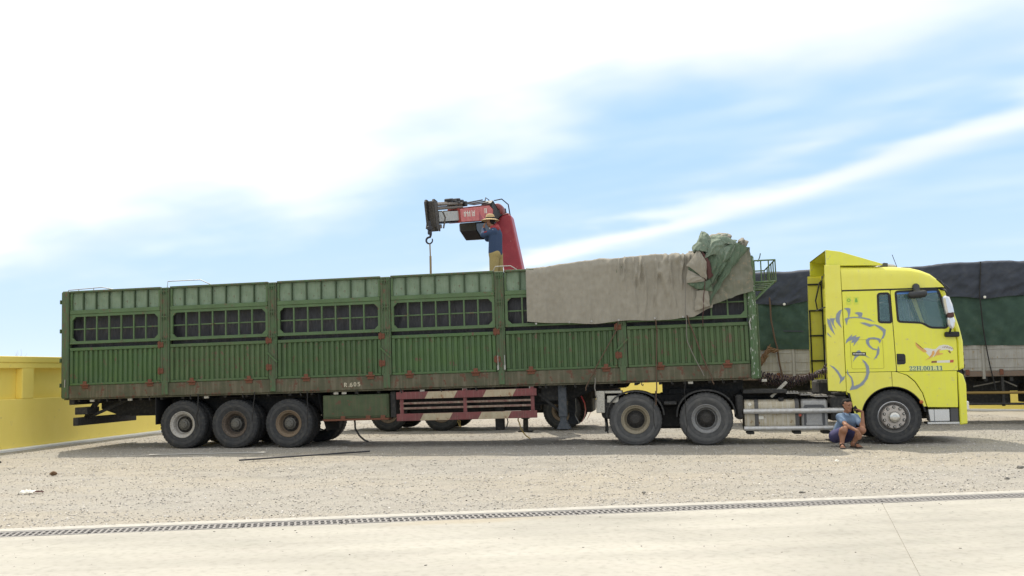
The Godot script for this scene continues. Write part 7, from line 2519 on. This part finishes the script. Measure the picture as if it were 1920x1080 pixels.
	mats.cream_print = tri_mat(ramp_tex([[0.0, Color(0.20, 0.12, 0.07)], [0.35, Color(0.48, 0.43, 0.31)], [1.0, Color(0.62, 0.58, 0.47)]], 0.05, 292), Vector3.ONE * 4.0, 0.7)
	mats.guard_red = tri_mat(paint_tex(Color(0.20, 0.055, 0.055), Color(0.145, 0.05, 0.047), Color(0.22, 0.13, 0.11), Color(0.11, 0.06, 0.045), 0.5, 0.35, 300), Vector3.ONE * 0.7, 0.7)
	mats.guard_cream = tri_mat(paint_tex(Color(0.44, 0.38, 0.26), Color(0.34, 0.285, 0.19), Color(0.40, 0.26, 0.16), Color(0.26, 0.15, 0.08), 0.6, 0.4, 310), Vector3.ONE * 0.7, 0.7)
	mats.guard_faded = tri_mat(paint_tex(Color(0.24, 0.19, 0.14), Color(0.18, 0.09, 0.075), Color(0.40, 0.36, 0.27), Color(0.15, 0.06, 0.05), 0.6, 0.5, 320), Vector3(0.5, 1.0, 1.0), 0.7)
	mats.leg_blue = tri_mat(ramp_tex([[0.0, Color(0.035, 0.042, 0.05)], [0.6, Color(0.058, 0.067, 0.078)], [1.0, Color(0.09, 0.085, 0.08)]], 0.02, 321), Vector3.ONE * 1.2, 0.7)
	# tractor
	mats.cab = tri_mat(paint_tex(Color(0.775, 0.765, 0.04), Color(0.75, 0.73, 0.04), Color(0.70, 0.67, 0.11), Color(0.56, 0.52, 0.17), 0.35, 0.12, 330), Vector3.ONE * 0.45, 0.36)
	mats.cab.clearcoat_enabled = true
	mats.cab.clearcoat = 0.8
	mats.cab.clearcoat_roughness = 0.18
	mats.cab_pale = tri_mat(paint_tex(Color(0.79, 0.75, 0.125), Color(0.76, 0.71, 0.10), Color(0.72, 0.68, 0.17), Color(0.62, 0.56, 0.2), 0.4, 0.1, 340), Vector3.ONE * 0.45, 0.45)
	mats.cab_seam = plain(0.42, 0.38, 0.03, 0.6)
	mats.silver = plain(0.25, 0.285, 0.34, 0.42, 0.25)
	mats.print_orange = tri_mat(ramp_tex([[0.0, Color(0.55, 0.24, 0.05)], [0.5, Color(0.72, 0.38, 0.10)], [1.0, Color(0.70, 0.55, 0.25)]], 0.05, 350), Vector3.ONE * 4.0, 0.5)
	mats.print_white = tri_mat(ramp_tex([[0.0, Color(0.60, 0.58, 0.46)], [0.5, Color(0.72, 0.70, 0.62)], [1.0, Color(0.78, 0.77, 0.74)]], 0.05, 351), Vector3.ONE * 4.0, 0.5)
	mats.print_brown = plain(0.24, 0.11, 0.05, 0.5)
	mats.print_red = plain(0.50, 0.10, 0.06, 0.5)
	mats.print_teal = plain(0.06, 0.155, 0.16, 0.5)
	mats.print_pale = plain(0.66, 0.70, 0.28, 0.5)
	mats.sticker_yellow = plain(0.62, 0.68, 0.07, 0.5)
	mats.sticker_green = plain(0.20, 0.42, 0.06, 0.5)
	mats.amber = plain(0.45, 0.12, 0.02, 0.3)
	mats.blue_strip = plain(0.07, 0.20, 0.52, 0.4)
	mats.grey_plastic = plain(0.075, 0.075, 0.078, 0.6)
	mats.seat = plain(0.06, 0.065, 0.075, 0.9)
	mats.curtain = plain(0.20, 0.27, 0.32, 0.9)
	var gl := StandardMaterial3D.new()
	gl.transparency = BaseMaterial3D.TRANSPARENCY_ALPHA
	gl.albedo_color = Color(0.35, 0.50, 0.50, 0.28)
	gl.roughness = 0.04
	mats.glass = gl
	mats.tank = tri_mat(paint_tex(Color(0.50, 0.45, 0.34), Color(0.40, 0.34, 0.23), Color(0.56, 0.53, 0.47), Color(0.24, 0.16, 0.08), 1.0, 0.4, 360), Vector3(1.3, 0.6, 1.3), 0.55, 0.25)
	mats.strap = plain(0.10, 0.095, 0.09, 0.6, 0.3)
	mats.alu_grey = tri_mat(ramp_tex([[0.0, Color(0.26, 0.25, 0.24)], [0.6, Color(0.37, 0.365, 0.35)], [1.0, Color(0.28, 0.25, 0.21)]], 0.02, 361), Vector3.ONE * 1.3, 0.5, 0.2)
	mats.rail = tri_mat(ramp_tex([[0.0, Color(0.44, 0.41, 0.35)], [0.5, Color(0.56, 0.555, 0.54)], [1.0, Color(0.42, 0.40, 0.36)]], 0.012, 362), Vector3.ONE * 0.9, 0.42, 0.45)
	mats.catwalk = plain(0.30, 0.285, 0.26, 0.55, 0.4)
	mats.coil = [plain(0.075, 0.045, 0.055, 0.5), plain(0.045, 0.04, 0.05, 0.5)]
	mats.hose = tri_mat(ramp_tex([[0.0, Color(0.03, 0.03, 0.03)], [0.5, Color(0.12, 0.11, 0.10)], [1.0, Color(0.38, 0.36, 0.33)]], 0.05, 363), Vector3.ONE * 4.0, 0.6)
	# cloth
	mats.tarp_beige = tri_mat(paint_tex(Color(0.315, 0.289, 0.234), Color(0.275, 0.252, 0.203), Color(0.29, 0.27, 0.224), Color(0.28, 0.252, 0.20), 0.9, 0.35, 400), Vector3(1.1, 0.5, 0.7), 0.95)
	mats.tarp_green = tri_mat(paint_tex(Color(0.165, 0.215, 0.16), Color(0.125, 0.168, 0.12), Color(0.25, 0.28, 0.22), Color(0.28, 0.27, 0.21), 0.6, 0.35, 410), Vector3.ONE * 0.8, 0.85)
	mats.tarp_green_shaded = tri_mat(paint_tex(Color(0.105, 0.155, 0.10), Color(0.08, 0.12, 0.076), Color(0.15, 0.175, 0.12), Color(0.18, 0.18, 0.13), 0.6, 0.35, 420), Vector3.ONE * 0.8, 0.85)  # the same green cloth, with the shade of the near folds in its colour
	mats.tarp_green_dirty = tri_mat(paint_tex(Color(0.185, 0.182, 0.138), Color(0.14, 0.148, 0.106), Color(0.21, 0.20, 0.145), Color(0.23, 0.20, 0.14), 0.7, 0.5, 430), Vector3.ONE * 0.6, 0.9)
	mats.tarp_far_green = tri_mat(ramp_tex([[0.0, Color(0.022, 0.05, 0.036)], [0.6, Color(0.032, 0.068, 0.047)], [1.0, Color(0.05, 0.085, 0.06)]], 0.01, 440), Vector3.ONE * 0.5, 0.8)
	mats.tarp_navy = tri_mat(ramp_tex([[0.0, Color(0.026, 0.032, 0.047)], [0.6, Color(0.034, 0.041, 0.058)], [1.0, Color(0.05, 0.056, 0.07)]], 0.01, 441), Vector3.ONE * 0.5, 0.7)
	mats.grey_side = tri_mat(paint_tex(Color(0.37, 0.36, 0.33), Color(0.30, 0.285, 0.255), Color(0.26, 0.24, 0.19), Color(0.28, 0.22, 0.15), 0.8, 0.35, 450), Vector3(0.8, 0.4, 0.8), 0.75)
	mats.maroon = plain(0.09, 0.04, 0.035, 0.9)
	mats.brown_cloth = plain(0.16, 0.095, 0.05, 0.95)
	mats.red_cloth = plain(0.30, 0.035, 0.04, 0.85)
	mats.rope = plain(0.11, 0.07, 0.045, 0.9)
	mats.cord = plain(0.20, 0.185, 0.16, 0.9)
	mats.dark_rope = plain(0.022, 0.021, 0.02, 0.85)
	mats.hose_yellow = plain(0.30, 0.21, 0.06, 0.7)
	mats.sling = plain(0.34, 0.25, 0.13, 0.9)
	mats.ochre_rail = plain(0.26, 0.17, 0.045, 0.7)
	# crane
	mats.crane_red = tri_mat(ramp_tex([[0.0, Color(0.30, 0.028, 0.04)], [0.6, Color(0.36, 0.034, 0.048)], [1.0, Color(0.38, 0.06, 0.06)]], 0.01, 460), Vector3.ONE * 0.6, 0.45)
	mats.crane_red_sunlit = tri_mat(ramp_tex([[0.0, Color(0.46, 0.07, 0.06)], [0.6, Color(0.55, 0.11, 0.09)], [1.0, Color(0.58, 0.2, 0.16)]], 0.012, 461), Vector3.ONE * 0.9, 0.45)  # crane red made lighter and pinker: sunlight put into the boom colour
	mats.crane_maroon = plain(0.22, 0.045, 0.045, 0.5)
	mats.crane_pink = plain(0.50, 0.20, 0.19, 0.6)
	mats.crane_grey = tri_mat(ramp_tex([[0.0, Color(0.33, 0.34, 0.32)], [0.6, Color(0.42, 0.43, 0.41)], [1.0, Color(0.34, 0.32, 0.28)]], 0.01, 462), Vector3.ONE * 0.8, 0.5)
	mats.crane_brown = tri_mat(ramp_tex([[0.0, Color(0.07, 0.06, 0.05)], [0.6, Color(0.16, 0.135, 0.11)], [1.0, Color(0.25, 0.22, 0.19)]], 0.03, 463), Vector3.ONE * 1.5, 0.6, 0.2)
	mats.crane_dark = tri_mat(ramp_tex([[0.0, Color(0.03, 0.028, 0.025)], [0.6, Color(0.075, 0.065, 0.055)], [1.0, Color(0.16, 0.14, 0.12)]], 0.03, 464), Vector3.ONE * 1.5, 0.65, 0.1)
	mats.steel_dark = plain(0.04, 0.04, 0.045, 0.5, 0.4)
	# people
	mats.skin_brown = plain(0.30, 0.145, 0.085, 0.6)
	mats.dark_hair = plain(0.010, 0.009, 0.009, 0.95)
	mats.lips = plain(0.17, 0.06, 0.05, 0.6)
	mats.shirt_blue = tri_mat(ramp_tex([[0.0, Color(0.14, 0.205, 0.305)], [0.6, Color(0.175, 0.25, 0.36)], [1.0, Color(0.21, 0.29, 0.40)]], 0.02, 470), Vector3.ONE * 5.0, 0.9)
	mats.shorts_purple = plain(0.065, 0.06, 0.15, 0.9)
	mats.jacket_navy = tri_mat(ramp_tex([[0.0, Color(0.022, 0.045, 0.10)], [1.0, Color(0.04, 0.07, 0.14)]], 0.02, 471), Vector3.ONE * 4.0, 0.85)
	mats.khaki = tri_mat(ramp_tex([[0.0, Color(0.30, 0.225, 0.085)], [1.0, Color(0.40, 0.31, 0.13)]], 0.02, 472), Vector3.ONE * 4.0, 0.9)
	mats.sandal = plain(0.05, 0.032, 0.025, 0.7)
	mats.straw = tri_mat(ramp_tex([[0.0, Color(0.42, 0.30, 0.15)], [1.0, Color(0.56, 0.42, 0.23)]], 0.08, 473), Vector3.ONE * 6.0, 0.85)
	mats.stone = plain(0.22, 0.205, 0.18, 0.9)
	mats.bark = plain(0.42, 0.39, 0.35, 0.9)

func _ready() -> void:
	# camera
	var cam := Camera3D.new()
	cam.name = "camera"
	var b := Basis(Vector3.UP, deg_to_rad(8.9)) * Basis(Vector3.RIGHT, atan(155.0 / 1850.0)) * Basis(Vector3.BACK, -0.0185)
	cam.transform = Transform3D(b, Vector3(0, 1.545, 20.1))
	cam.fov = rad_to_deg(2.0 * atan(540.0 / 1850.0))
	cam.near = 0.1
	cam.far = 2000.0
	add_child(cam)
	# sky
	var sky := Sky.new()
	var pm := PanoramaSkyMaterial.new()
	pm.panorama = sky_image()
	sky.sky_material = pm
	var env := Environment.new()
	env.background_mode = Environment.BG_SKY
	env.sky = sky
	env.tonemap_mode = Environment.TONE_MAPPER_LINEAR
	env.tonemap_exposure = 1.33
	env.sdfgi_enabled = true
	env.ssao_enabled = true
	env.ssil_enabled = true
	var we := WorldEnvironment.new()
	we.name = "environment"
	we.environment = env
	add_child(we)
	# sun: high behind the trucks and a little to the left
	var sun := DirectionalLight3D.new()
	sun.name = "sun"
	sun.light_energy = 1.0
	sun.light_color = Color(1.0, 0.965, 0.90)
	sun.light_angular_distance = 0.5
	sun.shadow_enabled = true
	add_child(sun)
	sun.look_at_from_position(Vector3.ZERO, Vector3(0.35, -1.0, 0.54), Vector3.UP)

	make_materials()
	build_ground()
	build_walls()
	var tr := build_trailer()
	build_trailer_wheels(tr)
	build_cargo()
	build_tractor()
	build_tarp()
	build_ropes()
	build_far_trailer()
	build_crane()
	build_squatting_man()
	build_standing_man()
	build_small()
